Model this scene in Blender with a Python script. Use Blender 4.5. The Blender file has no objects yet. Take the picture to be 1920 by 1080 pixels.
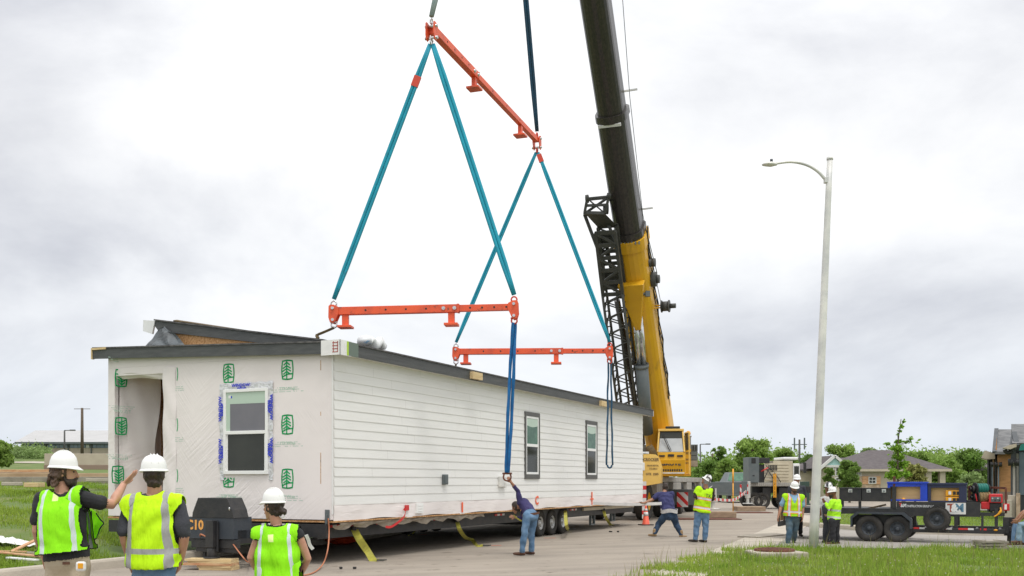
import bpy, math, random
import numpy as np
from mathutils import Vector, Matrix
from mathutils.bvhtree import BVHTree
RAD = math.radians
random.seed(7)
rng = np.random.default_rng(7)
sc = bpy.context.scene
col = sc.collection
# camera constants: focal length in picture pixels (of 1920), horizon row, eye height in metres
FOC, HZ, EYE = 1876.0, 903.0, 1.645
V = Vector
def at(px, py, d):
 return V(((px - 960) / FOC * d, d, EYE + (HZ - py) / FOC * d))
def gd(px, py, z=0.0):
 d = (EYE - z) * FOC / (py - HZ)
 return V(((px - 960) / FOC * d, d, z))
def frame(o, x, y, z):
 x, y, z = V(x).normalized(), V(y).normalized(), V(z).normalized()
 return Matrix(((x.x, y.x, z.x, o[0]), (x.y, y.y, z.y, o[1]), (x.z, y.z, z.z, o[2]), (0, 0, 0, 1)))
def TR(loc, rz=0.0):
 return Matrix.Translation(V(loc)) @ Matrix.Rotation(rz, 4, 'Z')
WM = {}
def wear(key, c, scale, lo, hi, stretch=None):
 nt = M[key].node_tree
 b = nt.nodes['Principled BSDF']
 n = nt.nodes.new('ShaderNodeTexNoise')
 n.inputs['Scale'].default_value = scale
 n.inputs['Detail'].default_value = 9
 n.inputs['Roughness'].default_value = .65
 mp = nt.nodes.new('ShaderNodeMapping')
 if stretch:
  mp.inputs['Scale'].default_value = stretch
 nt.links.new(nt.nodes['Texture Coordinate'].outputs['Object'], mp.inputs[0])
 nt.links.new(mp.outputs[0], n.inputs['Vector'])
 r = nt.nodes.new('ShaderNodeMapRange')
 r.inputs[1].default_value = lo
 r.inputs[2].default_value = hi
 nt.links.new(n.outputs['Fac'], r.inputs[0])
 m = nt.nodes.new('ShaderNodeMix')
 m.data_type = 'RGBA'
 nt.links.new(r.outputs[0], m.inputs[0])
 L = b.inputs['Base Color'].links
 if L:
  nt.links.new(L[0].from_socket, m.inputs[6])
 else:
  m.inputs[6].default_value = b.inputs['Base Color'].default_value
 m.inputs[7].default_value = (*c, 1)
 nt.links.new(m.outputs[2], b.inputs['Base Color'])
# ---------------------------------------------------------------- materials
def mat(name, c, rough=0.6, metal=0.0, c2=None, scale=4.0, bump=0.0, bscale=40.0, spec=0.5, detail=6.0, lo=0.35, hi=0.65, stretch=None, alpha=None):
 m = bpy.data.materials.new(name)
 m.use_nodes = True
 nt = m.node_tree
 b = nt.nodes['Principled BSDF']
 b.inputs['Base Color'].default_value = (*c, 1)
 b.inputs['Roughness'].default_value = rough
 b.inputs['Metallic'].default_value = metal
 b.inputs['Specular IOR Level'].default_value = spec
 tc = nt.nodes.new('ShaderNodeTexCoord')
 mp = nt.nodes.new('ShaderNodeMapping')
 nt.links.new(tc.outputs['Object'], mp.inputs['Vector'])
 if stretch:
  mp.inputs['Scale'].default_value = stretch
 if c2 is not None:
  n = nt.nodes.new('ShaderNodeTexNoise')
  n.inputs['Scale'].default_value = scale
  n.inputs['Detail'].default_value = detail
  nt.links.new(mp.outputs[0], n.inputs['Vector'])
  r = nt.nodes.new('ShaderNodeValToRGB')
  r.color_ramp.elements[0].position = lo
  r.color_ramp.elements[1].position = hi
  r.color_ramp.elements[0].color = (*c, 1)
  r.color_ramp.elements[1].color = (*c2, 1)
  nt.links.new(n.outputs['Fac'], r.inputs[0])
  nt.links.new(r.outputs[0], b.inputs['Base Color'])
 if bump:
  n2 = nt.nodes.new('ShaderNodeTexNoise')
  n2.inputs['Scale'].default_value = bscale
  n2.inputs['Detail'].default_value = 5
  nt.links.new(mp.outputs[0], n2.inputs['Vector'])
  bp = nt.nodes.new('ShaderNodeBump')
  bp.inputs['Strength'].default_value = bump
  bp.inputs['Distance'].default_value = 0.02
  nt.links.new(n2.outputs['Fac'], bp.inputs['Height'])
  nt.links.new(bp.outputs[0], b.inputs['Normal'])
 return m
def leaf_mat(name, c, c2, scale=0.8, trans=0.25):
 m = mat(name, c, 0.55, 0, c2, scale, spec=0.25, lo=0.3, hi=0.7)
 nt = m.node_tree
 b = nt.nodes['Principled BSDF']
 out = nt.nodes['Material Output']
 a = nt.nodes.new('ShaderNodeAttribute')
 a.attribute_name = 'shade'
 hsv = nt.nodes.new('ShaderNodeHueSaturation')
 src = b.inputs['Base Color'].links[0].from_socket
 nt.links.new(src, hsv.inputs['Color'])
 nt.links.new(a.outputs['Fac'], hsv.inputs['Value'])
 nt.links.new(hsv.outputs[0], b.inputs['Base Color'])
 t = nt.nodes.new('ShaderNodeBsdfTranslucent')
 nt.links.new(hsv.outputs[0], t.inputs['Color'])
 mx = nt.nodes.new('ShaderNodeMixShader')
 mx.inputs[0].default_value = trans
 nt.links.new(b.outputs[0], mx.inputs[1])
 nt.links.new(t.outputs[0], mx.inputs[2])
 nt.links.new(mx.outputs[0], out.inputs['Surface'])
 return m
M = {}
M['siding'] = mat('siding_paint', (0.83, 0.825, 0.80), 0.55, 0, (0.79, 0.785, 0.76), 1.2, 0.25, 60, stretch=(0.6, 1, 6))
M['fascia'] = mat('fascia_paint', (0.088, 0.092, 0.092), 0.55, 0, (0.062, 0.066, 0.067), 3, 0.4, 50, stretch=(0.3, 1, 6))
M['trim'] = mat('window_trim_paint', (0.085, 0.082, 0.08), 0.5, 0, (0.11, 0.107, 0.10), 5)
M['vinyl'] = mat('white_vinyl', (0.84, 0.84, 0.82), 0.35)
M['osb'] = mat('osb_board', (0.36, 0.17, 0.06), 0.8, 0, (0.60, 0.36, 0.17), 22, 0.5, 30, detail=3)
M['shingle'] = mat('roof_shingle', (0.07, 0.068, 0.07), 0.9, 0, (0.14, 0.135, 0.13), 9, 0.6, 40)
M['lumber'] = mat('fresh_lumber', (0.70, 0.54, 0.30), 0.75, 0, (0.58, 0.42, 0.21), 3, 0.2, 30, stretch=(1, 8, 8))
M['oldwood'] = mat('weathered_timber', (0.40, 0.29, 0.19), 0.85, 0, (0.26, 0.19, 0.13), 3, 0.5, 25, stretch=(1, 7, 7))
M['plank'] = mat('red_brown_plank', (0.50, 0.24, 0.12), 0.8, 0, (0.62, 0.40, 0.22), 3, 0.3, 25, stretch=(1, 5, 5))
M['blacksteel'] = mat('black_steel', (0.018, 0.019, 0.022), 0.5, 0, (0.035, 0.033, 0.032), 5, 0.2, 30)
M['bluesteel'] = mat('dark_blue_grey_steel', (0.033, 0.042, 0.055), 0.5, 0, (0.045, 0.052, 0.062), 4, 0.15, 30)
M['greysteel'] = mat('grey_steel', (0.10, 0.12, 0.125), 0.5, 0, (0.13, 0.145, 0.148), 3, 0.15, 20)
M['galv'] = mat('galvanized_steel', (0.76, 0.74, 0.69), 0.45, 0.1, (0.55, 0.55, 0.54), 2.5, 0.1, 30)
M['chrome'] = mat('bright_steel', (0.7, 0.7, 0.7), 0.22, 0.9, (0.55, 0.55, 0.55), 6)
wear('galv', (0.50, 0.48, 0.44), 1.5, .55, .8, (3, 3, .3))
M['rubber'] = mat('tyre_rubber', (0.022, 0.021, 0.020), 0.85, 0, (0.05, 0.045, 0.04), 4, 0.3, 60)
M['rim'] = mat('silver_wheel_rim', (0.52, 0.53, 0.53), 0.4, 0.4, (0.40, 0.40, 0.39), 7)
M['orange'] = mat('orange_bar_paint', (0.86, 0.115, 0.035), 0.45, 0, (0.78, 0.10, 0.035), 3, 0.1, 30)
wear('orange', (0.16, 0.055, 0.035), 5, .60, .68)
wear('orange', (0.60, 0.085, 0.04), 2, .5, .7)
wear('siding', (0.62, 0.60, 0.55), 1.6, .62, .88, (1, 1, .35))
M['orangedk'] = mat('orange_worn_paint', (0.62, 0.06, 0.03), 0.5)
M['teal'] = mat('teal_webbing', (0.010, 0.33, 0.46), 0.75, 0, (0.012, 0.27, 0.38), 3, 0.2, 60)
M['blue'] = mat('blue_webbing', (0.004, 0.15, 0.40), 0.75, 0, (0.006, 0.10, 0.30), 6, 0.6, 90)
M['navyweb'] = mat('navy_webbing', (0.014, 0.075, 0.15), 0.75, 0, (0.02, 0.055, 0.09), 3, 0.5, 90)
M['greenweb'] = mat('grey_green_webbing', (0.19, 0.25, 0.24), 0.75, 0, (0.26, 0.30, 0.27), 4, 0.5, 90)
M['brownweb'] = mat('brown_webbing', (0.14, 0.095, 0.035), 0.8, 0, (0.08, 0.055, 0.025), 9, 0.5, 90)
M['yellowweb'] = mat('yellow_strap', (0.48, 0.45, 0.06), 0.75, 0, (0.32, 0.30, 0.06), 6, 0.4, 90)
M['craneyel'] = mat('crane_yellow_paint', (0.73, 0.40, 0.012), 0.38, 0, (0.65, 0.345, 0.015), 1.2, 0.05, 15)
M['cranepale'] = mat('crane_pale_yellow_paint', (0.80, 0.52, 0.13), 0.4, 0, (0.74, 0.47, 0.11), 2)
wear('craneyel', (0.30, 0.17, 0.03), 1.1, .58, .80, (2, 2, .35))
wear('teal', (0.03, 0.14, 0.18), 5, .58, .75)
M['boomblack'] = mat('boom_dark_paint', (0.024, 0.022, 0.021), 0.30, 0, (0.048, 0.040, 0.034), 3, 0.10, 20, stretch=(6, 6, 0.25), spec=0.5)
M['darkmetal'] = mat('dark_jib_steel', (0.042, 0.044, 0.04), 0.55, 0, (0.07, 0.068, 0.06), 4)
M['carrier'] = mat('carrier_grey_paint', (0.40, 0.38, 0.34), 0.5, 0, (0.32, 0.30, 0.27), 3, 0.1, 20)
M['beige'] = mat('beige_truck_paint', (0.56, 0.50, 0.37), 0.5, 0, (0.48, 0.42, 0.31), 3)
M['whitepaint'] = mat('white_paint', (0.80, 0.80, 0.79), 0.4, 0, (0.74, 0.74, 0.73), 5)
M['redpaint'] = mat('red_paint', (0.62, 0.022, 0.028), 0.38, 0, (0.52, 0.02, 0.025), 5)
M['redtape'] = mat('red_reflective_tape', (0.60, 0.03, 0.03), 0.4)
M['whitetape'] = mat('white_reflective_tape', (0.68, 0.67, 0.66), 0.4)
M['glassdark'] = mat('dark_glass', (0.035, 0.037, 0.03), 0.06, 0, (0.045, 0.047, 0.038), 2, spec=0.35)
M['glassgreen'] = mat('green_tinted_glass', (0.075, 0.17, 0.11), 0.08, 0, (0.05, 0.125, 0.08), 2.2, spec=0.35, lo=.45, hi=.55)
M['glasspale'] = mat('pale_blind_behind_glass', (0.46, 0.58, 0.47), 0.15)
M['glasslilac'] = mat('reflecting_glass', (0.17, 0.165, 0.18), 0.05, 0, (0.145, 0.145, 0.16), 1.5, spec=0.5)
M['glassgrey'] = mat('cab_glass', (0.36, 0.38, 0.39), 0.08, 0, (0.50, 0.52, 0.53), 1.6, spec=0.5)
M['membrane'] = mat('grey_roof_membrane', (0.10, 0.115, 0.125), 0.5, 0, (0.06, 0.066, 0.07), 5, 0.4, 12)
M['belly'] = mat('torn_belly_plastic', (0.52, 0.46, 0.38), 0.6, 0, (0.35, 0.30, 0.24), 6, 0.8, 14)
M['green_ink'] = mat('green_print', (0.0, 0.36, 0.105), 0.6)
M['green_faint'] = mat('faint_green_print', (0.40, 0.58, 0.46), 0.6)
M['blue_ink'] = mat('blue_print', (0.035, 0.05, 0.55), 0.5)
M['tape'] = mat('silvery_flashing_tape', (0.78, 0.78, 0.79), 0.3, 0.25, (0.58, 0.58, 0.60), 14, 1.0, 14)
M['ink'] = mat('black_print', (0.02, 0.02, 0.02), 0.6)
M['sepia_ink'] = mat('brown_lettering', (0.16, 0.10, 0.05), 0.6)
M['orange_ink'] = mat('orange_stencil', (0.78, 0.38, 0.09), 0.7)
M['spray'] = mat('orange_marking_paint', (0.85, 0.16, 0.07), 0.8)
M['concrete'] = mat('concrete', (0.47, 0.42, 0.345), 0.9, 0, (0.38, 0.34, 0.28), 1.6, 0.4, 25)
M['concdark'] = mat('old_concrete', (0.33, 0.295, 0.24), 0.9, 0, (0.22, 0.195, 0.16), 2, 0.4, 25)
M['rust'] = mat('rusty_iron', (0.16, 0.055, 0.03), 0.85, 0, (0.09, 0.035, 0.025), 9, 0.5, 40)
M['plywood'] = mat('plywood', (0.66, 0.44, 0.21), 0.7, 0, (0.58, 0.37, 0.17), 3, stretch=(1, 1, 5))
M['bluepaint'] = mat('blue_shelf_paint', (0.012, 0.06, 0.55), 0.45, 0, (0.01, 0.045, 0.42), 4)
M['navypaint'] = mat('navy_shelf_paint', (0.02, 0.026, 0.07), 0.5)
M['toolyellow'] = mat('yellow_tool_plastic', (0.80, 0.36, 0.015), 0.4)
M['greenhose'] = mat('green_hose', (0.0, 0.17, 0.13), 0.5, 0, (0.0, 0.11, 0.09), 30, stretch=(20, 1, 1))
M['rope'] = mat('tan_rope', (0.33, 0.23, 0.11), 0.9, 0, (0.20, 0.13, 0.06), 25)
M['redbag'] = mat('orange_red_plastic_bag', (0.75, 0.085, 0.02), 0.35, 0, (0.5, 0.05, 0.015), 7, 0.8, 9)
M['cord'] = mat('orange_brown_cord', (0.45, 0.17, 0.085), 0.6)
M['cone'] = mat('cone_orange', (0.85, 0.13, 0.07), 0.5, 0, (0.72, 0.10, 0.05), 6)
M['cardboard'] = mat('white_printed_carton', (0.82, 0.81, 0.79), 0.5, 0, (0.74, 0.73, 0.72), 6)
M['limeedge'] = mat('lime_print', (0.42, 0.62, 0.03), 0.5)
M['greyprint'] = mat('grey_green_print', (0.13, 0.17, 0.14), 0.5)
M['redprint'] = mat('dark_red_print', (0.35, 0.05, 0.03), 0.5)
M['bark'] = mat('tree_bark', (0.13, 0.095, 0.065), 0.9, 0, (0.08, 0.06, 0.045), 6, 0.6, 15)
M['bag'] = mat('white_plastic_wrapper', (0.84, 0.85, 0.86), 0.35, 0, (0.25, 0.48, 0.75), 3, 0.15, 9, lo=.62, hi=.66)
M['belt'] = mat('leather_belt', (0.11, 0.045, 0.025), 0.6)
def wrap_material():
 m = mat('house_wrap_sheet', (0.83, 0.775, 0.75), 0.5, 0, (0.79, 0.735, 0.715), 1.1, 0, spec=0.3)
 nt = m.node_tree
 b = nt.nodes['Principled BSDF']
 tc = nt.nodes['Texture Coordinate']
 hs = []
 for rot, sx, lo in ((RAD(38), 1.0, .52), (RAD(-52), 1.7, .55), (RAD(10), 0.8, .56)):
  mp = nt.nodes.new('ShaderNodeMapping')
  vr = nt.nodes.new('ShaderNodeVectorRotate')
  vr.rotation_type = 'X_AXIS'
  vr.inputs['Angle'].default_value = rot
  mp.inputs['Scale'].default_value = (1, 0.45, 5.5 * sx)
  nt.links.new(tc.outputs['Object'], vr.inputs['Vector'])
  nt.links.new(vr.outputs[0], mp.inputs[0])
  n = nt.nodes.new('ShaderNodeTexNoise')
  n.inputs['Scale'].default_value = 2.2
  n.inputs['Detail'].default_value = 3
  n.inputs['Distortion'].default_value = 0.5
  nt.links.new(mp.outputs[0], n.inputs['Vector'])
  k = nt.nodes.new('ShaderNodeTexNoise')
  k.inputs['Scale'].default_value = 0.7 * sx
  nt.links.new(tc.outputs['Object'], k.inputs['Vector'])
  mr = nt.nodes.new('ShaderNodeMapRange')
  mr.inputs[1].default_value = lo - .08
  mr.inputs[2].default_value = lo + .16
  nt.links.new(k.outputs['Fac'], mr.inputs[0])
  mu = nt.nodes.new('ShaderNodeMath')
  mu.operation = 'MULTIPLY'
  nt.links.new(n.outputs['Fac'], mu.inputs[0])
  nt.links.new(mr.outputs[0], mu.inputs[1])
  mw = nt.nodes.new('ShaderNodeMath')
  mw.operation = 'MULTIPLY'
  mw.inputs[1].default_value = 1.0 if rot > .5 else .35
  nt.links.new(mu.outputs[0], mw.inputs[0])
  hs.append(mw)
 ad = nt.nodes.new('ShaderNodeMath')
 nt.links.new(hs[0].outputs[0], ad.inputs[0])
 nt.links.new(hs[1].outputs[0], ad.inputs[1])
 ad2 = nt.nodes.new('ShaderNodeMath')
 nt.links.new(ad.outputs[0], ad2.inputs[0])
 nt.links.new(hs[2].outputs[0], ad2.inputs[1])
 bp = nt.nodes.new('ShaderNodeBump')
 bp.inputs['Strength'].default_value = 1.0
 bp.inputs['Distance'].default_value = 0.022
 nt.links.new(ad2.outputs[0], bp.inputs['Height'])
 nt.links.new(bp.outputs[0], b.inputs['Normal'])
 return m
M['wrap'] = wrap_material()
# ---------------------------------------------------------------- mesh builder
class MB:
 def __init__(s, Mx=None):
  s.v, s.f, s.m, s.sm = [], [], [], []
  s.M = Mx.copy() if Mx is not None else Matrix()
 def add(s, vs, fs, mi=0, smooth=False):
  o = len(s.v)
  s.v += [s.M @ V(v) for v in vs]
  for f in fs:
   s.f.append(tuple(i + o for i in f))
   s.m.append(mi)
   s.sm.append(smooth)
 def box(s, c, d, rz=0.0, mi=0, Mx=None):
  x, y, z = d[0] / 2, d[1] / 2, d[2] / 2
  T = Mx if Mx is not None else Matrix.Rotation(rz, 4, 'Z')
  vs = [V(c) + T.to_3x3() @ V((i * x, j * y, k * z)) for k in (-1, 1) for j in (-1, 1) for i in (-1, 1)]
  s.add(vs, [(0, 2, 3, 1), (4, 5, 7, 6), (0, 1, 5, 4), (2, 6, 7, 3), (0, 4, 6, 2), (1, 3, 7, 5)], mi)
 def span(s, a, b, mi=0):
  c = [(a[i] + b[i]) / 2 for i in range(3)]
  s.box(c, [abs(b[i] - a[i]) for i in range(3)], 0, mi)
 def bar(s, a, b, w, h, up=(0, 0, 1), mi=0):
  a, b = V(a), V(b)
  y = (b - a)
  L = y.length
  y.normalize()
  x = y.cross(V(up))
  if x.length < 1e-4:
   x = y.cross(V((1, 0, 0)))
  x.normalize()
  z = x.cross(y)
  s.box((a + b) / 2, (w, L, h), 0, mi, frame((0, 0, 0), x, y, z))
 def tube(s, pts, r, n=8, mi=0, cap=True, ry=None, up=None):
  P = [V(p) for p in pts]
  k = len(P)
  rs = r if isinstance(r, (list, tuple)) else [r] * k
  vs = []
  px = None
  for i in range(k):
   t = (P[min(i + 1, k - 1)] - P[max(i - 1, 0)]).normalized()
   if px is None:
    u = V(up) if up else (V((0, 0, 1)) if abs(t.z) < .9 else V((1, 0, 0)))
    px = t.cross(u).normalized()
   else:
    px = (px - t * px.dot(t)).normalized()
   py = t.cross(px)
   for j in range(n):
    a = 2 * math.pi * j / n
    vs.append(P[i] + px * (rs[i] * math.cos(a)) + py * ((ry if ry else rs[i]) * math.sin(a)))
  fs = [(i * n + j, i * n + (j + 1) % n, (i + 1) * n + (j + 1) % n, (i + 1) * n + j) for i in range(k - 1) for j in range(n)]
  s.add(vs, fs, mi, True)
  if cap:
   o = len(s.v) - len(vs)
   s.f += [tuple(o + j for j in reversed(range(n))), tuple(o + (k - 1) * n + j for j in range(n))]
   s.m += [mi, mi]
   s.sm += [False, False]
 def cyl(s, a, b, r, n=16, mi=0):
  s.tube([a, b], r, n, mi)
 def lathe(s, prof, Mx=None, n=24, mi=0, smooth=True, sx=1.0, sy=1.0):
  T = Mx if Mx is not None else Matrix()
  vs = [T @ V((r * math.cos(2 * math.pi * j / n) * sx, r * math.sin(2 * math.pi * j / n) * sy, z)) for r, z in prof for j in range(n)]
  fs = [(i * n + j, i * n + (j + 1) % n, (i + 1) * n + (j + 1) % n, (i + 1) * n + j) for i in range(len(prof) - 1) for j in range(n)]
  s.add(vs, fs, mi, smooth)
 def prism(s, poly, z0, z1, Mx=None, mi=0):
  T = Mx if Mx is not None else Matrix()
  n = len(poly)
  vs = [T @ V((p[0], p[1], z0)) for p in poly] + [T @ V((p[0], p[1], z1)) for p in poly]
  fs = [tuple(reversed(range(n))), tuple(range(n, 2 * n))] + [(i, (i + 1) % n, n + (i + 1) % n, n + i) for i in range(n)]
  s.add(vs, fs, mi)
 def ribbon(s, pts, w, side, t=0.006, mi=0):
  # a strap: width w along 'side', thickness t
  P = [V(p) for p in pts]
  k = len(P)
  vs = []
  for i in range(k):
   tg = (P[min(i + 1, k - 1)] - P[max(i - 1, 0)]).normalized()
   sd = side[i] if isinstance(side, list) else side
   x = (V(sd) - tg * V(sd).dot(tg)).normalized()
   y = tg.cross(x)
   for a, b in ((-1, -1), (1, -1), (1, 1), (-1, 1)):
    vs.append(P[i] + x * (a * w / 2) + y * (b * t / 2))
  fs = [(i * 4 + j, i * 4 + (j + 1) % 4, (i + 1) * 4 + (j + 1) % 4, (i + 1) * 4 + j) for i in range(k - 1) for j in range(4)]
  fs += [(3, 2, 1, 0), tuple((k - 1) * 4 + j for j in range(4))]
  s.add(vs, fs, mi)
 def ball(s, c, r, n=12, m=8, mi=0):
  rr = r if isinstance(r, (list, tuple)) else (r, r, r)
  vs = [V(c) + V((0, 0, -rr[2]))]
  for i in range(1, m):
   a = -math.pi / 2 + math.pi * i / m
   for j in range(n):
    b = 2 * math.pi * j / n
    vs.append(V(c) + V((rr[0] * math.cos(a) * math.cos(b), rr[1] * math.cos(a) * math.sin(b), rr[2] * math.sin(a))))
  vs.append(V(c) + V((0, 0, rr[2])))
  fs = [(0, 1 + (j + 1) % n, 1 + j) for j in range(n)]
  for i in range(m - 2):
   for j in range(n):
    a, b = 1 + i * n + j, 1 + i * n + (j + 1) % n
    fs.append((a, b, b + n, a + n))
  L = len(vs) - 1
  fs += [(1 + (m - 2) * n + j, 1 + (m - 2) * n + (j + 1) % n, L) for j in range(n)]
  s.add(vs, fs, mi, True)
 def build(s, name, mats, parent=None, bevel=0.0, loc=None):
  me = bpy.data.meshes.new(name)
  me.from_pydata([tuple(v) for v in s.v], [], s.f)
  me.polygons.foreach_set('material_index', s.m)
  me.polygons.foreach_set('use_smooth', s.sm)
  for m in (mats if isinstance(mats, (list, tuple)) else [mats]):
   me.materials.append(M[m] if isinstance(m, str) else m)
  return link(name, me, parent, bevel, loc)
def link(name, me, parent=None, bevel=0.0, loc=None):
 o = bpy.data.objects.new(name, me)
 col.objects.link(o)
 if parent is not None:
  w = WM[parent.name]
  me.transform(w.inverted())
  o.parent = parent
  WM[o.name] = w
 else:
  w = loc if isinstance(loc, Matrix) else Matrix.Translation(V(loc)) if loc is not None else Matrix()
  me.transform(w.inverted())
  o.matrix_world = w
  WM[o.name] = w
 me.update()
 if bevel:
  b = o.modifiers.new('bevel', 'BEVEL')
  b.width = bevel
  b.segments = 2
  b.limit_method = 'ANGLE'
 return o
def npmesh(name, verts, faces_n, idx, mats, shade=None, smooth=False):
 """numpy mesh: idx flat loop indices, faces_n sides of each face (same for all)"""
 me = bpy.data.meshes.new(name)
 nv, nf = len(verts), len(idx) // faces_n
 me.vertices.add(nv)
 me.vertices.foreach_set('co', np.asarray(verts, dtype=np.float32).ravel())
 me.loops.add(nf * faces_n)
 me.loops.foreach_set('vertex_index', np.asarray(idx, dtype=np.int32))
 me.polygons.add(nf)
 me.polygons.foreach_set('loop_start', np.arange(0, nf * faces_n, faces_n, dtype=np.int32))
 me.polygons.foreach_set('use_smooth', np.full(nf, smooth))
 for m in mats:
  me.materials.append(M[m] if isinstance(m, str) else m)
 if shade is not None:
  a = me.attributes.new('shade', 'FLOAT', 'POINT')
  a.data.foreach_set('value', np.asarray(shade, dtype=np.float32))
 me.update(calc_edges=True)
 me.validate()
 return me
def tag(o, label, cat, group=None):
 o['label'] = label
 o['category'] = cat
 if group:
  o['group'] = group
 return o
def thing(name, label, cat, loc, rz=0.0, group=None):
 o = bpy.data.objects.new(name, None)
 o.empty_display_size = 0.1
 col.objects.link(o)
 o.location = loc
 o.rotation_euler = (0, 0, rz)
 WM[o.name] = TR(loc, rz)
 return tag(o, label, cat, group)
def struct(o):
 o['kind'] = 'structure'
 return o
def dup(o, loc=None, rz=None, label=None, scale=None, group=None):
 def cp(a, par):
  c = a.copy()
  col.objects.link(c)
  if par is not None:
   c.parent = par
   c.matrix_parent_inverse = a.matrix_parent_inverse
  for ch in [x for x in col.objects if x.parent == a]:
   cp(ch, c)
  return c
 r = cp(o, None)
 if loc is not None:
  r.location = loc
 if rz is not None:
  r.rotation_euler = (0, 0, rz)
 if scale is not None:
  r.scale = scale if isinstance(scale, (tuple, list)) else (scale,) * 3
 if label:
  r['label'] = label
 if group:
  r['group'] = group
 return r
FONT_ADV = {}
def text(name, s, Mx, size, m, parent, ext=0.0015, align='CENTER', bold=0.0, sx=1.0, shear=0.0):
 c = bpy.data.curves.new(name, 'FONT')
 c.body = s
 c.size = size
 c.extrude = ext
 c.offset = bold
 c.shear = shear
 c.align_x = align
 c.align_y = 'CENTER'
 c.resolution_u = 2
 o = bpy.data.objects.new(name + '_tmp', c)
 col.objects.link(o)
 dg = bpy.context.evaluated_depsgraph_get()
 me = bpy.data.meshes.new_from_object(o.evaluated_get(dg))
 bpy.data.objects.remove(o)
 me.materials.clear()
 me.materials.append(M[m])
 me.transform(Mx @ Matrix.Diagonal((sx, 1, 1, 1)))
 return link(name, me, parent)
def join_text(name, items, m, parent, ext=0.0015):
 """several pieces of lettering as one part; items = (string, Matrix, size, bold, sx)"""
 vs, fs = [], []
 for (s, Mx, size, bold, sx) in items:
  c = bpy.data.curves.new(name, 'FONT')
  c.body = s
  c.size = size
  c.extrude = ext
  c.offset = bold
  c.align_x = 'CENTER'
  c.align_y = 'CENTER'
  c.resolution_u = 2
  o = bpy.data.objects.new(name + '_tmp', c)
  col.objects.link(o)
  dg = bpy.context.evaluated_depsgraph_get()
  me = bpy.data.meshes.new_from_object(o.evaluated_get(dg))
  bpy.data.objects.remove(o)
  T = Mx @ Matrix.Diagonal((sx, 1, 1, 1))
  b = len(vs)
  vs += [T @ v.co for v in me.vertices]
  fs += [tuple(i + b for i in p.vertices) for p in me.polygons]
  bpy.data.meshes.remove(me)
 mb = MB()
 mb.add(vs, fs)
 return mb.build(name, m, parent)
# ---------------------------------------------------------------- camera, sky, sun
cam = bpy.data.cameras.new('camera')
cam.sensor_width = 36
cam.lens = FOC * 36 / 1920
cam.shift_y = (HZ - 540) / 1920
cam.clip_end = 3000
co = bpy.data.objects.new('camera', cam)
co.location = (0, 0, EYE)
co.rotation_euler = (math.pi / 2, 0, 0)
col.objects.link(co)
sc.camera = co
w = bpy.data.worlds.new('World')
sc.world = w
w.use_nodes = True
nt = w.node_tree
bg = nt.nodes['Background']
sky = nt.nodes.new('ShaderNodeTexSky')
sky.sky_type = 'NISHITA'
sky.sun_disc = False
sky.sun_elevation = RAD(66)
sky.sun_rotation = RAD(200)
tc = nt.nodes.new('ShaderNodeTexCoord')
sep = nt.nodes.new('ShaderNodeSeparateXYZ')
nt.links.new(tc.outputs['Generated'], sep.inputs[0])
# flatten directions so the clouds lie in layers
mp = nt.nodes.new('ShaderNodeMapping')
mp.inputs['Scale'].default_value = (1.0, 1.0, 1.9)
mp.inputs['Location'].default_value = (3.1, 0.4, 0.2)
nt.links.new(tc.outputs['Generated'], mp.inputs[0])
n1 = nt.nodes.new('ShaderNodeTexNoise')
n1.inputs['Scale'].default_value = 2.6
n1.inputs['Detail'].default_value = 7
n1.inputs['Roughness'].default_value = 0.58
n1.inputs['Distortion'].default_value = 0.25
nt.links.new(mp.outputs[0], n1.inputs['Vector'])
cr = nt.nodes.new('ShaderNodeValToRGB')
E = cr.color_ramp.elements
E[0].position, E[0].color = 0.20, (0.66, 0.675, 0.725, 1)
E[1].position, E[1].color = 0.63, (1.12, 1.12, 1.115, 1)
e = E.new(0.43)
e.color = (0.92, 0.93, 0.955, 1)
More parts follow.
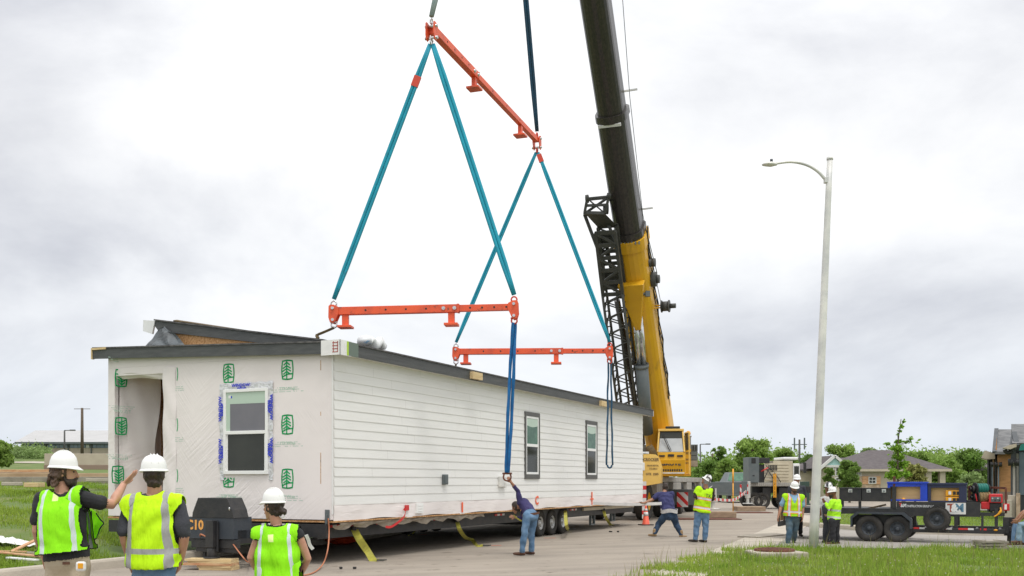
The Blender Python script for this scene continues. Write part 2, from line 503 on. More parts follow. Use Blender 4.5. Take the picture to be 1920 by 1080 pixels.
# broad banks of thicker and thinner cloud, each round one direction of the sky
acc = n1.outputs['Fac']
nrmv = nt.nodes.new('ShaderNodeVectorMath')
nrmv.operation = 'NORMALIZE'
nt.links.new(tc.outputs['Generated'], nrmv.inputs[0])
warp = nt.nodes.new('ShaderNodeVectorMath')
warp.operation = 'MULTIPLY_ADD'
wn = nt.nodes.new('ShaderNodeTexNoise')
wn.inputs['Scale'].default_value = 7
wn.inputs['Detail'].default_value = 5
nt.links.new(tc.outputs['Generated'], wn.inputs['Vector'])
nt.links.new(wn.outputs['Color'], warp.inputs[0])
warp.inputs[1].default_value = (.22, .0, .12)
nt.links.new(nrmv.outputs[0], warp.inputs[2])
for px, py, rx_, rz_, wgt in ((20, 60, 330, 460, -.23), (60, 430, 640, 200, -.24), (560, 400, 300, 90, -.13), (1560, 190, 560, 240, -.10), (1640, 550, 560, 150, -.115), (1250, 640, 260, 60, -.07), (1780, 720, 360, 70, -.08),
        (720, 180, 520, 380, .12), (1080, 450, 330, 330, .10), (1480, 380, 300, 90, .08), (350, 560, 480, 70, .10), (1500, 700, 400, 50, .05), (100, 740, 300, 60, -.05)):
 d_ = V(((px - 960) / FOC, 1, (HZ - py) / FOC)).normalized() + V((.11, 0, .06))
 sb = nt.nodes.new('ShaderNodeVectorMath')
 sb.operation = 'SUBTRACT'
 nt.links.new(warp.outputs[0], sb.inputs[0])
 sb.inputs[1].default_value = d_
 ml = nt.nodes.new('ShaderNodeVectorMath')
 ml.operation = 'MULTIPLY'
 nt.links.new(sb.outputs[0], ml.inputs[0])
 ml.inputs[1].default_value = (FOC / rx_, .8, FOC / rz_)
 ln = nt.nodes.new('ShaderNodeVectorMath')
 ln.operation = 'LENGTH'
 nt.links.new(ml.outputs[0], ln.inputs[0])
 mr = nt.nodes.new('ShaderNodeMapRange')
 mr.interpolation_type = 'SMOOTHERSTEP'
 mr.inputs[1].default_value = 1.25
 mr.inputs[2].default_value = 0.0
 mr.inputs[3].default_value = 0.0
 mr.inputs[4].default_value = wgt
 nt.links.new(ln.outputs['Value'], mr.inputs[0])
 ad = nt.nodes.new('ShaderNodeMath')
 nt.links.new(acc, ad.inputs[0])
 nt.links.new(mr.outputs[0], ad.inputs[1])
 acc = ad.outputs[0]
nt.links.new(acc, cr.inputs[0])
# brighter overhead, bluer at the horizon as under a high overcast
er = nt.nodes.new('ShaderNodeValToRGB')
H = er.color_ramp.elements
H[0].position, H[0].color = 0.0, (0.76, 0.82, 0.90, 1)
H[1].position, H[1].color = 1.0, (1.75, 1.75, 1.75, 1)
for p, c in ((0.05, (0.83, 0.87, 0.92)), (0.14, (0.93, 0.945, 0.965)), (0.30, (1.0, 1.0, 1.0)), (0.5, (1.12, 1.12, 1.12))):
 q = H.new(p)
 q.color = (*c, 1)
nt.links.new(sep.outputs['Z'], er.inputs[0])
mul = nt.nodes.new('ShaderNodeMix')
mul.data_type = 'RGBA'
mul.blend_type = 'MULTIPLY'
mul.inputs[0].default_value = 1
nt.links.new(cr.outputs[0], mul.inputs[6])
nt.links.new(er.outputs[0], mul.inputs[7])
sk = nt.nodes.new('ShaderNodeMix')
sk.data_type = 'RGBA'
sk.blend_type = 'MULTIPLY'
sk.inputs[0].default_value = 1
sk.inputs[7].default_value = (0.1, 0.1, 0.1, 1)
nt.links.new(sky.outputs[0], sk.inputs[6])
mx = nt.nodes.new('ShaderNodeMix')
mx.data_type = 'RGBA'
mx.inputs[0].default_value = 0.96
nt.links.new(sk.outputs[2], mx.inputs[6])
nt.links.new(mul.outputs[2], mx.inputs[7])
nt.links.new(mx.outputs[2], bg.inputs['Color'])
bg.inputs['Strength'].default_value = 1.03
sun = bpy.data.lights.new('sun', 'SUN')
sun.energy = 1.5
sun.angle = RAD(14)
sun.color = (1.0, 0.965, 0.91)
so = bpy.data.objects.new('sun', sun)
so.rotation_euler = (RAD(24), 0, RAD(25))
so.location = (0, 0, 60)
col.objects.link(so)
sc.view_settings.view_transform = 'Standard'
sc.view_settings.look = 'None'
sc.view_settings.exposure = 0.0
sc.view_settings.gamma = 1.0
# ================================================================ ground, roads, kerbs
def sstep(a, b, x):
 t = np.clip((x - a) / (b - a), 0, 1)
 return t * t * (3 - 2 * t)
def kx(y):
 # the left kerb line
 return np.interp(y, [2, 16.5, 28.05, 36, 60], [-13.9, -8.48, -4.16, -2.6, -2.0])
def terrain(x, y):
 """height of the lawn: rises gently to the left, behind the kerb"""
 x, y = np.asarray(x, float), np.asarray(y, float)
 k = kx(np.minimum(y, 30))
 side = sstep(0.2, 7.0, k - x)
 rise = np.interp(y, [16, 41, 80, 130, 200], [0, 1.60, 2.62, 5.15, 5.6])
 bump = 0.03 * np.sin(x * 1.3 + y * .7) * np.sin(y * .9 - x * .4)
 return side * (rise + bump) - 0.02
def grid_ground():
 xs = np.concatenate([np.linspace(-900, -80, 14)[:-1], np.linspace(-80, -30, 26)[:-1], np.linspace(-30, 0, 61), np.linspace(2, 40, 20), np.linspace(60, 900, 12)])
 ys = np.concatenate([np.linspace(-60, 4, 6)[:-1], np.linspace(4, 50, 70)[:-1], np.linspace(50, 160, 34), np.linspace(190, 1400, 12)])
 X, Y = np.meshgrid(xs, ys)
 Z = terrain(X, Y)
 nx, ny = len(xs), len(ys)
 i = np.arange(nx * ny).reshape(ny, nx)
 idx = np.stack([i[:-1, :-1], i[:-1, 1:], i[1:, 1:], i[1:, :-1]], -1).reshape(-1)
 return npmesh('ground', np.stack([X, Y, Z], -1).reshape(-1, 3), 4, idx, ['lawn'], smooth=True)
def ground_mat():
 m = mat('lawn', (0.092, 0.145, 0.022), 0.9, 0, (0.215, 0.20, 0.085), 0.55, 0.6, 18, lo=.5, hi=.78, detail=8)
 return m
M['lawn'] = ground_mat()
M['road'] = mat('worn_road', (0.325, 0.283, 0.235), 0.9, 0, (0.262, 0.228, 0.19), 0.45, 0.35, 35, lo=.3, hi=.75, detail=9)
M['sideroad'] = mat('side_road', (0.32, 0.295, 0.265), 0.9, 0, (0.27, 0.25, 0.225), 0.5, 0.35, 40, lo=.35, hi=.7, detail=9)
M['dirt'] = mat('bare_dirt', (0.42, 0.33, 0.21), 0.95, 0, (0.30, 0.22, 0.13), 0.8, 0.5, 12)
struct(link('ground', grid_ground()))
def road_mat_detail():
 # tyre-darkened streaks and small dark stains along the road direction
 nt = M['road'].node_tree
 b = nt.nodes['Principled BSDF']
 tc = nt.nodes['Texture Coordinate']
 mp = nt.nodes.new('ShaderNodeMapping')
 vr = nt.nodes.new('ShaderNodeVectorRotate')
 vr.rotation_type = 'Z_AXIS'
 vr.inputs['Angle'].default_value = RAD(-20)
 mp.inputs['Scale'].default_value = (0.15, 1.1, 1)
 nt.links.new(tc.outputs['Object'], vr.inputs['Vector'])
 nt.links.new(vr.outputs[0], mp.inputs[0])
 n = nt.nodes.new('ShaderNodeTexNoise')
 n.inputs['Scale'].default_value = 1.3
 n.inputs['Detail'].default_value = 6
 nt.links.new(mp.outputs[0], n.inputs['Vector'])
 r = nt.nodes.new('ShaderNodeValToRGB')
 r.color_ramp.elements[0].position = .36
 r.color_ramp.elements[0].color = (0.86, 0.85, 0.84, 1)
 r.color_ramp.elements[1].position = .62
 r.color_ramp.elements[1].color = (1.08, 1.07, 1.05, 1)
 nt.links.new(n.outputs['Fac'], r.inputs[0])
 v = nt.nodes.new('ShaderNodeTexNoise')
 v.inputs['Scale'].default_value = 2.4
 v.inputs['Detail'].default_value = 9
 nt.links.new(tc.outputs['Object'], v.inputs['Vector'])
 r2 = nt.nodes.new('ShaderNodeValToRGB')
 r2.color_ramp.elements[0].position = .28
 r2.color_ramp.elements[0].color = (0.55, 0.52, 0.5, 1)
 r2.color_ramp.elements[1].position = .38
 r2.color_ramp.elements[1].color = (1, 1, 1, 1)
 nt.links.new(v.outputs['Fac'], r2.inputs[0])
 src = b.inputs['Base Color'].links[0].from_socket
 v3 = nt.nodes.new('ShaderNodeTexNoise')
 v3.inputs['Scale'].default_value = 22
 v3.inputs['Detail'].default_value = 3
 nt.links.new(tc.outputs['Object'], v3.inputs['Vector'])
 r3 = nt.nodes.new('ShaderNodeValToRGB')
 r3.color_ramp.elements[0].position = .27
 r3.color_ramp.elements[0].color = (0.42, 0.38, 0.35, 1)
 r3.color_ramp.elements[1].position = .33
 r3.color_ramp.elements[1].color = (1, 1, 1, 1)
 nt.links.new(v3.outputs['Fac'], r3.inputs[0])
 for rr in (r, r2, r3):
  mu = nt.nodes.new('ShaderNodeMix')
  mu.data_type = 'RGBA'
  mu.blend_type = 'MULTIPLY'
  mu.inputs[0].default_value = 1
  nt.links.new(src, mu.inputs[6])
  nt.links.new(rr.outputs[0], mu.inputs[7])
  src = mu.outputs[2]
 nt.links.new(src, b.inputs['Base Color'])
road_mat_detail()
def sheet(name, poly, z, m):
 mb = MB()
 mb.add([(p[0], p[1], z) for p in poly], [tuple(range(len(poly)))])
 o = mb.build(name, m)
 return struct(o)
ROAD_R = [(-1.0, 5.0), (1.6, 14.5), (2.69, 18.7), (4.6, 23.4), (5.9, 26.8), (9.1, 35.5), (14, 49), (22, 56), (60, 60)]
sheet('road', [(kx(2) + .1, 2), *ROAD_R, (140, 62), (140, 84), (-20, 86), (kx(40), 52), (kx(36), 36)], 0.004, 'road')
sheet('driveway', [(5.2, 24.7), (45, 23.4), (45, 30.2), (13.6, 30.6), (11.5, 33.5), (10.2, 38.3), (9.3, 36.2)], 0.008, 'sideroad')
# pale gutter strip along the right edge of the road
mb = MB()
g = ROAD_R[1:7]
off = [(x + (0.95 if i < 3 else 1.15), y - 0.35) for i, (x, y) in enumerate(g)]
for i in range(len(g) - 1):
 mb.add([(*g[i], .012), (*off[i], .012), (*off[i + 1], .012), (*g[i + 1], .012)], [(0, 1, 2, 3)])
struct(mb.build('gutter_strip', 'concrete'))
def kerb(name, pts, w, h, m='concrete', side=1):
 mb = MB()
 P = [V((p[0], p[1], 0)) for p in pts]
 prof = [(0, -.03), (0.035, h * .8), (0.06, h), (w, h), (w, -.03)]
 vs = []
 for i, p in enumerate(P):
  t = (P[min(i + 1, len(P) - 1)] - P[max(i - 1, 0)]).normalized()
  nrm = V((-t.y, t.x, 0)) * side
  for a, z in prof:
   q = p + nrm * a
   vs.append((q.x, q.y, z))
 n = len(prof)
 fs = [(i * n + j, i * n + j + 1, (i + 1) * n + j + 1, (i + 1) * n + j) for i in range(len(P) - 1) for j in range(n - 1)]
 fs += [tuple(range(n)), tuple((len(P) - 1) * n + j for j in reversed(range(n)))]
 mb.add(vs, fs)
 return struct(mb.build(name, m))
kerb('kerb', [(kx(y), y) for y in (5, 12, 17, 22, 25, 28, 32, 36, 44, 60)], 0.32, 0.17)
kerb('kerb', [(10.4, 38.0), (11.2, 34.8), (11.9, 32.8), (12.7, 31.3), (13.8, 30.4), (16, 29.9), (45, 29.4)], 0.30, 0.16)
sheet('footpath', [(12.9, 34.9), (45, 33.0), (45, 34.6), (12.5, 36.6)], 0.010, 'concrete')
# ================================================================ the house module
C0 = V((-3.52, 19.7, 0))
HA = RAD(65)
HM = TR(C0, HA)
HI = HM.inverted()
def hp(px, py, ax, val):
 """point of the picture on the house-local plane (axis ax = val), in house-local metres"""
 o = HI @ V((0, 0, EYE))
 d = HI.to_3x3() @ V(((px - 960) / FOC, 1, (HZ - py) / FOC))
 k = (val - o[ax]) / d[ax]
 return o + d * k
M['greycaulk'] = mat('grey_caulk', (0.52, 0.51, 0.49), .8)
ZB, ZT, LEN, WID = 0.89, 4.16, 20.0, 6.02
house = thing('house_module', 'long white-sided house module with a wrapped end wall, sitting on a black trailer', 'house', C0, HA)
# ---- long side wall: lapped boards
mb = MB(HM)
zs0 = 1.18
n = 16
ex = (ZT + .05 - zs0) / n
for i in range(n):
 z0 = zs0 + i * ex
 z1 = z0 + ex
 mb.add([(0.012, -.004, z0), (LEN, -.004, z0), (LEN, -.018, z0), (0.012, -.018, z0), (LEN, -.018, z0 + .004), (0.012, -.018, z0 + .004),
   (LEN, -.007, z1), (0.012, -.007, z1)], [(0, 1, 2, 3), (3, 2, 4, 5), (5, 4, 6, 7)])
mb.build('side_wall', 'siding', house)
mb = MB(HM)
rj = random.Random(12)
for i in range(n):
 x = rj.uniform(1.0, 3.6)
 while x < LEN - .5:
  z0 = zs0 + i * ex
  mb.add([(x, -.0185, z0 + .005), (x + .006, -.0185, z0 + .005), (x + .006, -.0085, z0 + ex - .004), (x, -.0085, z0 + ex - .004)], [(0, 1, 2, 3)])
  x += 3.66
mb.build('board_joint', 'greycaulk', house)
mb = MB(HM)
mb.span((0.0, -.001, ZB), (LEN, .10, ZT + .06))
mb.build('wall_frame', 'wrap', house)
mb = MB(HM)
# lower band of house wrap, slightly wavy
N = 90
vs, fs = [], []
for i in range(N + 1):
 x = 0.0 + (LEN) * i / N
 for j in range(5):
  z = 1.21 - (1.21 - ZB + .02) * j / 4
  y = -.006 - .012 * (0.5 + .5 * math.sin(i * 1.7 + j * 1.1)) * (1 if 0 < j else 0) - .004 * math.sin(i * .37 + j)
  vs.append((x, y - .002, z - (0.02 * math.sin(i * .61) if j == 4 else 0)))
for i in range(N):
 for j in range(4):
  a = i * 5 + j
  fs.append((a, a + 1, a + 6, a + 5))
mb.add(vs, fs, 0, True)
mb.build('wrap_skirt', 'wrap', house)
mb = MB(HM)
mb.span((-.012, -.018, ZB - .055), (LEN, .14, ZB - .022))
mb.span((-.012, .14, ZB - .055), (.15, WID, ZB - .022))
mb.build('sill_board', 'osb', house)
# ---- end wall with the porch recess
w_r0, w_r1 = hp(308, 800, 0, 0).y, hp(215, 800, 0, 0).y      # recess edges across the wall
z_r0, z_r1 = 1.13, 3.98
DEP = 1.45
mb = MB(HM)
mb.span((0, .102, ZB), (.1, w_r0, ZT - .002))
mb.span((0, w_r0, ZB), (.1, w_r1, z_r0))
mb.span((0, w_r0, z_r1), (.1, w_r1, ZT - .002))
mb.span((0, w_r1, ZB), (.1, WID, ZT - .002))
mb.build('end_wall', 'wrap', house)
# return walls, porch back and floor of the recess
mb = MB(HM)
N1, N2 = 14, 24
wq = hp(297, 800, 0, .1 + (DEP - .18) * .62).y  # return sheet splayed, its angle shaped to catch more sky light
vs, fs = [], []
for i in range(N1 + 1):
 for j in range(N2 + 1):
  d = .1 + (DEP - .18) * i / N1
  z = z_r0 + .02 + (z_r1 - z_r0 + .08) * j / N2
  wob = .05 * math.sin(j * .55) * (i / N1) ** 2 + .02 * math.sin(i * .9 + j * .4)
  vs.append((.1 + (d - .1) * .62 + .09 * math.sin(j * .33 + 1) * (i / N1) ** 3, w_r1 - .03 - (w_r1 - .03 - wq) * (i / N1) ** 1.3 - wob * .5, z))
for i in range(N1):
 for j in range(N2):
  a = i * (N2 + 1) + j
  fs.append((a, a + 1, a + N2 + 2, a + N2 + 1))
mb.add(vs, fs, 0, True)
mb.span((.1, w_r1 + .06, ZB), (DEP, WID, ZT + .1))
mb.build('porch_wrap', 'wrap', house)
mb = MB(HM)
mb.span((DEP, w_r0 - .4, ZB), (DEP + .1, WID, ZT + .1))
mb.span((.1, w_r0 - .3, z_r1 + .05), (DEP, w_r1, z_r1 + .12))
mb.build('porch_back_wall', 'osb', house)
mb = MB(HM)
mb.span((.02, w_r0 - .1, z_r0 - .06), (DEP, w_r1 + .02, z_r0 - .001))
mb.build('porch_floor', 'osb', house)
mb = MB(HM)
mb.span((DEP - .04, w_r0 - .3, z_r0), (DEP - .003, w_r1 - .36, z_r1 - .55))
mb.build('porch_door', 'vinyl', house)
mb = MB(HM)
mb.span((DEP - .06, w_r1 - .36, z_r0), (DEP - .004, w_r1 - .24, z_r1 - .52))
mb.span((DEP - .06, w_r0 - .3, z_r1 - .55), (DEP - .004, w_r1 - .36, z_r1 - .5))
mb.build('door_tape', 'tape', house)
mb = MB(HM)
# loose sheet hanging at the head of the opening
vs, fs = [], []
for i in range(17):
 t = i / 16
 wv = w_r0 + .03 + (w_r1 - w_r0 - .03) * t
 drop = .05 + .07 * (1 - t) ** 2 + .012 * math.sin(t * 9)
 for j in range(5):
  k = j / 4
  vs.append((.015 + .10 * k * k + .03 * math.sin(t * 7 + j), wv, z_r1 + .05 - (drop + .05) * k))
for i in range(16):
 for j in range(4):
  a = i * 5 + j
  fs.append((a, a + 5, a + 6, a + 1))
mb.add(vs, fs, 0, True)
mb.build('header_wrap', 'wrap', house)
mb = MB(HM)
# loose flap down the right jamb
wa, wb = hp(330, 800, 0, 0).y, w_r0
vs, fs = [], []
for j in range(25):
 z = z_r1 + .12 - (z_r1 - ZB - .1) * j / 24
 for i in range(7):
  k = i / 6
  wv = wa + (wb + .03 - wa) * k + .012 * math.sin(j * .7)
  vs.append((-.004 - .03 * math.sin(k * math.pi) - .008 * math.sin(j * .9 + i), wv, z))
for j in range(24):
 for i in range(6):
  a = j * 7 + i
  fs.append((a, a + 1, a + 8, a + 7))
mb.add(vs, fs, 0, True)
mb.build('jamb_wrap', 'wrap', house)
mb = MB(HM)
mb.prism([(.10, ZT), (WID, ZT), (WID, 4.36 + .24 * (WID + .25) / (WID + .55) - .004), (.10, 4.36 + .24 * .35 / (WID + .55) - .004)], .0004, .097, frame((0, 0, 0), (0, 1, 0), (0, 0, 1), (1, 0, 0)))
mb.build('gable_wrap', 'wrap', house)
# closing walls out of sight and the floor
mb = MB(HM)
mb.span((DEP + .1, WID - .1, ZB), (LEN, WID, ZT + .1))
mb.span((LEN - .1, .10, ZB), (LEN, WID - .1, ZT + .1))
mb.build('rear_wall', 'siding', house)
mb = MB(HM)
mb.span((.15, .14, ZB - .07), (LEN, WID, ZB - .002))
mb.build('floor_deck', 'belly', house)
# ---- printed marks on the wrap
EW = lambda x, y, px=0: HM @ frame((-.0035 - x, y, 0), (0, -1, 0), (0, 0, 1), (-1, 0, 0))
def logo(mb, Mx, h, cut=None, mi=0):
 """barrel frame with a tree of four chevrons; drawn in the plane of Mx, h tall"""
 w = h * .72
 t = h * .076
 def stroke(p, q, tt=t):
  a, b = V((p[0] * w, p[1] * h, 0)), V((q[0] * w, q[1] * h, 0))
  if cut is not None:
   c = cut * h
   if a.y > c and b.y > c:
    return
   if a.y > c:
    a = b + (a - b) * ((c - b.y) / (a.y - b.y))
   if b.y > c:
    b = a + (b - a) * ((c - a.y) / (b.y - a.y))
  d = (b - a)
  if d.length < 1e-5:
   return
  d.normalize()
  nn = V((-d.y, d.x, 0)) * tt / 2
  a2, b2 = a - d * tt * .4, b + d * tt * .4
  mb.add([Mx @ V((p_.x, p_.y, z)) for z in (0, .0015) for p_ in (a2 - nn, b2 - nn, b2 + nn, a2 + nn)],
    [(4, 5, 6, 7), (0, 1, 5, 4), (2, 3, 7, 6), (1, 2, 6, 5), (3, 0, 4, 7)], mi)
 K = 8
 L = [(-.43 - .07 * math.sin(math.pi * i / K), -.46 + .92 * i / K) for i in range(K + 1)]
 for i in range(K):
  stroke(L[i], L[i + 1])
  stroke((-L[i][0], L[i][1]), (-L[i + 1][0], L[i + 1][1]))
 T = [(-.43 + .86 * i / 6, .46 + .035 * math.sin(math.pi * i / 6)) for i in range(7)]
 for i in range(6):
  stroke(T[i], T[i + 1])
  stroke((T[i][0], -T[i][1]), (T[i + 1][0], -T[i + 1][1]))
 stroke((-.06, -.47), (-.06, .42))
 for zc, hw in ((.40, .24), (.22, .32), (.07, .34), (-.08, .27)):
  stroke((-.06, zc), (-.06 - hw, zc - .13))
  stroke((-.06, zc), (-.06 + hw, zc - .13))
 G = [(-.44, -.37), (-.25, -.30), (-.06, -.24), (.18, -.215), (.46, -.215)]
 for i in range(4):
  stroke(G[i], G[i + 1])
def faint_lines(mb, Mx, w, h, rows=3):
 """rows of tiny unreadable print as broken dashes"""
 r = random.Random(int(w * 1000) + int(Mx.translation.z * 100))
 for k in range(rows):
  hw = w * (.34 + .08 * k)
  x = -hw
  y = -k * h * 1.6
  while x < hw:
   l = r.uniform(.4, 1.0) * h
   if r.random() < .78:
    mb.add([Mx @ V((a, b, 0)) for a, b in ((x, y), (x + l, y), (x + l, y + h * .55), (x, y + h * .55))], [(0, 1, 2, 3)])
   x += l + h * .35
def wall_mark(px, py):
 p = hp(px, py, 0, 0)
 return p.y, p.z
LH = 0.385
nlogo = lambda mb: mb.build('wrap_logo', 'green_ink', house)
nfaint = lambda mb: mb.build('wrap_small_print', 'green_faint', house)
for i, (px, py, cut) in enumerate(((429, 700, None), (539, 693.5, None), (539, 796, None), (539, 897.5, None), (429, 896, -.02))):
 y, z = wall_mark(px, py)
 T = HM @ frame((-.003, y, z), (0, -1, 0), (0, 0, 1), (-1, 0, 0))
 mk = MB()
 logo(mk, T, LH, cut)
 nlogo(mk)
 if py > 700 or px > 500:
  T2 = HM @ frame((-.003, y, z - .36), (0, -1, 0), (0, 0, 1), (-1, 0, 0))
  faint = MB()
  faint_lines(faint, T2, .75, .026)
  nfaint(faint)
# logos cut by the corner of the jamb flap: only their right side shows
for py in (702, 797, 892):
 y, z = wall_mark(322, py)
 T = HM @ frame((-.003, y - .04, z), (0, -1, 0), (0, 0, 1), (-1, 0, 0))
 t = LH
 mk, faint = MB(), MB()
 for i in range(6):
  a, b = -.36 + .12 * i, -.24 + .12 * i
  mk.add([T @ V((x_, y_, q)) for q in (0, .0015) for x_, y_ in ((.10 + .02 * math.sin(3.1 * (i / 6)), a * t), (.122 + .02 * math.sin(3.1 * (i / 6)), a * t), (.122 + .02 * math.sin(3.1 * (i + 1) / 6), b * t), (.10 + .02 * math.sin(3.1 * (i + 1) / 6), b * t))], [(4, 5, 6, 7)])
 faint_lines(faint, HM @ frame((-.003, y - .2, z - .28), (0, -1, 0), (0, 0, 1), (-1, 0, 0)), .3, .024)
 nlogo(mk)
 nfaint(faint)
# upside-down marks on the porch return sheet
for px, py in ((229, 709), (229, 799), (223, 890)):
 p = hp(px, py, 1, w_r1 - .12)
 T = HM @ frame((p.x - .03, p.y - .0, p.z), (-.97, .26, 0), (0, 0, -1), (-.26, -.97, 0))
 mk, faint = MB(), MB()
 logo(mk, T, LH * .98)
 nlogo(mk)
 faint_lines(faint, HM @ frame((p.x - .02, p.y - .02, p.z + .36), (-.97, .26, 0), (0, 0, -1), (-.26, -.97, 0)), .6, .026)
 nfaint(faint)
items = []
for px, py in ((539, 727), (539, 829), (539, 929), (429, 929)):
 y, z = wall_mark(px, py)
 items.append(('LTP Wrap', HM @ frame((-.003, y, z - .02), (0, -1, 0), (0, 0, 1), (-1, 0, 0)), .085, 0, 1.05))
for px, py in ((230, 772), (226, 860)):
 p = hp(px, py, 1, w_r1 - .13)
 items.append(('LTP Wrap', HM @ frame((p.x - .03, p.y - .02, p.z), (-.97, .26, 0), (0, 0, -1), (-.26, -.97, 0)), .085, 0, 1.05))
join_text('wrap_lettering', items, 'green_faint', house, .001)
# ---- end wall window with flashing tape
p0, p1 = hp(421, 731, 0, 0), hp(504, 889, 0, 0)
y0, y1, z1, z0 = p0.y, p1.y, p0.z, p1.z
win = MB(HM)
fw = .065
win.span((-.045, y1, z0), (0.02, y1 + fw, z1))
win.span((-.045, y0 - fw, z0), (0.02, y0, z1))
win.span((-.045, y1 + fw, z1 - fw), (0.02, y0 - fw, z1))
win.span((-.055, y1 + fw, z0), (0.02, y0 - fw, z0 + fw * 1.1))
zm = (z0 + z1) / 2 - .02
win.span((-.05, y1 + fw, zm - .035), (0.02, y0 - fw, zm + .035))
win.span((-.028, y0 - fw - .04, z0 + fw), (0.02, y0 - fw, zm - .035))
win.span((-.028, y1 + fw, z0 + fw), (0.02, y1 + fw + .03, zm - .035))
wf = win.build('window', 'vinyl', house, .006)
g = MB(HM)
g.span((-.02, y1 + fw, zm + .035), (.015, y0 - fw, z1 - fw))
g.build('pane', 'glasslilac', wf)
g = MB(HM)
g.span((-.0225, y1 + fw, z1 - fw - .24), (-.0203, y0 - fw, z1 - fw))
g.span((-.0225, y0 - fw - .10, zm + .035), (-.0203, y0 - fw, z1 - fw - .24))
g.build('blind_strip', 'glasspale', wf)
g = MB(HM)
g.span((-.018, y1 + fw + .03, z0 + fw * 1.1), (.015, y0 - fw - .04, zm - .035))
g.build('pane', 'glassdark', wf)
g = MB(HM)
g.span((-.0245, y0 - fw - .12, z1 - fw - .12), (-.0228, y0 - fw - .06, z1 - fw - .06), 0)
g.span((-.0245, y0 - fw - .155, z1 - fw - .12), (-.0228, y0 - fw - .122, z1 - fw - .075), 1)
g.build('window_sticker', ['whitepaint', 'bluepaint'], wf)
# tape: crumpled strips with the lettering
tp = MB(HM)
def strip(ya, yb, za, zb, nseg, horiz):
 vs, fs = [], []
 for i in range(nseg + 1):
  for j in range(4):
   k = i / nseg
   q = j / 3
   jx = .008 * math.sin(i * 2.1 + j * 1.9) + .006 * math.sin(i * 5.3)
   if horiz:
    vs.append((-.012 - jx - .004 * (j in (1, 2)), ya + (yb - ya) * k, za + (zb - za) * q + .012 * math.sin(i * 1.3 + j)))
   else:
    vs.append((-.012 - jx - .004 * (j in (1, 2)), ya + (yb - ya) * q + .010 * math.sin(i * 1.7 + j), za + (zb - za) * k))
 for i in range(nseg):
  for j in range(3):
   a = i * 4 + j
   fs.append((a, a + 1, a + 5, a + 4) if horiz else (a, a + 4, a + 5, a + 1))
 tp.add(vs, fs, 0, True)
strip(y0 + .12, y1 - .12, z1 - .005, z1 + .13, 24, True)
strip(y0 + .003, y0 + .115, z0 - .12, z1 + .01, 30, False)
strip(y1 - .115, y1 - .003, z0 - .12, z1 + .01, 30, False)
tpo = tp.build('window_tape', 'tape', wf)
items = []
up = HM @ frame((-.036, (y0 + y1) / 2 + .12, z1 + .075), (0, -1, 0), (0, 0, 1), (-1, 0, 0))
items += [('WINDOW', up, .088, .003, 1.15), ('WRAP', up @ Matrix.Translation((0.02, -.065, 0)), .07, .003, 1.15)]
for yy, sg in ((y0 + .06, 1), (y1 - .06, -1)):
 for zz in (z1 - .40, z1 - 1.28):
  T = HM @ frame((-.036, yy, zz), (0, 0, sg), (0, sg, 0), (-1, 0, 0))
  items += [('WINDOW', T @ Matrix.Translation((0, .026, 0)), .098, .005, 1.12), ('WRAP', T @ Matrix.Translation((-.02, -.036, 0)), .085, .005, 1.1)]
join_text('tape_lettering', items, 'blue_ink', wf)
# same tape lettering at the door of the porch
join_text('door_lettering', [('WINDOW', HM @ frame((DEP - .063, w_r1 - .30, z_r1 - 1.3), (0, 0, 1), (0, 1, 0), (-1, 0, 0)), .1, .003, 1.1)], 'blue_ink', house)
# ---- side windows
def side_window(xa, ya, xb, yb):
 a, b = hp(xa, ya, 1, -.02), hp(xb, yb, 1, -.02)
 x0, x1, zt, zb = a.x, b.x, a.z, b.z
 t = .10
 mb = MB(HM)
 mb.span((x0, -.05, zb), (x0 + t * .75, .02, zt))
 mb.span((x1 - t * .75, -.05, zb), (x1, .02, zt))
 mb.span((x0 + t * .75, -.05, zt - t * 1.2), (x1 - t * .75, .02, zt))
 mb.span((x0 + t * .75, -.05, zb), (x1 - t * .75, .02, zb + t * 1.3))
 o = mb.build('window', 'trim', house, .004)
 X0, X1, Z0, Z1 = x0 + t * .75, x1 - t * .75, zb + t * 1.3, zt - t * 1.2
 s = .06
 mb = MB(HM)
 zm = Z0 + (Z1 - Z0) * .50
 mb.span((X0, -.04, Z0), (X0 + s, .02, Z1))
 mb.span((X1 - s, -.04, Z0), (X1, .02, Z1))
 mb.span((X0 + s, -.04, Z1 - s), (X1 - s, .02, Z1))
 mb.span((X0 + s, -.04, Z0), (X1 - s, .02, Z0 + s))
 mb.span((X0 + s, -.042, zm - .04), (X1 - s, .02, zm + .04))
 mb.build('sash', 'vinyl', o, .004)
 mb = MB(HM)
 mb.span((X0 + s, -.026, zm + .04), (X1 - s, .015, Z1 - s))
 mb.build('pane', 'glassgreen', o)
 mb = MB(HM)
 K = 10
 zc = Z1 - s
 pts = [(X0 + s + (X1 - X0 - 2 * s) * i / K, zc - .20 - .04 * math.sin(math.pi * i / K)) for i in range(K + 1)]
 mb.prism([(X0 + s, zc)] + pts + [(X1 - s, zc)], 0, .002, HM.inverted() @ HM @ frame((0, -.0265, 0), (1, 0, 0), (0, 0, 1), (0, -1, 0)))
 mb.build('blind_strip', 'glasspale', o)
 mb = MB(HM)
 mb.span((X0 + s, -.022, Z0 + s), (X1 - s, .015, zm - .04))
 mb.build('pane', 'glassdark', o)
side_window(983.5, 771, 1011, 898)
side_window(1098, 788, 1119, 898)
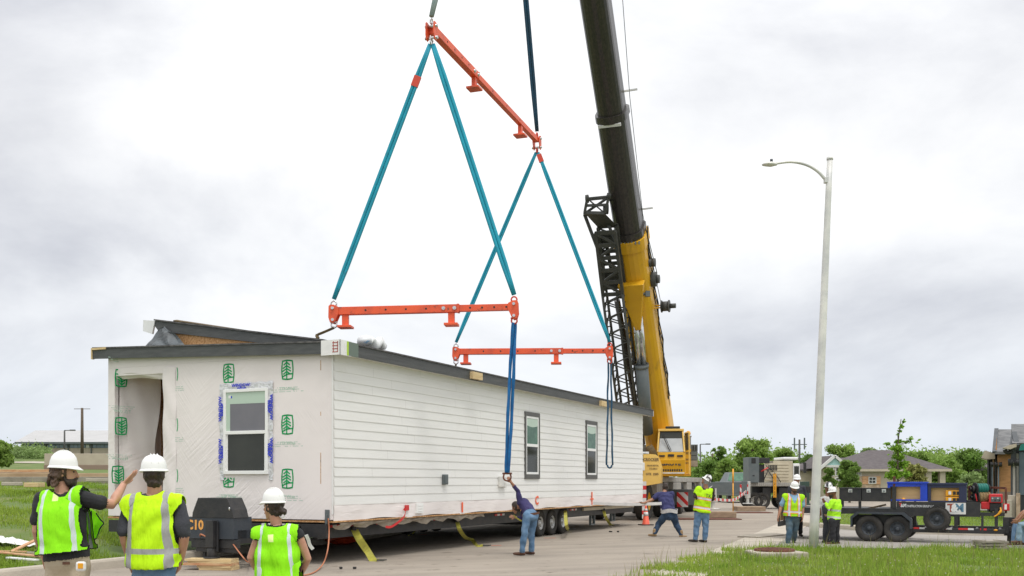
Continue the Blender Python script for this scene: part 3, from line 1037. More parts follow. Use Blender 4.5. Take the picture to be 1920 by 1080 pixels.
# ---- electrical boxes and marks on the side wall
a = hp(831, 899, 1, 0)
mb = MB(HM)
mb.span((a.x - .10, -.085, a.z - .12), (a.x + .10, -.02, a.z + .12))
mb.span((a.x - .08, -.10, a.z - .10), (a.x + .04, -.085, a.z + .09))
mb.build('outlet_box', 'greysteel', house, .008)
a = hp(937, 903, 1, 0)
mb = MB(HM)
mb.span((a.x - .14, -.09, a.z - .14), (a.x + .12, -.02, a.z + .14))
mb.span((a.x + .12, -.10, a.z - .16), (a.x + .22, -.03, a.z - .02))
mb.span((a.x + .14, -.08, a.z + .04), (a.x + .22, -.03, a.z + .12))
mb.build('meter_box', 'galv', house, .008)
a = hp(784, 954, 1, 0)
mb = MB(HM)
mb.span((a.x - .16, -.06, a.z - .10), (a.x + .14, -.02, a.z + .13))
for k in range(3):
 mb.span((a.x - .10, -.066, a.z - .06 + k * .06), (a.x + .08, -.06, a.z - .035 + k * .06))
mb.build('outlet_cover', 'vinyl', house, .006)
mk = MB(HM)
for px, w_ in ((867, .035),):
 a = hp(px, 950, 1, -.03)
 mk.span((a.x - w_, -.036, ZB), (a.x + w_, -.028, ZB + .25))
a = hp(1110, 935, 1, -.03)
mk.span((a.x - .04, -.036, ZB), (a.x + .04, -.028, ZB + .42))
mk.span((a.x - .14, -.036, ZB + .16), (a.x + .14, -.028, ZB + .21))
mk.build('paint_mark', 'spray', house)
a = hp(1007, 939, 1, -.03)
text('paint_letter', 'C', HM @ frame((a.x, -.03, a.z), (1, 0, 0), (0, 0, 1), (0, -1, 0)), .34, 'spray', house, .002, bold=.012)
# steel corner bracket and seams
mb = MB(HM)
a = hp(614.5, 950, 0, 0)
mb.span((-.03, a.y - .05, ZB - .10), (-.004, a.y + .05, ZB + .20))
mb.span((-.055, a.y - .02, ZB - .08), (-.03, a.y + .02, ZB + .1))
mb.build('corner_bracket', 'greysteel', house, .005)
mb = MB(HM)
mb.span((-.012, -.006, 1.0), (.011, .028, ZT + .02))
mb.build('corner_trim', 'siding', house)
mb = MB(HM)
for z, h in ((3.85, .2), (2.95, .08), (2.0, .22), (1.6, .5)):
 mb.span((-.0015, .29, z), (-.0002, .305, z + h))
mb.build('wrap_tear', 'osb', house)
# ---- roof: low front slope, fascia boards, raised rear slope
def zroof(y):
 return 4.36 + (4.60 - 4.36) * (y + .25) / (WID + .55)
X0, X1, Y0, Y1 = -.14, LEN + .55, -.25, WID + .32
mb = MB(HM)
T = .03
mb.add([(X0 - .02, Y0 - .02, zroof(Y0)), (X1 + .02, Y0 - .02, zroof(Y0)), (X1 + .02, Y1, zroof(Y1)), (X0 - .02, Y1, zroof(Y1)),
  (X0 - .02, Y0 - .02, zroof(Y0) + T), (X1 + .02, Y0 - .02, zroof(Y0) + T), (X1 + .02, Y1, zroof(Y1) + T), (X0 - .02, Y1, zroof(Y1) + T)],
  [(3, 2, 1, 0), (4, 5, 6, 7), (0, 1, 5, 4), (1, 2, 6, 5), (2, 3, 7, 6), (3, 0, 4, 7)])
mb.build('roof', 'shingle', house)
mb = MB(HM)
FH = .225
mb.span((X0 + .02, Y0, zroof(Y0) - FH), (X1, Y0 + .03, zroof(Y0) - .001))
mb.build('fascia', 'fascia', house, .004)
mb = MB(HM)
mb.prism([(Y0 + .03, zroof(Y0 + .03) - FH), (Y1, zroof(Y1) - FH), (Y1, zroof(Y1) - .001), (Y0 + .03, zroof(Y0 + .03) - .001)], 0, .03, frame((X0, 0, 0), (0, 1, 0), (0, 0, 1), (1, 0, 0)))
mb.build('fascia', 'fascia', house)
mb = MB(HM)
mb.span((X0 + .03, Y0 + .03, zroof(Y0) - FH + .03), (X1, .05, zroof(Y0) - FH + .045))
mb.build('soffit', 'siding', house)
mb = MB(HM)
mb.span((X0 - .025, Y1 - .42, zroof(Y1) - .035), (X0 - .003, Y1 + .03, zroof(Y1) + .012))
mb.span((X0 - .025, Y1 + .001, zroof(Y1) - FH - .01), (X0 + .05, Y1 + .03, zroof(Y1) - .035))
mb.build('rake_end_block', 'lumber', house)
# printed carton wrapped round the roof corner
mb = MB(HM)
zc, zb_ = zroof(Y0) + .05, zroof(Y0) - FH - .02
mb.span((X0 - .03, Y0 - .03, zb_), (X0 - .003, Y0 + .42, zc), 0)
mb.span((X0 - .03, Y0 - .03, zb_), (X0 + .36, Y0 - .003, zc), 0)
mb.span((X0 + .20, Y0 - .034, zb_ + .01), (X0 + .26, Y0 - .0305, zc - .01), 1)
mb.span((X0 + .26, Y0 - .033, zb_ + .01), (X0 + .60, Y0 - .002, zc - .01), 2)
for k in range(4):
 mb.span((X0 - .034, Y0 + .02, zb_ + .05 + k * .06), (X0 - .0305, Y0 + .15, zb_ + .065 + k * .06), 3)
mb.span((X0 - .034, Y0 + .02, zb_ + .06), (X0 - .0305, Y0 + .035, zc - .03), 3)
mb.span((X0 - .034, Y0 + .12, zb_ + .06), (X0 - .0305, Y0 + .135, zc - .03), 3)
mb.build('corner_carton', ['cardboard', 'limeedge', 'greyprint', 'redprint'], house)
# wood blocks nailed to the fascia
for px, py in ((893, 705), (1131, 757)):
 a = hp(px, py, 1, Y0 - .05)
 mb = MB(HM)
 mb.span((a.x - .26, Y0 - .10, a.z - .085), (a.x + .26, Y0 - .003, a.z + .085))
 mb.build('fascia_block', 'lumber', house, .004)
mb = MB(HM)
mb.span((X1 + .003, Y0 - .01, zroof(Y0) - FH), (X1 + .03, Y0 + .2, zroof(Y0) - .02))
mb.build('fascia_end_cap', 'whitepaint', house)
# raised rear slope standing back from the gable
ax, bx = .55, LEN + .2
pa = hp(585, 636, 0, ax)
pb = hp(290, 601, 0, ax)
yA, zA, yB, zB = pa.y, pa.z, pb.y, pb.z
mb = MB(HM)
mb.add([(ax - .03, yA - .3, zA - .05), (bx, yA - .3, zA - .05), (bx, yB, zB), (ax - .03, yB, zB), (ax - .03, yA - .3, zA - .02), (bx, yA - .3, zA - .02), (bx, yB, zB + .03), (ax - .03, yB, zB + .03)],
  [(3, 2, 1, 0), (4, 5, 6, 7), (0, 1, 5, 4), (1, 2, 6, 5), (2, 3, 7, 6), (3, 0, 4, 7)])
mb.build('upper_roof', 'shingle', house)
mb = MB(HM)
PL = frame((ax, 0, 0), (0, 1, 0), (0, 0, 1), (1, 0, 0))
mb.prism([(yA - .3, zA - .055), (yB - .02, zB - .005), (yB + .02, zB - .10), (yB - .12, zB - .25), (yA - .3, zA - .24)], 0, .04, PL)
mb.build('upper_fascia', 'fascia', house)
mb = MB(HM)
mb.prism([(yA + .2, 4.2), (yA + .2, zA - .1), (yB - .3, zB - .15), (yB - .3, 4.2)], .041, .08, PL)
mb.build('gable_panel', 'osb', house)
mb = MB(HM)
mb.prism([(yB - .02, zB - .01), (yB + .32, zB + .03), (yB + .33, zB - .22), (yB + .06, zB - .30)], -.02, .03, PL)
mb.build('ridge_end_board', 'whitepaint', house)
mb = MB(HM)
mb.span((ax + .1, yB - .3, 4.2), (bx, yB - .2, zB - .05))
mb.build('upper_wall', 'osb', house)
# loose membrane lifting at the foot of the gable
mb = MB(HM)
c0, c1, top = hp(268, 655, 0, ax - .25), hp(352, 652, 0, ax - .25), hp(308, 612, 0, ax - .05)
NN = 10
vs, fs = [], []
for i in range(NN + 1):
 for j in range(NN + 1):
  s, t = i / NN, j / NN
  base = c0.lerp(c1, s)
  pk = V(top)
  p = base.lerp(pk + V((0, (s - .5) * -.3 * (1 - t), 0)), t)
  p.x += -.12 * math.sin(s * math.pi) * (1 - t) + .05 * math.sin(s * 13 + t * 6) * (1 - t * .6)
  p.z += .02 * math.sin(s * 17 + t * 4) + .03 * math.sin(t * 9 + s * 3)
  p.z = max(p.z, zroof(p.y) + .035)
  vs.append(tuple(p))
for i in range(NN):
 for j in range(NN):
  a_ = i * (NN + 1) + j
  fs.append((a_, a_ + NN + 1, a_ + NN + 2, a_ + 1))
mb.add(vs, fs, 0, False)
mb.build('roof_membrane', 'membrane', house)
# torn belly sheet hanging under the floor edge
mb = MB(HM)
vs, fs = [], []
xa, xb = hp(640, 975, 1, 0).x, hp(915, 950, 1, 0).x
NN = 60
rr = random.Random(3)
for i in range(NN + 1):
 x = xa + (xb - xa) * i / NN
 dr = .05 + .11 * abs(math.sin(i * .21 + .5)) * (.5 + .5 * math.sin(i * .83)) + rr.uniform(0, .035)
 for j in range(5):
  vs.append((x, .05 + .12 * (j / 4) ** 1.5 - .06 * math.sin(i * .9 + j), ZB - .07 - dr * j / 4))
for i in range(NN):
 for j in range(4):
  a_ = i * 5 + j
  fs.append((a_, a_ + 1, a_ + 6, a_ + 5))
mb.add(vs, fs, 0, True)
mb.build('belly_sheet', 'belly', house)
# red lashing strap end on the wall
mb = MB()
def hw(x, y, z):
 return HM @ V((x, y, z))
a = hp(757, 954, 1, -.03)
b = hp(728, 990, 1, -.12)
pts = [hw(*a), hw(*(a + V((-.02, -.06, -.05)))), hw(*(a.lerp(b, .5) + V((.12, -.1, .0)))), hw(*(b + V((.12, -.02, .03)))), hw(*(b + V((-.1, 0, .03))))]
def smooth(pts, k=6):
 P = [V(p) for p in pts]
 out = []
 for i in range(len(P) - 1):
  p0, p1, p2, p3 = P[max(i - 1, 0)], P[i], P[i + 1], P[min(i + 2, len(P) - 1)]
  for j in range(k):
   t = j / k
   out.append(.5 * ((2 * p1) + (p2 - p0) * t + (2 * p0 - 5 * p1 + 4 * p2 - p3) * t * t + (3 * p1 - p0 - 3 * p2 + p3) * t ** 3))
 out.append(P[-1])
 return out
mb.ribbon(smooth(pts), .05, (0, 0, 1), .006)
mb.box(hw(*(a + V((.12, -.01, .02)))), (.14, .03, .12), HA)
tag(mb.build('strap', 'redtape', None, 0, pts[0]), 'short red strap drooping from the lower edge of the white wall', 'strap')
# wrapped bundle lying on the roof
mb = MB()
c = hw(*hp(716, 646, 1, .25))
L = HM.to_3x3()
Tb = Matrix.Translation(c) @ Matrix.Rotation(HA, 4, 'Z')
rr = random.Random(5)
vs = []
NXb, NYb = 9, 6
pr = []
for i in range(NXb + 1):
 for j in range(12):
  a_ = 2 * math.pi * j / 12
  sx = .28 * (1 - .25 * abs(i / NXb - .5))
  y_ = math.copysign(abs(math.cos(a_)) ** .5, math.cos(a_)) * sx
  z_ = math.copysign(abs(math.sin(a_)) ** .5, math.sin(a_)) * .12 * (1 - .5 * abs(i / NXb - .45) ** 1.5)
  vs.append(Tb @ V((-.30 + .60 * i / NXb, y_ * .8 + .25, z_ * .9 + .04 + .05 * math.sin(i * 1.3) + rr.uniform(-.03, .03))))
fs = [(i * 12 + j, i * 12 + (j + 1) % 12, (i + 1) * 12 + (j + 1) % 12, (i + 1) * 12 + j) for i in range(NXb) for j in range(12)]
fs += [tuple(reversed(range(12))), tuple(NXb * 12 + j for j in range(12))]
mb.add(vs, [tuple(reversed(f)) for f in fs], 0, True)
tag(mb.build('wrapped_bundle', 'bag', None, 0, Tb), 'white and blue plastic-wrapped bundle lying on the roof edge', 'bundle')
# ================================================================ transport trailer under the house
tr = thing('transport_trailer', 'long black transport trailer carrying the house module', 'trailer', HM @ V((8, 3, 0)), HA)
BZ = ZB - .09
mb = MB(HM)
for y in (.42, 1.6, 3.0, 4.3, 5.4):
 mb.span((-.02, y - .06, BZ - .30), (LEN, y + .06, BZ - .001))
for k in range(11):
 x = .25 + k * 1.93
 mb.span((x - .06, .48, BZ - .26), (x + .06, 5.34, BZ - .04))
mb.span((-.10, .1, BZ - .26), (-.025, 5.9, BZ))
mb.build('frame', 'blacksteel', tr)
# axles, hubs, wheels
def wheel(parent, Mx, R_, W_, rimR, rm='rim', holes=8, tread=False, dual=False):
 """axis = local z (outward face at +z); returns the tyre with its rim under it"""
 mb = MB(Mx)
 mb.lathe([(rimR, -W_ / 2), (R_ * .86, -W_ / 2), (R_ * .97, -W_ * .42), (R_, -W_ * .25), (R_, W_ * .25), (R_ * .97, W_ * .42), (R_ * .86, W_ / 2), (rimR * 1.02, W_ * .46), (rimR, W_ * .40)], n=36)
 if tread:
  for i in range(28):
   a = 2 * math.pi * i / 28
   for s in (-1, 1):
    mb.box((R_ * math.cos(a + s * .06), R_ * math.sin(a + s * .06), s * W_ * .24), (.05, .055, W_ * .4), a)
 t = mb.build('tyre', 'rubber', parent)
 mb = MB(Mx)
 mb.lathe([(rimR, -W_ * .40), (rimR, W_ * .40), (rimR * .93, W_ * .42), (rimR * .88, W_ * .28), (rimR * .62, W_ * .16), (rimR * .5, W_ * .24), (rimR * .30, W_ * .26), (rimR * .28, W_ * .40), (rimR * .16, W_ * .44), (0.001, W_ * .44)], n=32)
 o = mb.build('rim', rm, t)
 mb = MB(Mx)
 for i in range(holes):
  a = 2 * math.pi * i / holes
  r = rimR * .73
  mb.tube([(r * math.cos(a), r * math.sin(a), W_ * .14), (r * math.cos(a), r * math.sin(a), W_ * .235)], rimR * .085, 8)
 mb.build('wheel_hole', 'ink', o)
 return t
for u in (11.05, 11.95, 12.82):
 for y, sg in ((.42, -1), (4.9, 1)):
  if sg < 0 and u < 11:
   pass
  Mx = HM @ frame((u, y, .405), (1, 0, 0), (0, 0, sg * -1) if sg < 0 else (0, 0, 1), (0, -1, 0) if sg < 0 else (0, -1, 0))
  Mx = HM @ frame((u, y, .405), (1, 0, 0), (0, 0, 1), (0, -1, 0))
  wheel(tr, Mx, .40, .24, .20)
 mb = MB(HM)
 mb.cyl((u, .42, .405), (u, 4.9, .405), .06, 10)
 mb.build('axle', 'blacksteel', tr)
# reflective tape patches
tp_ = [(631, .28), (670, .25), (715, .2), (812, .34), (937, .30), (1075, .30), (1106, .28)]
mb = MB(HM)
for px, w_ in tp_:
 x = hp(px, 985, 1, .35).x
 for k in range(4):
  mb.span((x - w_ + k * w_ / 2, .345, BZ - .085), (x - w_ + (k + 1) * w_ / 2, .3595, BZ - .035), k % 2)
mb.build('reflective_tape', ['redtape', 'whitetape'], tr)
# hitch: tongue, box, cover, jack
jx = hp(402, 1000, 1, 1.46)
hx0 = -1.75
ty = 1.46
mb = MB(HM)
for y in (ty - .42, ty + .42):
 mb.span((hx0 + .1, y - .06, .48), (-.10, y + .06, .74))
mb.span((hx0, ty - .55, .40), (hx0 + .1, ty + .55, .56))
mb.span((hx0 + .02, ty - .5, .32), (hx0 + .09, ty + .45, .40))
mb.span((hx0 + .1, ty + .30, .16), (hx0 + .16, ty + .36, .45))
mb.span((-.9, -.2 + .4, .45), (-.72, 3.2, .66))
mb.build('tongue', 'blacksteel', tr, .006)
mb = MB(HM)
mb.span((hx0 - .02, ty - .48, .57), (hx0 + .5, ty + .62, .98))
mb.build('hitch_box', 'bluesteel', tr, .008)
mb = MB(HM)
PLh = frame((hx0 - .03, 0, 0), (0, 1, 0), (0, 0, 1), (1, 0, 0))
mb.prism([(ty - .50, .965), (ty + .50, .965), (ty + .49, 1.06), (ty + .36, 1.34), (ty - .34, 1.34), (ty - .46, 1.12)], 0, .42, PLh)
mb.build('hitch_cover', 'blacksteel', tr, .008)
mb = MB(HM)
mb.ball((hx0 - .035, ty + .13, .86), (.012, .028, .028))
mb.ball((hx0 - .035, ty - .40, 1.14), (.012, .02, .035))
mb.build('latch', 'chrome', tr)
text('stencil', 'C10', HM @ frame((hx0 - .024, ty + .44, .82), (0, -1, 0), (0, 0, 1), (-1, 0, 0)), .25, 'orange_ink', tr, .002, bold=.008)
mb = MB(HM)
mb.span((hx0 - .16, ty - .12, .42), (hx0 - .03, ty + .06, .92))
mb.span((hx0 - .13, ty - .10, .30), (hx0 - .05, ty + .03, .42))
mb.cyl((hx0 - .09, ty - .03, .24), (hx0 - .09, ty - .03, .40), .085, 14)
mb.cyl((hx0 - .09, ty - .03, .218), (hx0 - .09, ty - .03, .245), .15, 14)
mb.span((hx0 - .08, ty - .16, .34), (hx0 - .04, ty - .12, .9))
mb.build('jack', 'blacksteel', tr, .006)
mb = MB(HM)
mb.span((-.18, .95, .60), (-.105, 1.62, .80))
pl = mb.build('sign_plate', 'whitetape', tr, .003)
mb = MB()
text('plate_lettering', '#Mo', HM @ frame((-.182, 1.42, .735), (0, -1, 0), (0, 0, 1), (-1, 0, 0)), .12, 'ink', pl, .002, bold=.004)
mb = MB(HM)
pts = [(hx0 - .03, ty + .3, .62), (hx0 - .12, ty + .2, .66), (hx0 - .1, ty + .05, .60), (hx0 - .04, ty - .0, .57)]
mb.tube(smooth(pts), .014, 8)
mb.build('brake_hose', 'cord', tr)
mb = MB(HM)
for x, h in ((15.8, .3), (17.9, .25)):
 mb.span((x - .2, .42, BZ - .30 - h), (x - .14, .5, BZ - .29))
 mb.span((x + .14, .42, BZ - .30 - h), (x + .2, .5, BZ - .29))
 mb.span((x - .2, .42, BZ - .34 - h), (x + .2, .5, BZ - .29 - h))
mb.build('chain_hanger', 'greysteel', tr)
mb = MB(HM)
mb.span((14.6, .30, BZ - .12), (19.9, .359, BZ - .02))
mb.build('side_rail', 'beige', tr)
# cribbing planks under the jack
base = HM @ V((hx0 - .09, ty - .03, 0))
for k, (l, wd, off, rz) in enumerate(((.95, .20, .12, .05), (.90, .2, .10, -.06), (1.12, .16, -.06, .03))):
 pass
lay = [(.62, .06, .02, 'bottom'), (.62, .02, .047, ''), (1.0, -.05, .075, '')]
labels = ['pale plank at the bottom of the stack under the trailer jack', 'second plank from the bottom of the stack under the trailer jack', 'longer orange-edged plank in the middle of the stack under the jack', 'fourth plank up in the stack under the trailer jack', 'top plank of the stack, directly under the trailer jack foot']
zz = 0.006
for k, (l, dx, rz, h) in enumerate(((.66, .14, .02, .045), (.70, .12, -.05, .043), (.98, -.02, .03, .042), (.88, .03, -.02, .04), (.92, 0.0, .06, .04))):
 mb = MB(TR((base.x + dx, base.y, 0), RAD(-12) + rz))
 mb.span((-l / 2, -.16, zz), (l / 2, .16, zz + h - .001))
 tag(mb.build('plank', 'lumber' if k != 2 else 'plank', None, .002, (base.x + dx, base.y, zz)), labels[k], 'plank', 'planks stacked under the trailer jack')
 zz += h
# straps hanging from the trailer
def gstrap(label, top, pts, w=.10):
 mb = MB()
 P = smooth([top] + pts)
 k = len(P)
 sides = [V((1, .1, 0)).lerp(V((.35, .6, .5)), min(1, i / k * 1.2)) for i in range(k)]
 mb.ribbon(P, w, sides, .008)
 t = thing('tie_down_strap', label, 'strap', top, 0, 'yellow tie-down straps hanging from the trailer')
 mb.build('webbing', 'yellowweb', t)
 e = P[-1]
 mb = MB()
 mb.box((e.x + .07, e.y, e.z + .02), (.15, .06, .03))
 mb.cyl((e.x + .14, e.y, e.z + .02), (e.x + .2, e.y - .02, e.z + .03), .012)
 mb.build('hook', 'darkmetal', t)
 mb = MB()
 mb.box(V(top) + V((0, 0, .02)), (.09, .09, .10))
 mb.build('winch', 'blacksteel', t, .01)
def hg(px, py, y=.3):
 return HM @ hp(px, py, 1, y)
gstrap('wide yellow strap hanging near the trailer front, beside the orange bag', hg(665, 993), [hg(672, 1008, .1), gd(690, 1035, .18), gd(700, 1051, .02), gd(707, 1052, .015)], .15)
gstrap('yellow strap curling onto the road under the middle of the house', hg(857, 978), [hg(862, 993, .1), gd(873, 1008, .2), gd(886, 1013, .06), gd(894, 1024, .015), gd(906, 1024, .015)])
gstrap('yellow strap hanging straight down just behind the three trailer wheels', hg(1060, 957), [gd(1062, 985, .4), gd(1066, 993, .03)])
gstrap('yellow strap hanging under the far end of the house', hg(1132, 957), [hg(1136, 970, .1), gd(1145, 984, .03), gd(1152, 985, .015)])
gstrap('short yellow strap lying by the kerb in the shade under the house', hg(780, 985, 3.2), [gd(777, 996, .12), gd(772, 1003, .02), gd(765, 1003.5, .02)], .07)
# orange bag under the trailer, cord from the corner bracket
mb = MB()
c = gd(641, 1021)
rr = random.Random(9)
nb = 12
vs, fs = [], []
for i in range(7):
 for j in range(nb):
  a_ = 2 * math.pi * j / nb
  t = i / 6
  r = (.36 * math.sin(math.pi * (.12 + .80 * t)) + .02) * rr.uniform(.8, 1.15)
  vs.append(c + V((r * 1.15 * math.cos(a_), r * .6 * math.sin(a_), .01 + .26 * t * rr.uniform(.85, 1.05))))
fs = [(i * nb + j, i * nb + (j + 1) % nb, (i + 1) * nb + (j + 1) % nb, (i + 1) * nb + j) for i in range(6) for j in range(nb)] + [tuple(reversed(range(nb))), tuple(6 * nb + j for j in range(nb))]
mb.add(vs, fs, 0, False)
tag(mb.build('plastic_bag', 'redbag', None, 0, c), 'crumpled orange-red plastic bag on the road under the trailer front', 'bag')
mb = MB()
P = [HM @ (hp(615.5, 972, 0, -.05)), HM @ hp(617, 1000, 0, -.06), at(614, 1033, 19.2), at(604, 1060, 19.0), gd(582, 1076, .02), gd(545, 1080, .02), gd(500, 1086, .02)]
mb.tube(smooth(P), .014, 8)
tag(mb.build('cord', 'cord', None, 0, P[0]), 'orange-brown cord hanging from the corner bracket of the house to the road', 'cord')
mb = MB()
P = [HM @ V((hx0 + .1, ty - .35, .5)), gd(462, 1052, .25), gd(470, 1050, .02), gd(486, 1052, .02), gd(500, 1044, .02)]
mb.tube(smooth(P), .012, 8)
tag(mb.build('cord', 'cord', None, 0, P[0]), 'rusty brown cord trailing from the trailer hitch beside the planks', 'cord')
# ================================================================ lifting gear
def shackle(parent, p, d, r=.07, m='orangedk', w=.018, side=(1, 0, 0)):
 """bow shackle hanging from p in direction d"""
 d = V(d).normalized()
 x = (V(side) - d * V(side).dot(d)).normalized()
 p = V(p)
 pts = [p + x * r * .75]
 for i in range(9):
  a = math.pi * i / 8
  pts.append(p + x * (r * math.cos(a)) + d * (r * .9 + r * math.sin(a)))
 pts.append(p - x * r * .75)
 mb = MB()
 mb.tube(pts, w, 8)
 mb.tube([p + x * r * 1.25, p - x * r * 1.25], w * 1.15, 8)
 return mb.build('shackle', m, parent)
def spreader(label, A, B, frac, colr='orange', feet=(.065, .655)):
 """A = fixed end, B = telescoping end; a box beam with end plates, feet, bolts"""
 A, B = V(A), V(B)
 t = thing('spreader_bar', label, 'lifting bar', (A + B) / 2, 0, 'orange spreader bars of the lifting rig')
 d = (B - A).normalized()
 s = d.cross(V((0, 0, 1))).normalized()        # toward the camera side
 if s.y > 0:
  s = -s
 u = s.cross(d) if s.cross(d).z > 0 else d.cross(s)
 L = (B - A).length
 FM = frame(A, d, s.cross(d) * 0 + (u.cross(d)), u)
 mb = MB(FM)
 hb = .085
 mb.span((.06, -.08, -hb), (L * frac, .08, hb))
 mb.build('beam', colr, t, .008)
 mb = MB(FM)
 mb.span((L * frac - .05, -.088, -hb - .008), (L * frac, .088, hb + .008))
 mb.build('collar', colr, t, .004)
 mb = MB(FM)
 mb.span((L * frac, -.066, -hb * .82), (L - .05, .066, hb * .82))
 mb.build('extension_beam', colr, t, .006)
 for x, sg in ((0.0, 1), (L, -1)):
  mb = MB(FM)
  pl = [(a_ * .84 * sg + x, b_ * .88) for a_, b_ in ((-.11, .12), (-.07, .155), (.03, .15), (.15, .09), (.15, -.07), (.06, -.26), (0, -.31), (-.08, -.28), (-.12, -.16))]
  for y in (-.105, .083):
   mb.prism(pl, y, y + .022, FM.inverted() @ FM @ frame((0, 0, 0), (1, 0, 0), (0, 0, 1), (0, -1, 0)))
  mb.build('end_plate', colr, t, .003)
  mb = MB(FM)
  for z in (.055, -.20):
   mb.cyl((x, -.15, z), (x, .15, z), .032, 10)
  mb.build('pin', 'chrome', t)
  shackle(t, FM @ V((x, 0, .11)), (0, 0, 1), .062, 'chrome' if x == 0 else 'orangedk', .018, d)
  shackle(t, FM @ V((x, 0, -.24)), (0, 0, -1), .062, 'chrome' if x == 0 else 'orangedk', .018, d)
 for x in (L * feet[0], L * feet[1]):
  mb = MB(FM)
  mb.span((x - .07, -.05, -hb - .24), (x + .07, .05, -hb))
  mb.span((x - .15, -.16, -hb - .29), (x + .15, .16, -hb - .24))
  mb.build('foot', colr, t, .006)
 mb = MB(FM)
 xs = [L * frac * k for k in (.26, .42, .58, .74)] + [L * frac + (L - L * frac) * k for k in (.2, .42, .64, .86)]
 for i, x in enumerate(xs):
  y = .081 if i < 4 else .067
  for q in (-1, 1):
   mb.cyl((x, q * y, 0), (x, q * (y + .002), 0), .022, 10)
 mb.build('bolt_hole', 'ink', t)
 mb = MB(FM)
 for x in (L * frac - .34, L * frac - .10):
  mb.cyl((x, -.11, 0), (x, .11, 0), .04, 10)
  mb.cyl((x, -.125, 0), (x, .125, 0), .02, 8)
 mb.build('bolt', 'chrome', t)
 return t, FM, L
NL, NR = at(626, 584, 22.0), at(964, 576, 21.7)
FL, FR = at(855, 659.5, 29.2), at(1143, 658, 28.9)
T1, T2 = at(809, 54, 21.85), at(1007, 264, 29.0)
spreader('orange spreader bar nearest the camera, level above the front of the house', NL, NR, .70)
spreader('orange spreader bar farther back, crossing in front of the crane jib', FL, FR, .70)
tb, TFM, TL = spreader('topmost orange spreader bar, slanting in the sky between the slings', T1, T2, .36, 'orange', (.34, .80))
text('bar_lettering', 'TANDEMLOC', TFM @ frame((TL * .62, -.082, 0), (1, 0, 0), (0, 0, 1), (0, -1, 0)), .1, 'greyprint', tb, .002) if False else None
def sling(label, a, b, m, w=.13, t=.03, group=None, sag=0.0, tab=None):
 a, b = V(a), V(b)
 pts = [a.lerp(b, i / 16) + V((0, 0, -sag * math.sin(math.pi * i / 16))) for i in range(17)]
 th = thing('sling', label, 'sling', a, 0, group)
 view = V((0, 1, 0)).cross(b - a).normalized()
 mb = MB()
 # two legs of a round sling lying side by side
 for s in (-1, 1):
  P = []
  for i, p in enumerate(pts):
   k = min(1, min(i, 16 - i) / 2.0)
   P.append(p + view * (s * w * .26 * (.35 + .65 * k)))
  mb.tube(P, [w * .27] * 17, 10, 0, True, t, (0, 1, 0))
 mb.build('webbing', m, th)
 if tab is not None:
  mb = MB()
  p, q = a.lerp(b, tab - .02), a.lerp(b, tab + .02)
  mb.bar(p, q, w * 1.12, t * 2.6, (0, 1, 0))
  mb.build('tag', 'orangedk', th)
 return th
G1 = 'slings of the lifting rig'
HOOK = V((-.28, 25.4, 21.25))
d0 = V((0, 0, -.34))
sling('leftmost teal sling, running from the top bar to the near bar, with red tag', T1 + d0 + V((-.03, 0, 0)), NL + V((0, 0, .27)), 'teal', .135, .03, G1, 0, .145)
sling('long teal sling from the top bar down to the right end of the near bar', T1 + d0 + V((.03, 0, 0)), NR + V((0, 0, .27)), 'teal', .145, .03, G1)
sling('teal sling from the top bar\'s far end to the left of the far bar', T2 + d0 + V((-.03, 0, 0)), FL + V((0, 0, .27)), 'teal', .12, .03, G1)
sling('teal sling beside the jib, down to the right end of the far bar', T2 + d0 + V((.03, 0, 0)), FR + V((0, 0, .27)), 'teal', .12, .03, G1, 0, .03)
sling('short grey-green sling rising from the left end of the top bar out of the picture', T1 + V((0, 0, .27)), HOOK, 'greenweb', .15, .03, G1)
sling('dark blue sling rising from the right end of the top bar out of the picture', T2 + V((0, 0, .27)), HOOK, 'navyweb', .15, .03, G1)
# hanging slings
def loop_sling(label, top, bot, amp, m, gap, nst=2):
 th = thing('sling', label, 'sling', top, 0, 'blue slings hanging down in front of the white wall')
 mb = MB()
 r = .038
 r = .036 if nst == 2 else .027
 for s in (-1, 1):
  P, rs = [], []
  for i in range(41):
   k = i / 40
   p = V(top).lerp(V(bot), k)
   ww = gap * (math.sin(math.pi * k) ** .6 if nst == 2 else (.25 + .75 * k)) + .02
   P.append(p + V((s * ww + amp * math.sin(k * 19 + s), .04 * s * math.cos(k * 11), 0)))
   rs.append(r * (.98 + .07 * math.sin(i * .9 + s)))
  mb.tube(P, rs, 8)
 if nst == 3:
  P = [V(bot) + V((gap * 1.0 * math.cos(a), .02 * math.sin(a), gap * 1.3 * math.sin(a))) for a in np.linspace(math.pi, 2 * math.pi, 9)]
  mb.tube(P, r * .95, 8)
 mb.build('webbing', m, th)
 return th
nt_ = NR + V((0, 0, -.34))
nb_ = at(951, 886, 21.9)
th = loop_sling('blue doubled sling hanging from the near bar, its shackle held by the bending worker', nt_, nb_, .003, 'blue', .022)
shackle(th, nb_ + V((0, 0, -.02)), (0, 0, -1), .085, 'rust', .018, (1, 0, 0))
ft_ = FR + V((0, 0, -.34))
loop_sling('dark blue loop sling hanging empty from the far bar, right of the windows', ft_, at(1143, 872, 28.6), .007, 'navyweb', .062, 3)
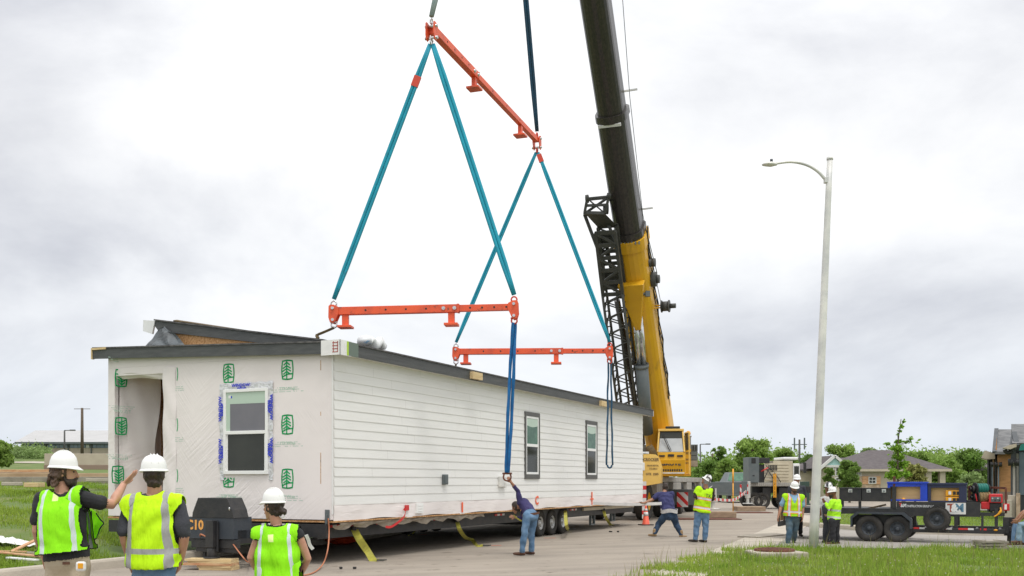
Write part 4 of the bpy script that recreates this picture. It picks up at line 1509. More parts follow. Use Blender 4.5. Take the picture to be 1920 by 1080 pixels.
# brown straps at the left ends going down onto the roof
def brown(label, a, b, c):
 mb = MB()
 P = smooth([V(a), V(a).lerp(V(b), .5) + V((0, 0, -.02)), V(b), V(c)])
 mb.ribbon(P, .12, (0, 1, .3), .05)
 tag(mb.build('lifting_strap', 'brownweb', None, 0, P[0]), label, 'strap', 'brown straps lying over the roof')
yk = hp(585, 632, 1, 1.9)
brown('brown strap from the left end of the near bar down to the roof', NL + V((0, 0, -.36)), HM @ V((1.75, 2.05, 4.80)), HM @ V((1.6, 5.6, 5.42)))
brown('brown strap from the left end of the far bar down to the roof edge', FL + V((0, 0, -.36)), FL + V((-.05, .02, -.62)), HM @ V((10.1, 5.6, 5.42)))
# ================================================================ the mobile crane
Bf = V((6.55, 45.0, EYE + (HZ - 800) / FOC * 45))
TIP = V((-.28, 25.4, 30.0))
crane = thing('mobile_crane', 'yellow mobile crane with a black telescopic boom, behind the far end of the house', 'crane', (7.2, 47, 0), 0)
bd = (TIP - Bf).normalized()
bs = bd.cross(V((0, 0, 1))).normalized()          # sideways
if bs.x < 0:
 bs = -bs
bu = bs.cross(bd)
if bu.z < 0:
 bu = -bu
BL = (TIP - Bf).length
def boom_sec(s0, s1, w, h, name, m, n=10):
 """one telescope section: flat top, rounded belly"""
 prof = []
 for i in range(n + 1):
  a = math.pi + math.pi * i / n
  prof.append((w / 2 * math.cos(a), -h * .12 + h * .38 * math.sin(a)))
 prof += [(w / 2, h * .40), (w * .40, h * .5), (-w * .40, h * .5), (-w / 2, h * .40)]
 mb = MB()
 k = len(prof)
 vs = [Bf + bd * s + bs * x + bu * z for s in (s0, s1) for x, z in prof]
 fs = [(i, (i + 1) % k, k + (i + 1) % k, k + i) for i in range(k)] + [tuple(reversed(range(k))), tuple(range(k, 2 * k))]
 mb.add(vs, fs, 0, False)
 return mb.build(name, m, crane)
def sec_at(py):
 """distance along the boom whose centre falls on picture row py"""
 z0, y0_ = Bf.z - EYE, Bf.y
 k = (HZ - py) / FOC
 return (k * y0_ - z0) / (bd.z - k * bd.y)
s1 = sec_at(442)
s2 = sec_at(212)
W1, W2, W3 = 1.22, 1.06, .97
boom1 = boom_sec(-.9, s1, W1, 1.45, 'boom_base', 'craneyel')
boom_sec(s1 - .3, s2, W2, 1.22, 'boom_section', 'boomblack')
boom_sec(s2 - .3, s2 + 10.5, W3, 1.08, 'boom_section', 'boomblack')
boom_sec(s2 + 10.2, BL, .86, .95, 'boom_section', 'boomblack')
def collar(s, w, h, m, ln=.22):
 return boom_sec(s - ln, s, w, h, 'boom_collar', m)
collar(s1 + .02, W1 * 1.10, 1.58, 'craneyel', .45)
collar(s1 + .30, W2 * 1.14, 1.40, 'boomblack', .26)
collar(s2 + .05, W2 * 1.09, 1.32, 'boomblack', .26)
mb = MB()
p = Bf + bd * (s2 - .25) - bu * .58
mb.bar(p - bs * .42, p + bs * .42, .09, .10, bd)
mb.build('wear_pad', 'whitetape', crane)
def bp(s, x, z):
 return Bf + bd * s + bs * x + bu * z
# ribs, pins and fittings on the base section
mb = MB()
s_b = sec_at(536)
mb.cyl(bp(s_b, -.55, -.74), bp(s_b, .55, -.74), .06, 12)
mb.box(bp(s_b, -.56, -.74), (.18, .18, .22))
mb.box(bp(s_b, .56, -.74), (.18, .18, .22))
for k in range(8):
 mb.box(bp(s1 + .0, -.5 + k * .143, -.70), (.05, .05, .12))
mb.build('boom_fitting', 'greysteel', crane)
s_c = sec_at(590)
mb = MB()
# bracket for the derricking cylinder
T_ = frame(Bf, bs, bd, bu)
mb.prism([(-.55, s_c + 1.9), (.5, s_c + 1.9), (.12, s_c - .15), (-.1, s_c - .15)], -1.02, -.60, T_)
mb.build('cylinder_bracket', 'craneyel', crane, .03)
# cables down the right flank
mb = MB()
for k in range(3):
 P = [bp(s1 + .2 - i * (s1 - 1.2) / 14, .66 + .05 * math.sin(i * 2.1 + k), .12 + k * .12) for i in range(15)]
 mb.tube(P, .022, 6)
mb.build('hose_run', 'ink', crane)
mb = MB()
for py, x in ((497, .62), (528, .70)):
 s = sec_at(py)
 mb.cyl(bp(s, x - .22, .1), bp(s, x + .12, .1), .30 if py == 528 else .16, 20)
 mb.cyl(bp(s, x + .12, .1), bp(s, x + .24, .1), .17, 16)
mb.build('hose_reel', 'darkmetal', crane)
s = sec_at(577)
mb = MB()
mb.cyl(bp(s, .92, 0), bp(s, 1.2, 0), .20, 18)
mb.cyl(bp(s, .88, 0), bp(s, .92, 0), .25, 18)
mb.cyl(bp(s, 1.18, 0), bp(s, 1.23, 0), .25, 18)
mb.cyl(bp(s, 1.23, 0), bp(s, 1.48, 0), .10, 12)
mb.build('warning_lamp_drum', 'darkmetal', crane)
mb = MB()
for z in (-.1, .1):
 mb.bar(bp(s, .55, z), bp(s, .9, z), .05, .05)
mb.build('drum_bracket', 'craneyel', crane)
mb = MB()
for py in (183, 405):
 q = sec_at(py)
 mb.bar(bp(q, .4, .5), bp(q, .95, .55), .05, .06)
mb.build('line_guide', 'galv', crane)
# thin line running along the boom
mb = MB()
P = [at(1166, -20, 33.2), at(1181, 183, 36.3), at(1205, 400, 39.3), at(1241, 577, 41.5)]
mb.tube(P, .012, 6)
P = [at(1205, 420, 39.5), at(1225, 500, 40.2)]
mb.tube(P, .018, 6)
P = [at(1209, 420, 39.5), at(1232, 512, 40.2)]
mb.tube(P, .018, 6)
mb.tube([at(1244, 660, 42.5), at(1256, 762, 44.5)], .012, 6)
mb.build('winch_rope', 'greysteel', crane)
# boom tip with sheaves, hoist ropes and the hook block (above the picture)
mb = MB()
mb.box(TIP + V((0, 0, .1)), (1.0, 1.3, 1.0))
for x in (-.25, 0, .25):
 mb.cyl(TIP + V((x - .05, -.7, 0)), TIP + V((x + .05, -.7, 0)), .38, 18)
mb.build('boom_head', 'craneyel', crane, .05)
mb = MB()
for x in (-.2, -.07, .07, .2):
 mb.tube([TIP + V((x, -.9, -.2)), HOOK + V((x, 0, 1.7))], .014, 6)
mb.build('hoist_rope', 'greysteel', crane)
mb = MB()
mb.box(HOOK + V((0, 0, 1.25)), (.6, .35, 1.0))
mb.tube(smooth([HOOK + V((0, 0, .8)), HOOK + V((.16, 0, .3)), HOOK + V((0, 0, -.05)), HOOK + V((-.18, 0, .15)), HOOK + V((-.2, 0, .35))]), .07, 10)
mb.build('hook_block', 'craneyel', crane, .03)
# derricking cylinder
pA = bp(s_c, .0, -.95)
pA = at(1196, 592, pA.y)
pB = at(1213, 812, 43.4)
dd = (pB - pA)
mb = MB()
for x in (-.10, .10):
 mb.cyl(pA + V((x, 0, 0)), pA.lerp(pB, .45) + V((x, 0, 0)), .11, 14)
mb.build('piston_rod', 'chrome', crane)
mb = MB()
mb.cyl(pA.lerp(pB, .40), pB, .27, 20)
mb.cyl(pA.lerp(pB, .40), pA.lerp(pB, .425), .30, 20)
mb.build('derricking_cylinder', 'greysteel', crane)
mb = MB()
mb.tube([bp(.2, -.75, -.3), bp(s_b - .5, -.86, -.2)], .13, 10)
mb.build('boom_side_tube', 'boomblack', crane)
# stowed lattice jib on the left of the boom
J0, J1 = at(1180, 772, 43.6), at(1137, 430, 38.6)
jd = (J1 - J0).normalized()
js = bs
ju = js.cross(jd)
def jp(s, x, z):
 return J0 + jd * s + js * x + ju * z
JL = (J1 - J0).length
lat = JL * .69
mb = MB()
cw = .40
ch = [(-1, -1), (1, -1), (1, 1), (-1, 1)]
for a, b in ch:
 mb.tube([jp(-2, a * cw, b * .36), jp(lat, a * cw * 1.02, b * .36)], .055, 8)
nb = 22
for i in range(nb):
 q0, q1 = -2 + (lat + 2) * i / nb, -2 + (lat + 2) * (i + 1) / nb
 for (a, b), (c_, d_) in zip(ch, ch[1:] + ch[:1]):
  p, q = (a, b), (c_, d_)
  if i % 2:
   p, q = q, p
  mb.tube([jp(q0, p[0] * cw, p[1] * .36), jp(q1, q[0] * cw, q[1] * .36)], .028, 6)
mb.tube([jp(-2, 0, 0), jp(lat, .1, 0)], .05, 8)
mb.build('jib_lattice', 'darkmetal', crane)
mb = MB()
# box part with plates, then the head frame
for a in (-1, 1):
 mb.bar(jp(lat - .1, a * cw, -.30), jp(JL * 1.0, a * cw * .95, -.24), .12, .16, ju)
 mb.bar(jp(lat - .1, a * cw, .30), jp(JL * 1.0, a * cw * .95, .24), .12, .16, ju)
for k in range(6):
 q = lat + (JL - lat) * k / 5
 mb.bar(jp(q, -cw, -.30), jp(q, cw, -.30), .16, .06, ju)
 mb.bar(jp(q, -cw, .30), jp(q, cw, .30), .16, .06, ju)
for k in range(5):
 mb.bar(jp(lat + (JL - lat) * k / 5, cw * (-1) ** k, .3), jp(lat + (JL - lat) * (k + 1) / 5, -cw * (-1) ** k, .3), .09, .09, ju)
 q = lat + (JL - lat) * (k + .12) / 5
 q1 = lat + (JL - lat) * (k + .88) / 5
 sgn = 1 if k % 2 else -1
 mb.bar(jp(q, -cw * sgn, -.31), jp(q1, cw * sgn, -.31), .06, .06, ju)
for q0, q1 in ((lat + .0, lat + .7), (lat + 1.9, lat + 2.3)):
 mb.bar(jp(q0, 0, -.33), jp(q1, 0, -.33), cw * 2.0, .03, ju)
mb.bar(jp(lat - .2, -.05, -.38), jp(JL * .93, -.18, -.40), .13, .13, ju)
mb.build('jib_box', 'darkmetal', crane, .01)
h0, h1, h2, h3 = at(1096, 399, 38.0), at(1134, 400, 38.0), at(1101, 372, 37.8), at(1142, 368, 37.8)
bk = V((.05, .75, .15))
mb = MB()
for a, b in ((h0, h2), (h1, h3)):
 mb.bar(a, b, .10, .16, (0, 1, 0))
 mb.bar(a + bk, b + bk, .10, .16, (0, 1, 0))
 mb.cyl(b - V((.06, 0, 0)), b + V((.06, 0, .02)), .13, 12)
 mb.cyl(b + bk - V((.06, 0, 0)), b + bk + V((.06, 0, .02)), .13, 12)
 mb.bar(b, b + bk, .08, .08)
 mb.bar(a, a + bk, .08, .08)
 mb.bar(a, b + bk, .05, .05)
mb.bar(h0, h1, .12, .12)
mb.bar(h2, h3, .07, .07)
mb.bar(h2 + bk, h3 + bk, .07, .07)
mb.bar(h0, h3, .05, .05)
mb.bar(h1, h2, .05, .05)
mb.bar(h0 + bk, h3 + bk, .06, .06)
mb.bar(h0 + bk, h1 + bk, .10, .14)
mb.bar(h1, h1 + bk, .08, .08)
mb.bar(h1, h3 + bk, .06, .06)
mb.bar(h0.lerp(h2, .5), h1.lerp(h3, .5), .06, .10)
mb.cyl(h1.lerp(h3, .3) + bk * .5 - V((.1, 0, 0)), h1.lerp(h3, .3) + bk * .5 + V((.1, 0, 0)), .2, 14)
n0, n1 = jp(JL, -cw * .95, -.24), jp(JL, cw * .95, -.24)
mb.add([h0, h1, n1, n0, h0 + bk * .12, h1 + bk * .12, n1 + bk * .12, n0 + bk * .12], [(0, 1, 2, 3), (7, 6, 5, 4), (0, 4, 5, 1), (1, 5, 6, 2), (3, 2, 6, 7), (0, 3, 7, 4)])
mb.bar(h1 + bk, jp(JL * .93, cw, .24), .08, .12)
mb.bar(h0 + bk, jp(JL * .93, -cw, .24), .08, .12)
mb.build('jib_head', 'darkmetal', crane, .01)
mb = MB()
for q, z in ((JL * .80, -.2), (JL * .28, -.1)):
 mb.bar(jp(q, cw, z), bp((jp(q, cw, z) - Bf).dot(bd), -.5, -.2), .12, .18)
mb.build('jib_mount', 'darkmetal', crane)
# carrier: long chassis going away to the right
cdir = V((math.sin(RAD(19)), math.cos(RAD(19)), 0))
cside = V((cdir.y, -cdir.x, 0))                  # to the right of travel away
O = V((5.95, 42.7, 0)) - cside * 1.35            # front axle centre line
CM_ = frame(O, cside, cdir, (0, 0, 1))           # x right, y away, z up
mb = MB(CM_)
mb.span((-1.3, -.2, 1.15), (1.15, 15.0, 1.62))
mb.span((-1.35, 1.2, 1.62), (1.35, 14.2, 1.86))
mb.span((1.05, 1.3, 1.1), (1.35, 2.6, 1.6))
mb.span((1.05, 5.3, .7), (1.36, 7.6, 1.6))
mb.span((1.05, 9.5, .9), (1.36, 11.0, 1.6))
mb.span((1.15, 14.0, .6), (1.40, 14.5, 1.86))
mb.build('carrier_deck', 'carrier', crane, .02)
for y in (0, 3.9, 8.4, 12.4):
 for x in (1.02, -1.02):
  wheel(crane, CM_ @ frame((x, y, .80), (0, 1, 0), (0, 0, 1), (1, 0, 0)), .80, .55, .40, 'craneyel', 10)
mb = MB(CM_)
for y in (0, 3.9, 8.4, 12.4):
 mb.cyl((-.9, y, .8), (.9, y, .8), .16, 10)
mb.build('axle', 'blacksteel', crane)
# driver cab of the carrier, pale yellow side with lettering
FP = lambda px, py, d: at(px, py, d)
cabv = [FP(1203, 912, 41.6), FP(1238, 906, 41.6), FP(1240, 878, 41.6), FP(1233, 856, 41.6), FP(1228, 852, 41.6), FP(1206, 850, 41.6), FP(1207, 880, 41.6)]
mb = MB()
bkv = V((-1.6, 1.9, 0))
n_ = len(cabv)
mb.add(cabv + [v + V((.35, 1.7, 0)) for v in cabv], [tuple(range(n_))] + [tuple(reversed(range(n_, 2 * n_)))] + [(i, n_ + i, n_ + (i + 1) % n_, (i + 1) % n_) for i in range(n_)])
mb.build('fender_panel', 'cranepale', crane)
mb = MB(CM_)
mb.span((-1.3, -2.0, .7), (.3, .7, 2.2))
mb.span((-1.25, -1.8, 2.2), (.15, .5, 2.9))
mb.build('driver_cab', 'craneyel', crane, .08)
pn = frame(FP(1222, 880, 41.585), (1, 0, 0), (0, 0, 1), (0, -1, 0))
join_text('panel_lettering', [('CROCKER', frame(FP(1221, 862, 41.585), (1, 0, 0), (0, 0, 1), (0, -1, 0)), .18, .004, .78),
        ('CRANE RENTAL', frame(FP(1224, 873, 41.585), (1, 0, 0), (0, 0, 1), (0, -1, 0)), .085, .002, .8),
        ('512-282-2', frame(FP(1225, 879, 41.585), (1, 0, 0), (0, 0, 1), (0, -1, 0)), .10, .002, .8),
        ('GTK  3205', frame(FP(1223, 889, 41.585), (1, 0, 0), (0, 0, 1), (0, -1, 0)), .13, .003, .9)], 'sepia_ink', crane)
mb = MB()
a = FP(1205, 875, 41.5)
mb.box(a, (.16, .12, .34))
mb.build('mirror', 'whitepaint', crane, .03)
mb = MB()
mb.box(FP(1208, 850, 41.8), (.34, .4, .12))
mb.build('headboard', 'whitepaint', crane, .02)
# striped marker plate at the front corner
mb = MB()
for k in range(9):
 z0 = .12 + k * .17
 mb.span((5.36, 41.2, z0), (5.53, 41.25, z0 + .17), k % 2)
mb.build('marker_plate', ['whitetape', 'redtape'], crane)
# turntable and operator cab
mb = MB(CM_)
mb.lathe([(1.25, 1.86), (1.25, 2.02), (1.1, 2.02), (1.1, 2.14), (0, 2.14)], Matrix.Translation((0, 4.6, 0)), 32)
mb.build('turntable', 'blacksteel', crane)
ux = V((math.cos(RAD(-14)), math.sin(RAD(-14)), 0)).normalized()   # superstructure axes
ux = V((.966, -.14, 0)).normalized()
uy = V((-ux.y, ux.x, 0))
cabO = at(1258, 880, 43.0)
CB = frame((cabO.x, cabO.y, 0), ux, uy, (0, 0, 1))
zc0, zc1 = at(0, 893, 43).z, at(0, 806, 43).z
hw_ = .60
mb = MB(CB)
# lower cab body, tapering outwards below the windscreen
zl = at(0, 848, 43).z
mb.add([(-hw_, 0, zc0), (hw_, 0, zc0), (hw_, 1.7, zc0), (-hw_, 1.7, zc0), (-hw_, -.16, zl - .34), (hw_, -.16, zl - .34), (hw_, 1.7, zl - .34), (-hw_, 1.7, zl - .34),
  (-hw_, -.12, zl), (hw_, -.12, zl), (hw_, 1.7, zl), (-hw_, 1.7, zl)],
  [(3, 2, 1, 0), (0, 1, 5, 4), (1, 2, 6, 5), (2, 3, 7, 6), (3, 0, 4, 7), (4, 5, 9, 8), (5, 6, 10, 9), (6, 7, 11, 10), (7, 4, 8, 11), (8, 9, 10, 11)])
mb.build('operator_cab', 'craneyel', crane, .02)
mb = MB(CB)
tp2 = .10
for x in (-1, 1):
 mb.bar((x * (hw_ - .03), -.11, zl), (x * (hw_ - .10), .14, zc1), .07, .09, (0, 1, 0))
 mb.bar((x * (hw_ - .03), 1.66, zl), (x * (hw_ - .08), 1.6, zc1), .10, .09, (0, 1, 0))
mb.bar((hw_ - .03, .95, zl), (hw_ - .10, .95, zc1), .06, .12, (0, 1, 0))
mb.box((0, .85, zc1), (hw_ * 2 - .1, 1.6, .10))
mb.build('cab_frame', 'cranepale', crane, .015)
mb = MB(CB)
mb.add([(-hw_ + .07, -.10, zl + .02), (hw_ - .07, -.10, zl + .02), (hw_ - .13, .07, zl + (zc1 - zl) * .62), (-hw_ + .13, .07, zl + (zc1 - zl) * .62)], [(0, 1, 2, 3)])
mb.build('windscreen', 'glassgrey', crane)
mb = MB(CB)
mb.add([(-hw_ + .13, .072, zl + (zc1 - zl) * .62), (hw_ - .13, .072, zl + (zc1 - zl) * .62), (hw_ - .14, .155, zc1 - .05), (-hw_ + .14, .155, zc1 - .05)], [(0, 1, 2, 3)])
mb.add([(hw_ - .035, .0, zl), (hw_ - .035, 1.6, zl), (hw_ - .10, 1.55, zc1 - .05), (hw_ - .10, .18, zc1 - .05)], [(0, 1, 2, 3)])
mb.add([(-hw_ + .035, .0, zl), (-hw_ + .10, .18, zc1 - .05), (-hw_ + .10, 1.55, zc1 - .05), (-hw_ + .035, 1.6, zl)], [(0, 1, 2, 3)])
mb.build('cab_window', 'glassdark', crane)
mb = MB(CB)
mb.bar((-.36, -.06, zl + .75), (-.05, -.125, zl + .06), .03, .03)
mb.bar((-.30, -.06, zl + .75), (.02, -.125, zl + .06), .02, .02)
mb.build('wiper', 'ink', crane)
mb = MB(CB)
mb.box((-.38, -.16, zl - .16), (.24, .06, .07))
mb.box((.38, -.16, zl - .16), (.24, .06, .07))
mb.box((0, -.16, zl - .14), (.26, .05, .10))
for k in range(11):
 mb.box((-.5 + k * .095, -.058, zc0 + .26), (.06, .03, .10))
mb.build('grille', 'ink', crane)
mb = MB(CB)
mb.box((0, -.06, zc0 + .14), (1.14, .10, .06))
mb.build('cab_bumper', 'galv', crane)
text('cab_lettering', 'GROVE', CB @ frame((0, -.118, zl - .50), (1, 0, 0), (0, .28, .96), (0, -.96, .28)), .215, 'ink', crane, .008, bold=.010, sx=1.2)
mb = MB(CB)
mb.box((.08, .28, zc1 + .11), (.62, .22, .11))
mb.build('light_bar', 'ink', crane, .03)
# open cab door with a pale edge, standing out to the right
mb = MB(CB)
for a, b in (((hw_ + .02, 1.0, zc0 + .1), (hw_ + .19, .15, zc0 + .1)), ((hw_ + .02, 1.0, zc1 - .1), (hw_ + .17, .2, zc1 - .1)), ((hw_ + .19, .15, zc0 + .1), (hw_ + .17, .2, zc1 - .1)), ((hw_ + .02, 1.0, zc0 + .1), (hw_ + .02, 1.0, zc1 - .1))):
 mb.bar(a, b, .05, .07, (0, 1, .3))
mb.build('cab_door', 'cranepale', crane)
mb = MB(CB)
mb.add([(hw_ + .04, .96, zl + .1), (hw_ + .175, .22, zl + .1), (hw_ + .165, .25, zc1 - .13), (hw_ + .04, .96, zc1 - .13)], [(0, 1, 2, 3)])
mb.build('door_glass', 'glassgrey', crane)
# engine house behind the cab with lettering, beacon, counterweights
mb = MB()
e0 = at(1284, 893, 44.6)
z0, z1 = at(0, 893, 44.6).z, at(0, 843, 44.6).z
EM = frame((e0.x, e0.y, 0), ux, uy, (0, 0, 1))
mb = MB(EM)
mb.prism([(-.25, z0), (.27, z0), (.27, z1 + .02), (.12, z1 + .10), (-.14, z1 - .5)], -3.2, 0, frame((0, 0, 0), (1, 0, 0), (0, 0, 1), (0, -1, 0)))
mb.build('engine_house', 'craneyel', crane, .02)
join_text('engine_lettering', [('CROCKER', EM @ frame((.11, -.012, z1 - .16), (1, 0, 0), (0, 0, 1), (0, -1, 0)), .13, .005, .58), ('CRANE', EM @ frame((.12, -.012, z1 - .44), (1, 0, 0), (0, 0, 1), (0, -1, 0)), .11, .003, .7), ('RENTAL', EM @ frame((.12, -.012, z1 - .60), (1, 0, 0), (0, 0, 1), (0, -1, 0)), .08, .003, .7)], 'sepia_ink', crane)
mb = MB(EM)
zt = at(0, 818, 44.6).z
for x in (-.05, .1, .25):
 mb.bar((x, .05, z1), (x, .05, zt), .05, .05)
 mb.bar((x, .5, z1), (x, .5, zt), .05, .05)
mb.box((.10, .3, zt), (.40, .55, .05))
mb.build('intake_frame', 'carrier', crane)
mb = MB(EM)
mb.ball((.16, .3, zt + .14), (.11, .11, .12))
mb.build('beacon', 'toolyellow', crane)
cw0 = at(1301, 875, 46.5)
CWM = frame((cw0.x, cw0.y, 0), ux, uy, (0, 0, 1))
zs = [at(0, py, 46.5).z for py in (875, 863, 854.5, 846, 833)]
for k in range(4):
 mb = MB(CWM)
 mb.span((-2.6, 0, zs[k] + .01), (.18, 1.3, zs[k + 1] - .01))
 if k == 3:
  for j in range(3):
   mb.span((-.18 + j * .12, -.02, zs[k] + .05), (-.11 + j * .12, .0, zs[k + 1] - .05), 1)
 mb.build('counterweight', ['greysteel' if k else 'concdark', 'ink'], crane, .01)
# dark void behind the cab and boom foot brackets
mb = MB(EM)
mb.span((-2.2, -.2, z0), (-.3, 3.0, z0 + .5))
mb.span((-1.5, .6, z0 + .5), (-1.38, 1.9, z0 + 1.9))
mb.span((-.62, .6, z0 + .5), (-.5, 1.9, z0 + 1.9))
mb.build('slewing_platform', 'craneyel', crane, .02)
mb = MB()
mb.cyl(at(1216, 852, 43.0), at(1228, 846, 43.0), .33, 16)
mb.build('winch_drum', 'brownweb', crane)
# outriggers: two beams to the right with chevron plates, jacks and floats
def outrigger(y, x1, zlo, zhi, plate_x, jack_x):
 mb = MB(CM_)
 mb.span((.3, y - .25, zlo), (x1, y + .25, zhi))
 mb.span((x1 - .02, y - .3, zlo - .05), (x1 + .30, y + .3, zhi + .05))
 mb.build('outrigger_beam', 'greysteel', crane, .015)
 mb = MB(CM_)
 # chevron plate as a white board with red slanting bars
 s = (zhi - zlo) * .95
 x0, z0 = plate_x, zlo - .1
 mb.span((x0, y - .285, z0), (x0 + s * .75, y - .255, z0 + s), 0)
 def band(poly):
  mb.prism([(x0 + a * s * .75, z0 + b * s) for a, b in poly], .2855, .2885, frame((0, y, 0), (1, 0, 0), (0, 0, 1), (0, -1, 0)), 1)
 band([(0, .75), (0, 1), (.12, 1), (1, .34), (1, .1), (.9, .1)])
 band([(0, 0), (0, .38), (.5, 0)])
 band([(.62, 1), (1, .72), (1, 1)])
 mb.build('chevron_plate', ['whitetape', 'redtape'], crane)
 mb = MB(CM_)
 jx_ = jack_x
 mb.span((jx_ - .14, y - .14, .70), (jx_ + .14, y + .14, zhi + .05))
 mb.cyl((jx_, y, .36), (jx_, y, .8), .085, 14)
 mb.cyl((jx_, y, .345), (jx_, y, .40), .30, 18)
 mb.build('outrigger_jack', 'galv', crane)
q = CM_.inverted()
pj = q @ gd(1336, 969)
outrigger(pj.y + .2, pj.x - .45, .55, 1.28, pj.x - 1.65, pj.x + .0)
pj2 = q @ gd(1402, 956)
outrigger(pj2.y, pj2.x - .30, .95, 1.62, pj2.x - .42, pj2.x)
mb = MB(CM_)
for x in (-1.3, -.95):
 mb.prism([(x - .1, 0), (x + .12, -.12), (x + .05, 0), (x + .12, .12)], .2505, .2535, frame((pj2.x - .7 + x * .8 + .3, pj2.y, 1.3), (1, 0, 0), (0, 0, 1), (0, -1, 0)))
mb.build('arrow_mark', 'whitetape', crane)
# red and white barrier tape between the jacks
t_a, t_b, t_c = at(1340, 936, 44), at(1376, 937, 48), at(1399, 921, 50.5)
mb = MB()
P = smooth([t_a, t_b, t_c], 10)
for i in range(len(P) - 1):
 mb.bar(P[i], P[i + 1], .012, .12, (0, 0, 1), i % 2)
tag(mb.build('barrier_tape', ['redtape', 'whitetape'], None, 0, t_a), 'red and white barrier tape tied between the crane outrigger jacks', 'tape')
# timber mats under the floats
def timber(label, px0, px1, pyb, pyt, m='oldwood', dep=.9, z0=.03, g='timbers under the crane outriggers'):
 a, b = gd(px0, pyb), gd(px1, pyb)
 h = (pyb - pyt) / FOC * a.y
 mb = MB()
 n = 3
 for k in range(1):
  mb.box(((a.x + b.x) / 2, a.y + dep / 2, z0 + h / 2), (b.x - a.x, dep, h))
 tag(mb.build('timber', m, None, .015, (a.x, a.y, z0)), label, 'timber', g)
timber('squared timber under the near outrigger float, just right of the man in jeans', 1323, 1381, 973, 962, 'oldwood', 1.1, .05)
timber('squared timber under the far outrigger float, in front of the flatbed truck', 1383, 1436, 960.5, 952, 'oldwood', 1.1, .06)
def board(label, px0, px1, py, th=.04, dep=1.3):
 a, b = gd(px0, py), gd(px1, py)
 mb = MB()
 mb.box(((a.x + b.x) / 2, a.y + dep / 2, th / 2 + .006), (b.x - a.x, dep, th))
 tag(mb.build('ground_board', 'rust', None, .004, (a.x, a.y, .006)), label, 'board', 'flat boards under the timbers')
board('flat brown board lying under the near outrigger timber', 1275, 1391, 975.0)
board('flat brown board lying under the far outrigger timber', 1352, 1450, 962.5)
# ================================================================ flatbed truck behind
D = 60.0
def K(px, py, d=D):
 return at(px, py, d)
fl = thing('flatbed_truck', 'beige and white flatbed truck parked behind the crane, cab facing right', 'truck', (14.5, 60, 0), 0)
zb = K(0, 905).z
xl, xr = K(1409, 0).x, K(1489, 0).x
mb = MB()
mb.span((xl, D, zb - .22), (xr, D + 2.3, zb))
for k in range(22):
 mb.span((xl + .02 + k * (xr - xl) / 22, D - .03, zb - .20), (xl + .08 + k * (xr - xl) / 22, D - .001, zb - .02))
mb.build('bed', 'carrier', fl, .01)
mb = MB()
mb.span((xl + .2, D + .7, zb - .62), (xr + 1.2, D + 1.0, zb - .23))
mb.span((xl + .2, D + 1.5, zb - .62), (xr + 1.2, D + 1.8, zb - .23))
mb.span((K(1432, 0).x, D + .2, .55), (K(1447, 0).x, D + .7, zb - .3))
mb.span((K(1462, 0).x, D + .1, .5), (K(1488, 0).x, D + .9, zb - .3))
mb.build('chassis', 'blacksteel', fl)
for px in (1418, 1431, 1478):
 for y in (.35, 1.95):
  wheel(fl, frame((K(px, 0).x, D + y, .5), (1, 0, 0), (0, 0, 1), (0, -1, 0)), .5, .34, .28, 'carrier', 8)
c0, c1 = K(1450, 903), K(1487, 861)
mb = MB()
mb.span((c0.x, D + .05, zb), (c1.x, D + 2.2, c1.z - .1))
for k in range(6):
 z = zb + .12 + k * (c1.z - zb - .3) / 6
 mb.span((K(1434, 0).x, D + .02, z), (c1.x - .25, D + .049, z + .13))
mb.build('headboard', 'beige', fl, .02)
mb = MB()
for k in range(6):
 mb.span((K(1441 + k * 2.9, 0).x, D - .005, K(0, 882).z), (K(1442.6 + k * 2.9, 0).x, D + .019, K(0, 872).z))
mb.build('grille', 'ink', fl)
mb = MB()
mb.span((K(1487, 0).x + .01, D + .0, .75), (K(1500, 0).x, D + 2.3, K(0, 869).z))
mb.span((K(1487, 0).x - .6, D + .03, K(0, 862).z), (K(1497, 0).x, D + 2.2, K(0, 857).z))
mb.build('cab', 'whitepaint', fl, .05)
mb = MB()
mb.span((K(1489, 0).x, D - .012, K(0, 890).z), (K(1498, 0).x, D - .001, K(0, 874).z))
mb.build('cab_window', 'glassdark', fl)
mb = MB()
mb.bar(K(1499, 868), K(1510, 868), .04, .04)
mb.box(K(1509, 877), (.14, .2, .62))
mb.build('mirror', 'ink', fl, .03)
mb = MB()
for px in (1451, 1454.5):
 mb.bar(K(px, 888, D - .1), K(px, 933, D - .1), .06, .06)
for py in (893, 902, 911, 920, 930):
 mb.bar(K(1451, py, D - .1), K(1454.5, py, D - .1), .05, .05)
mb.build('ladder', 'toolyellow', fl)
mb = MB()
for a, b in (((1437, 878), (1452, 900)), ((1441, 880), (1432, 900)), ((1452, 886), (1464, 904)), ((1436, 873), (1450, 884))):
 mb.tube([K(*a, D - .06), K(*b, D - .08)], .025, 6)
mb.build('lashing', 'blacksteel', fl)
mb = MB()
mb.tube([K(1427, 884, D - .1), K(1440, 877, D - .1)], .04, 6)
mb.build('red_lashing', 'redtape', fl)
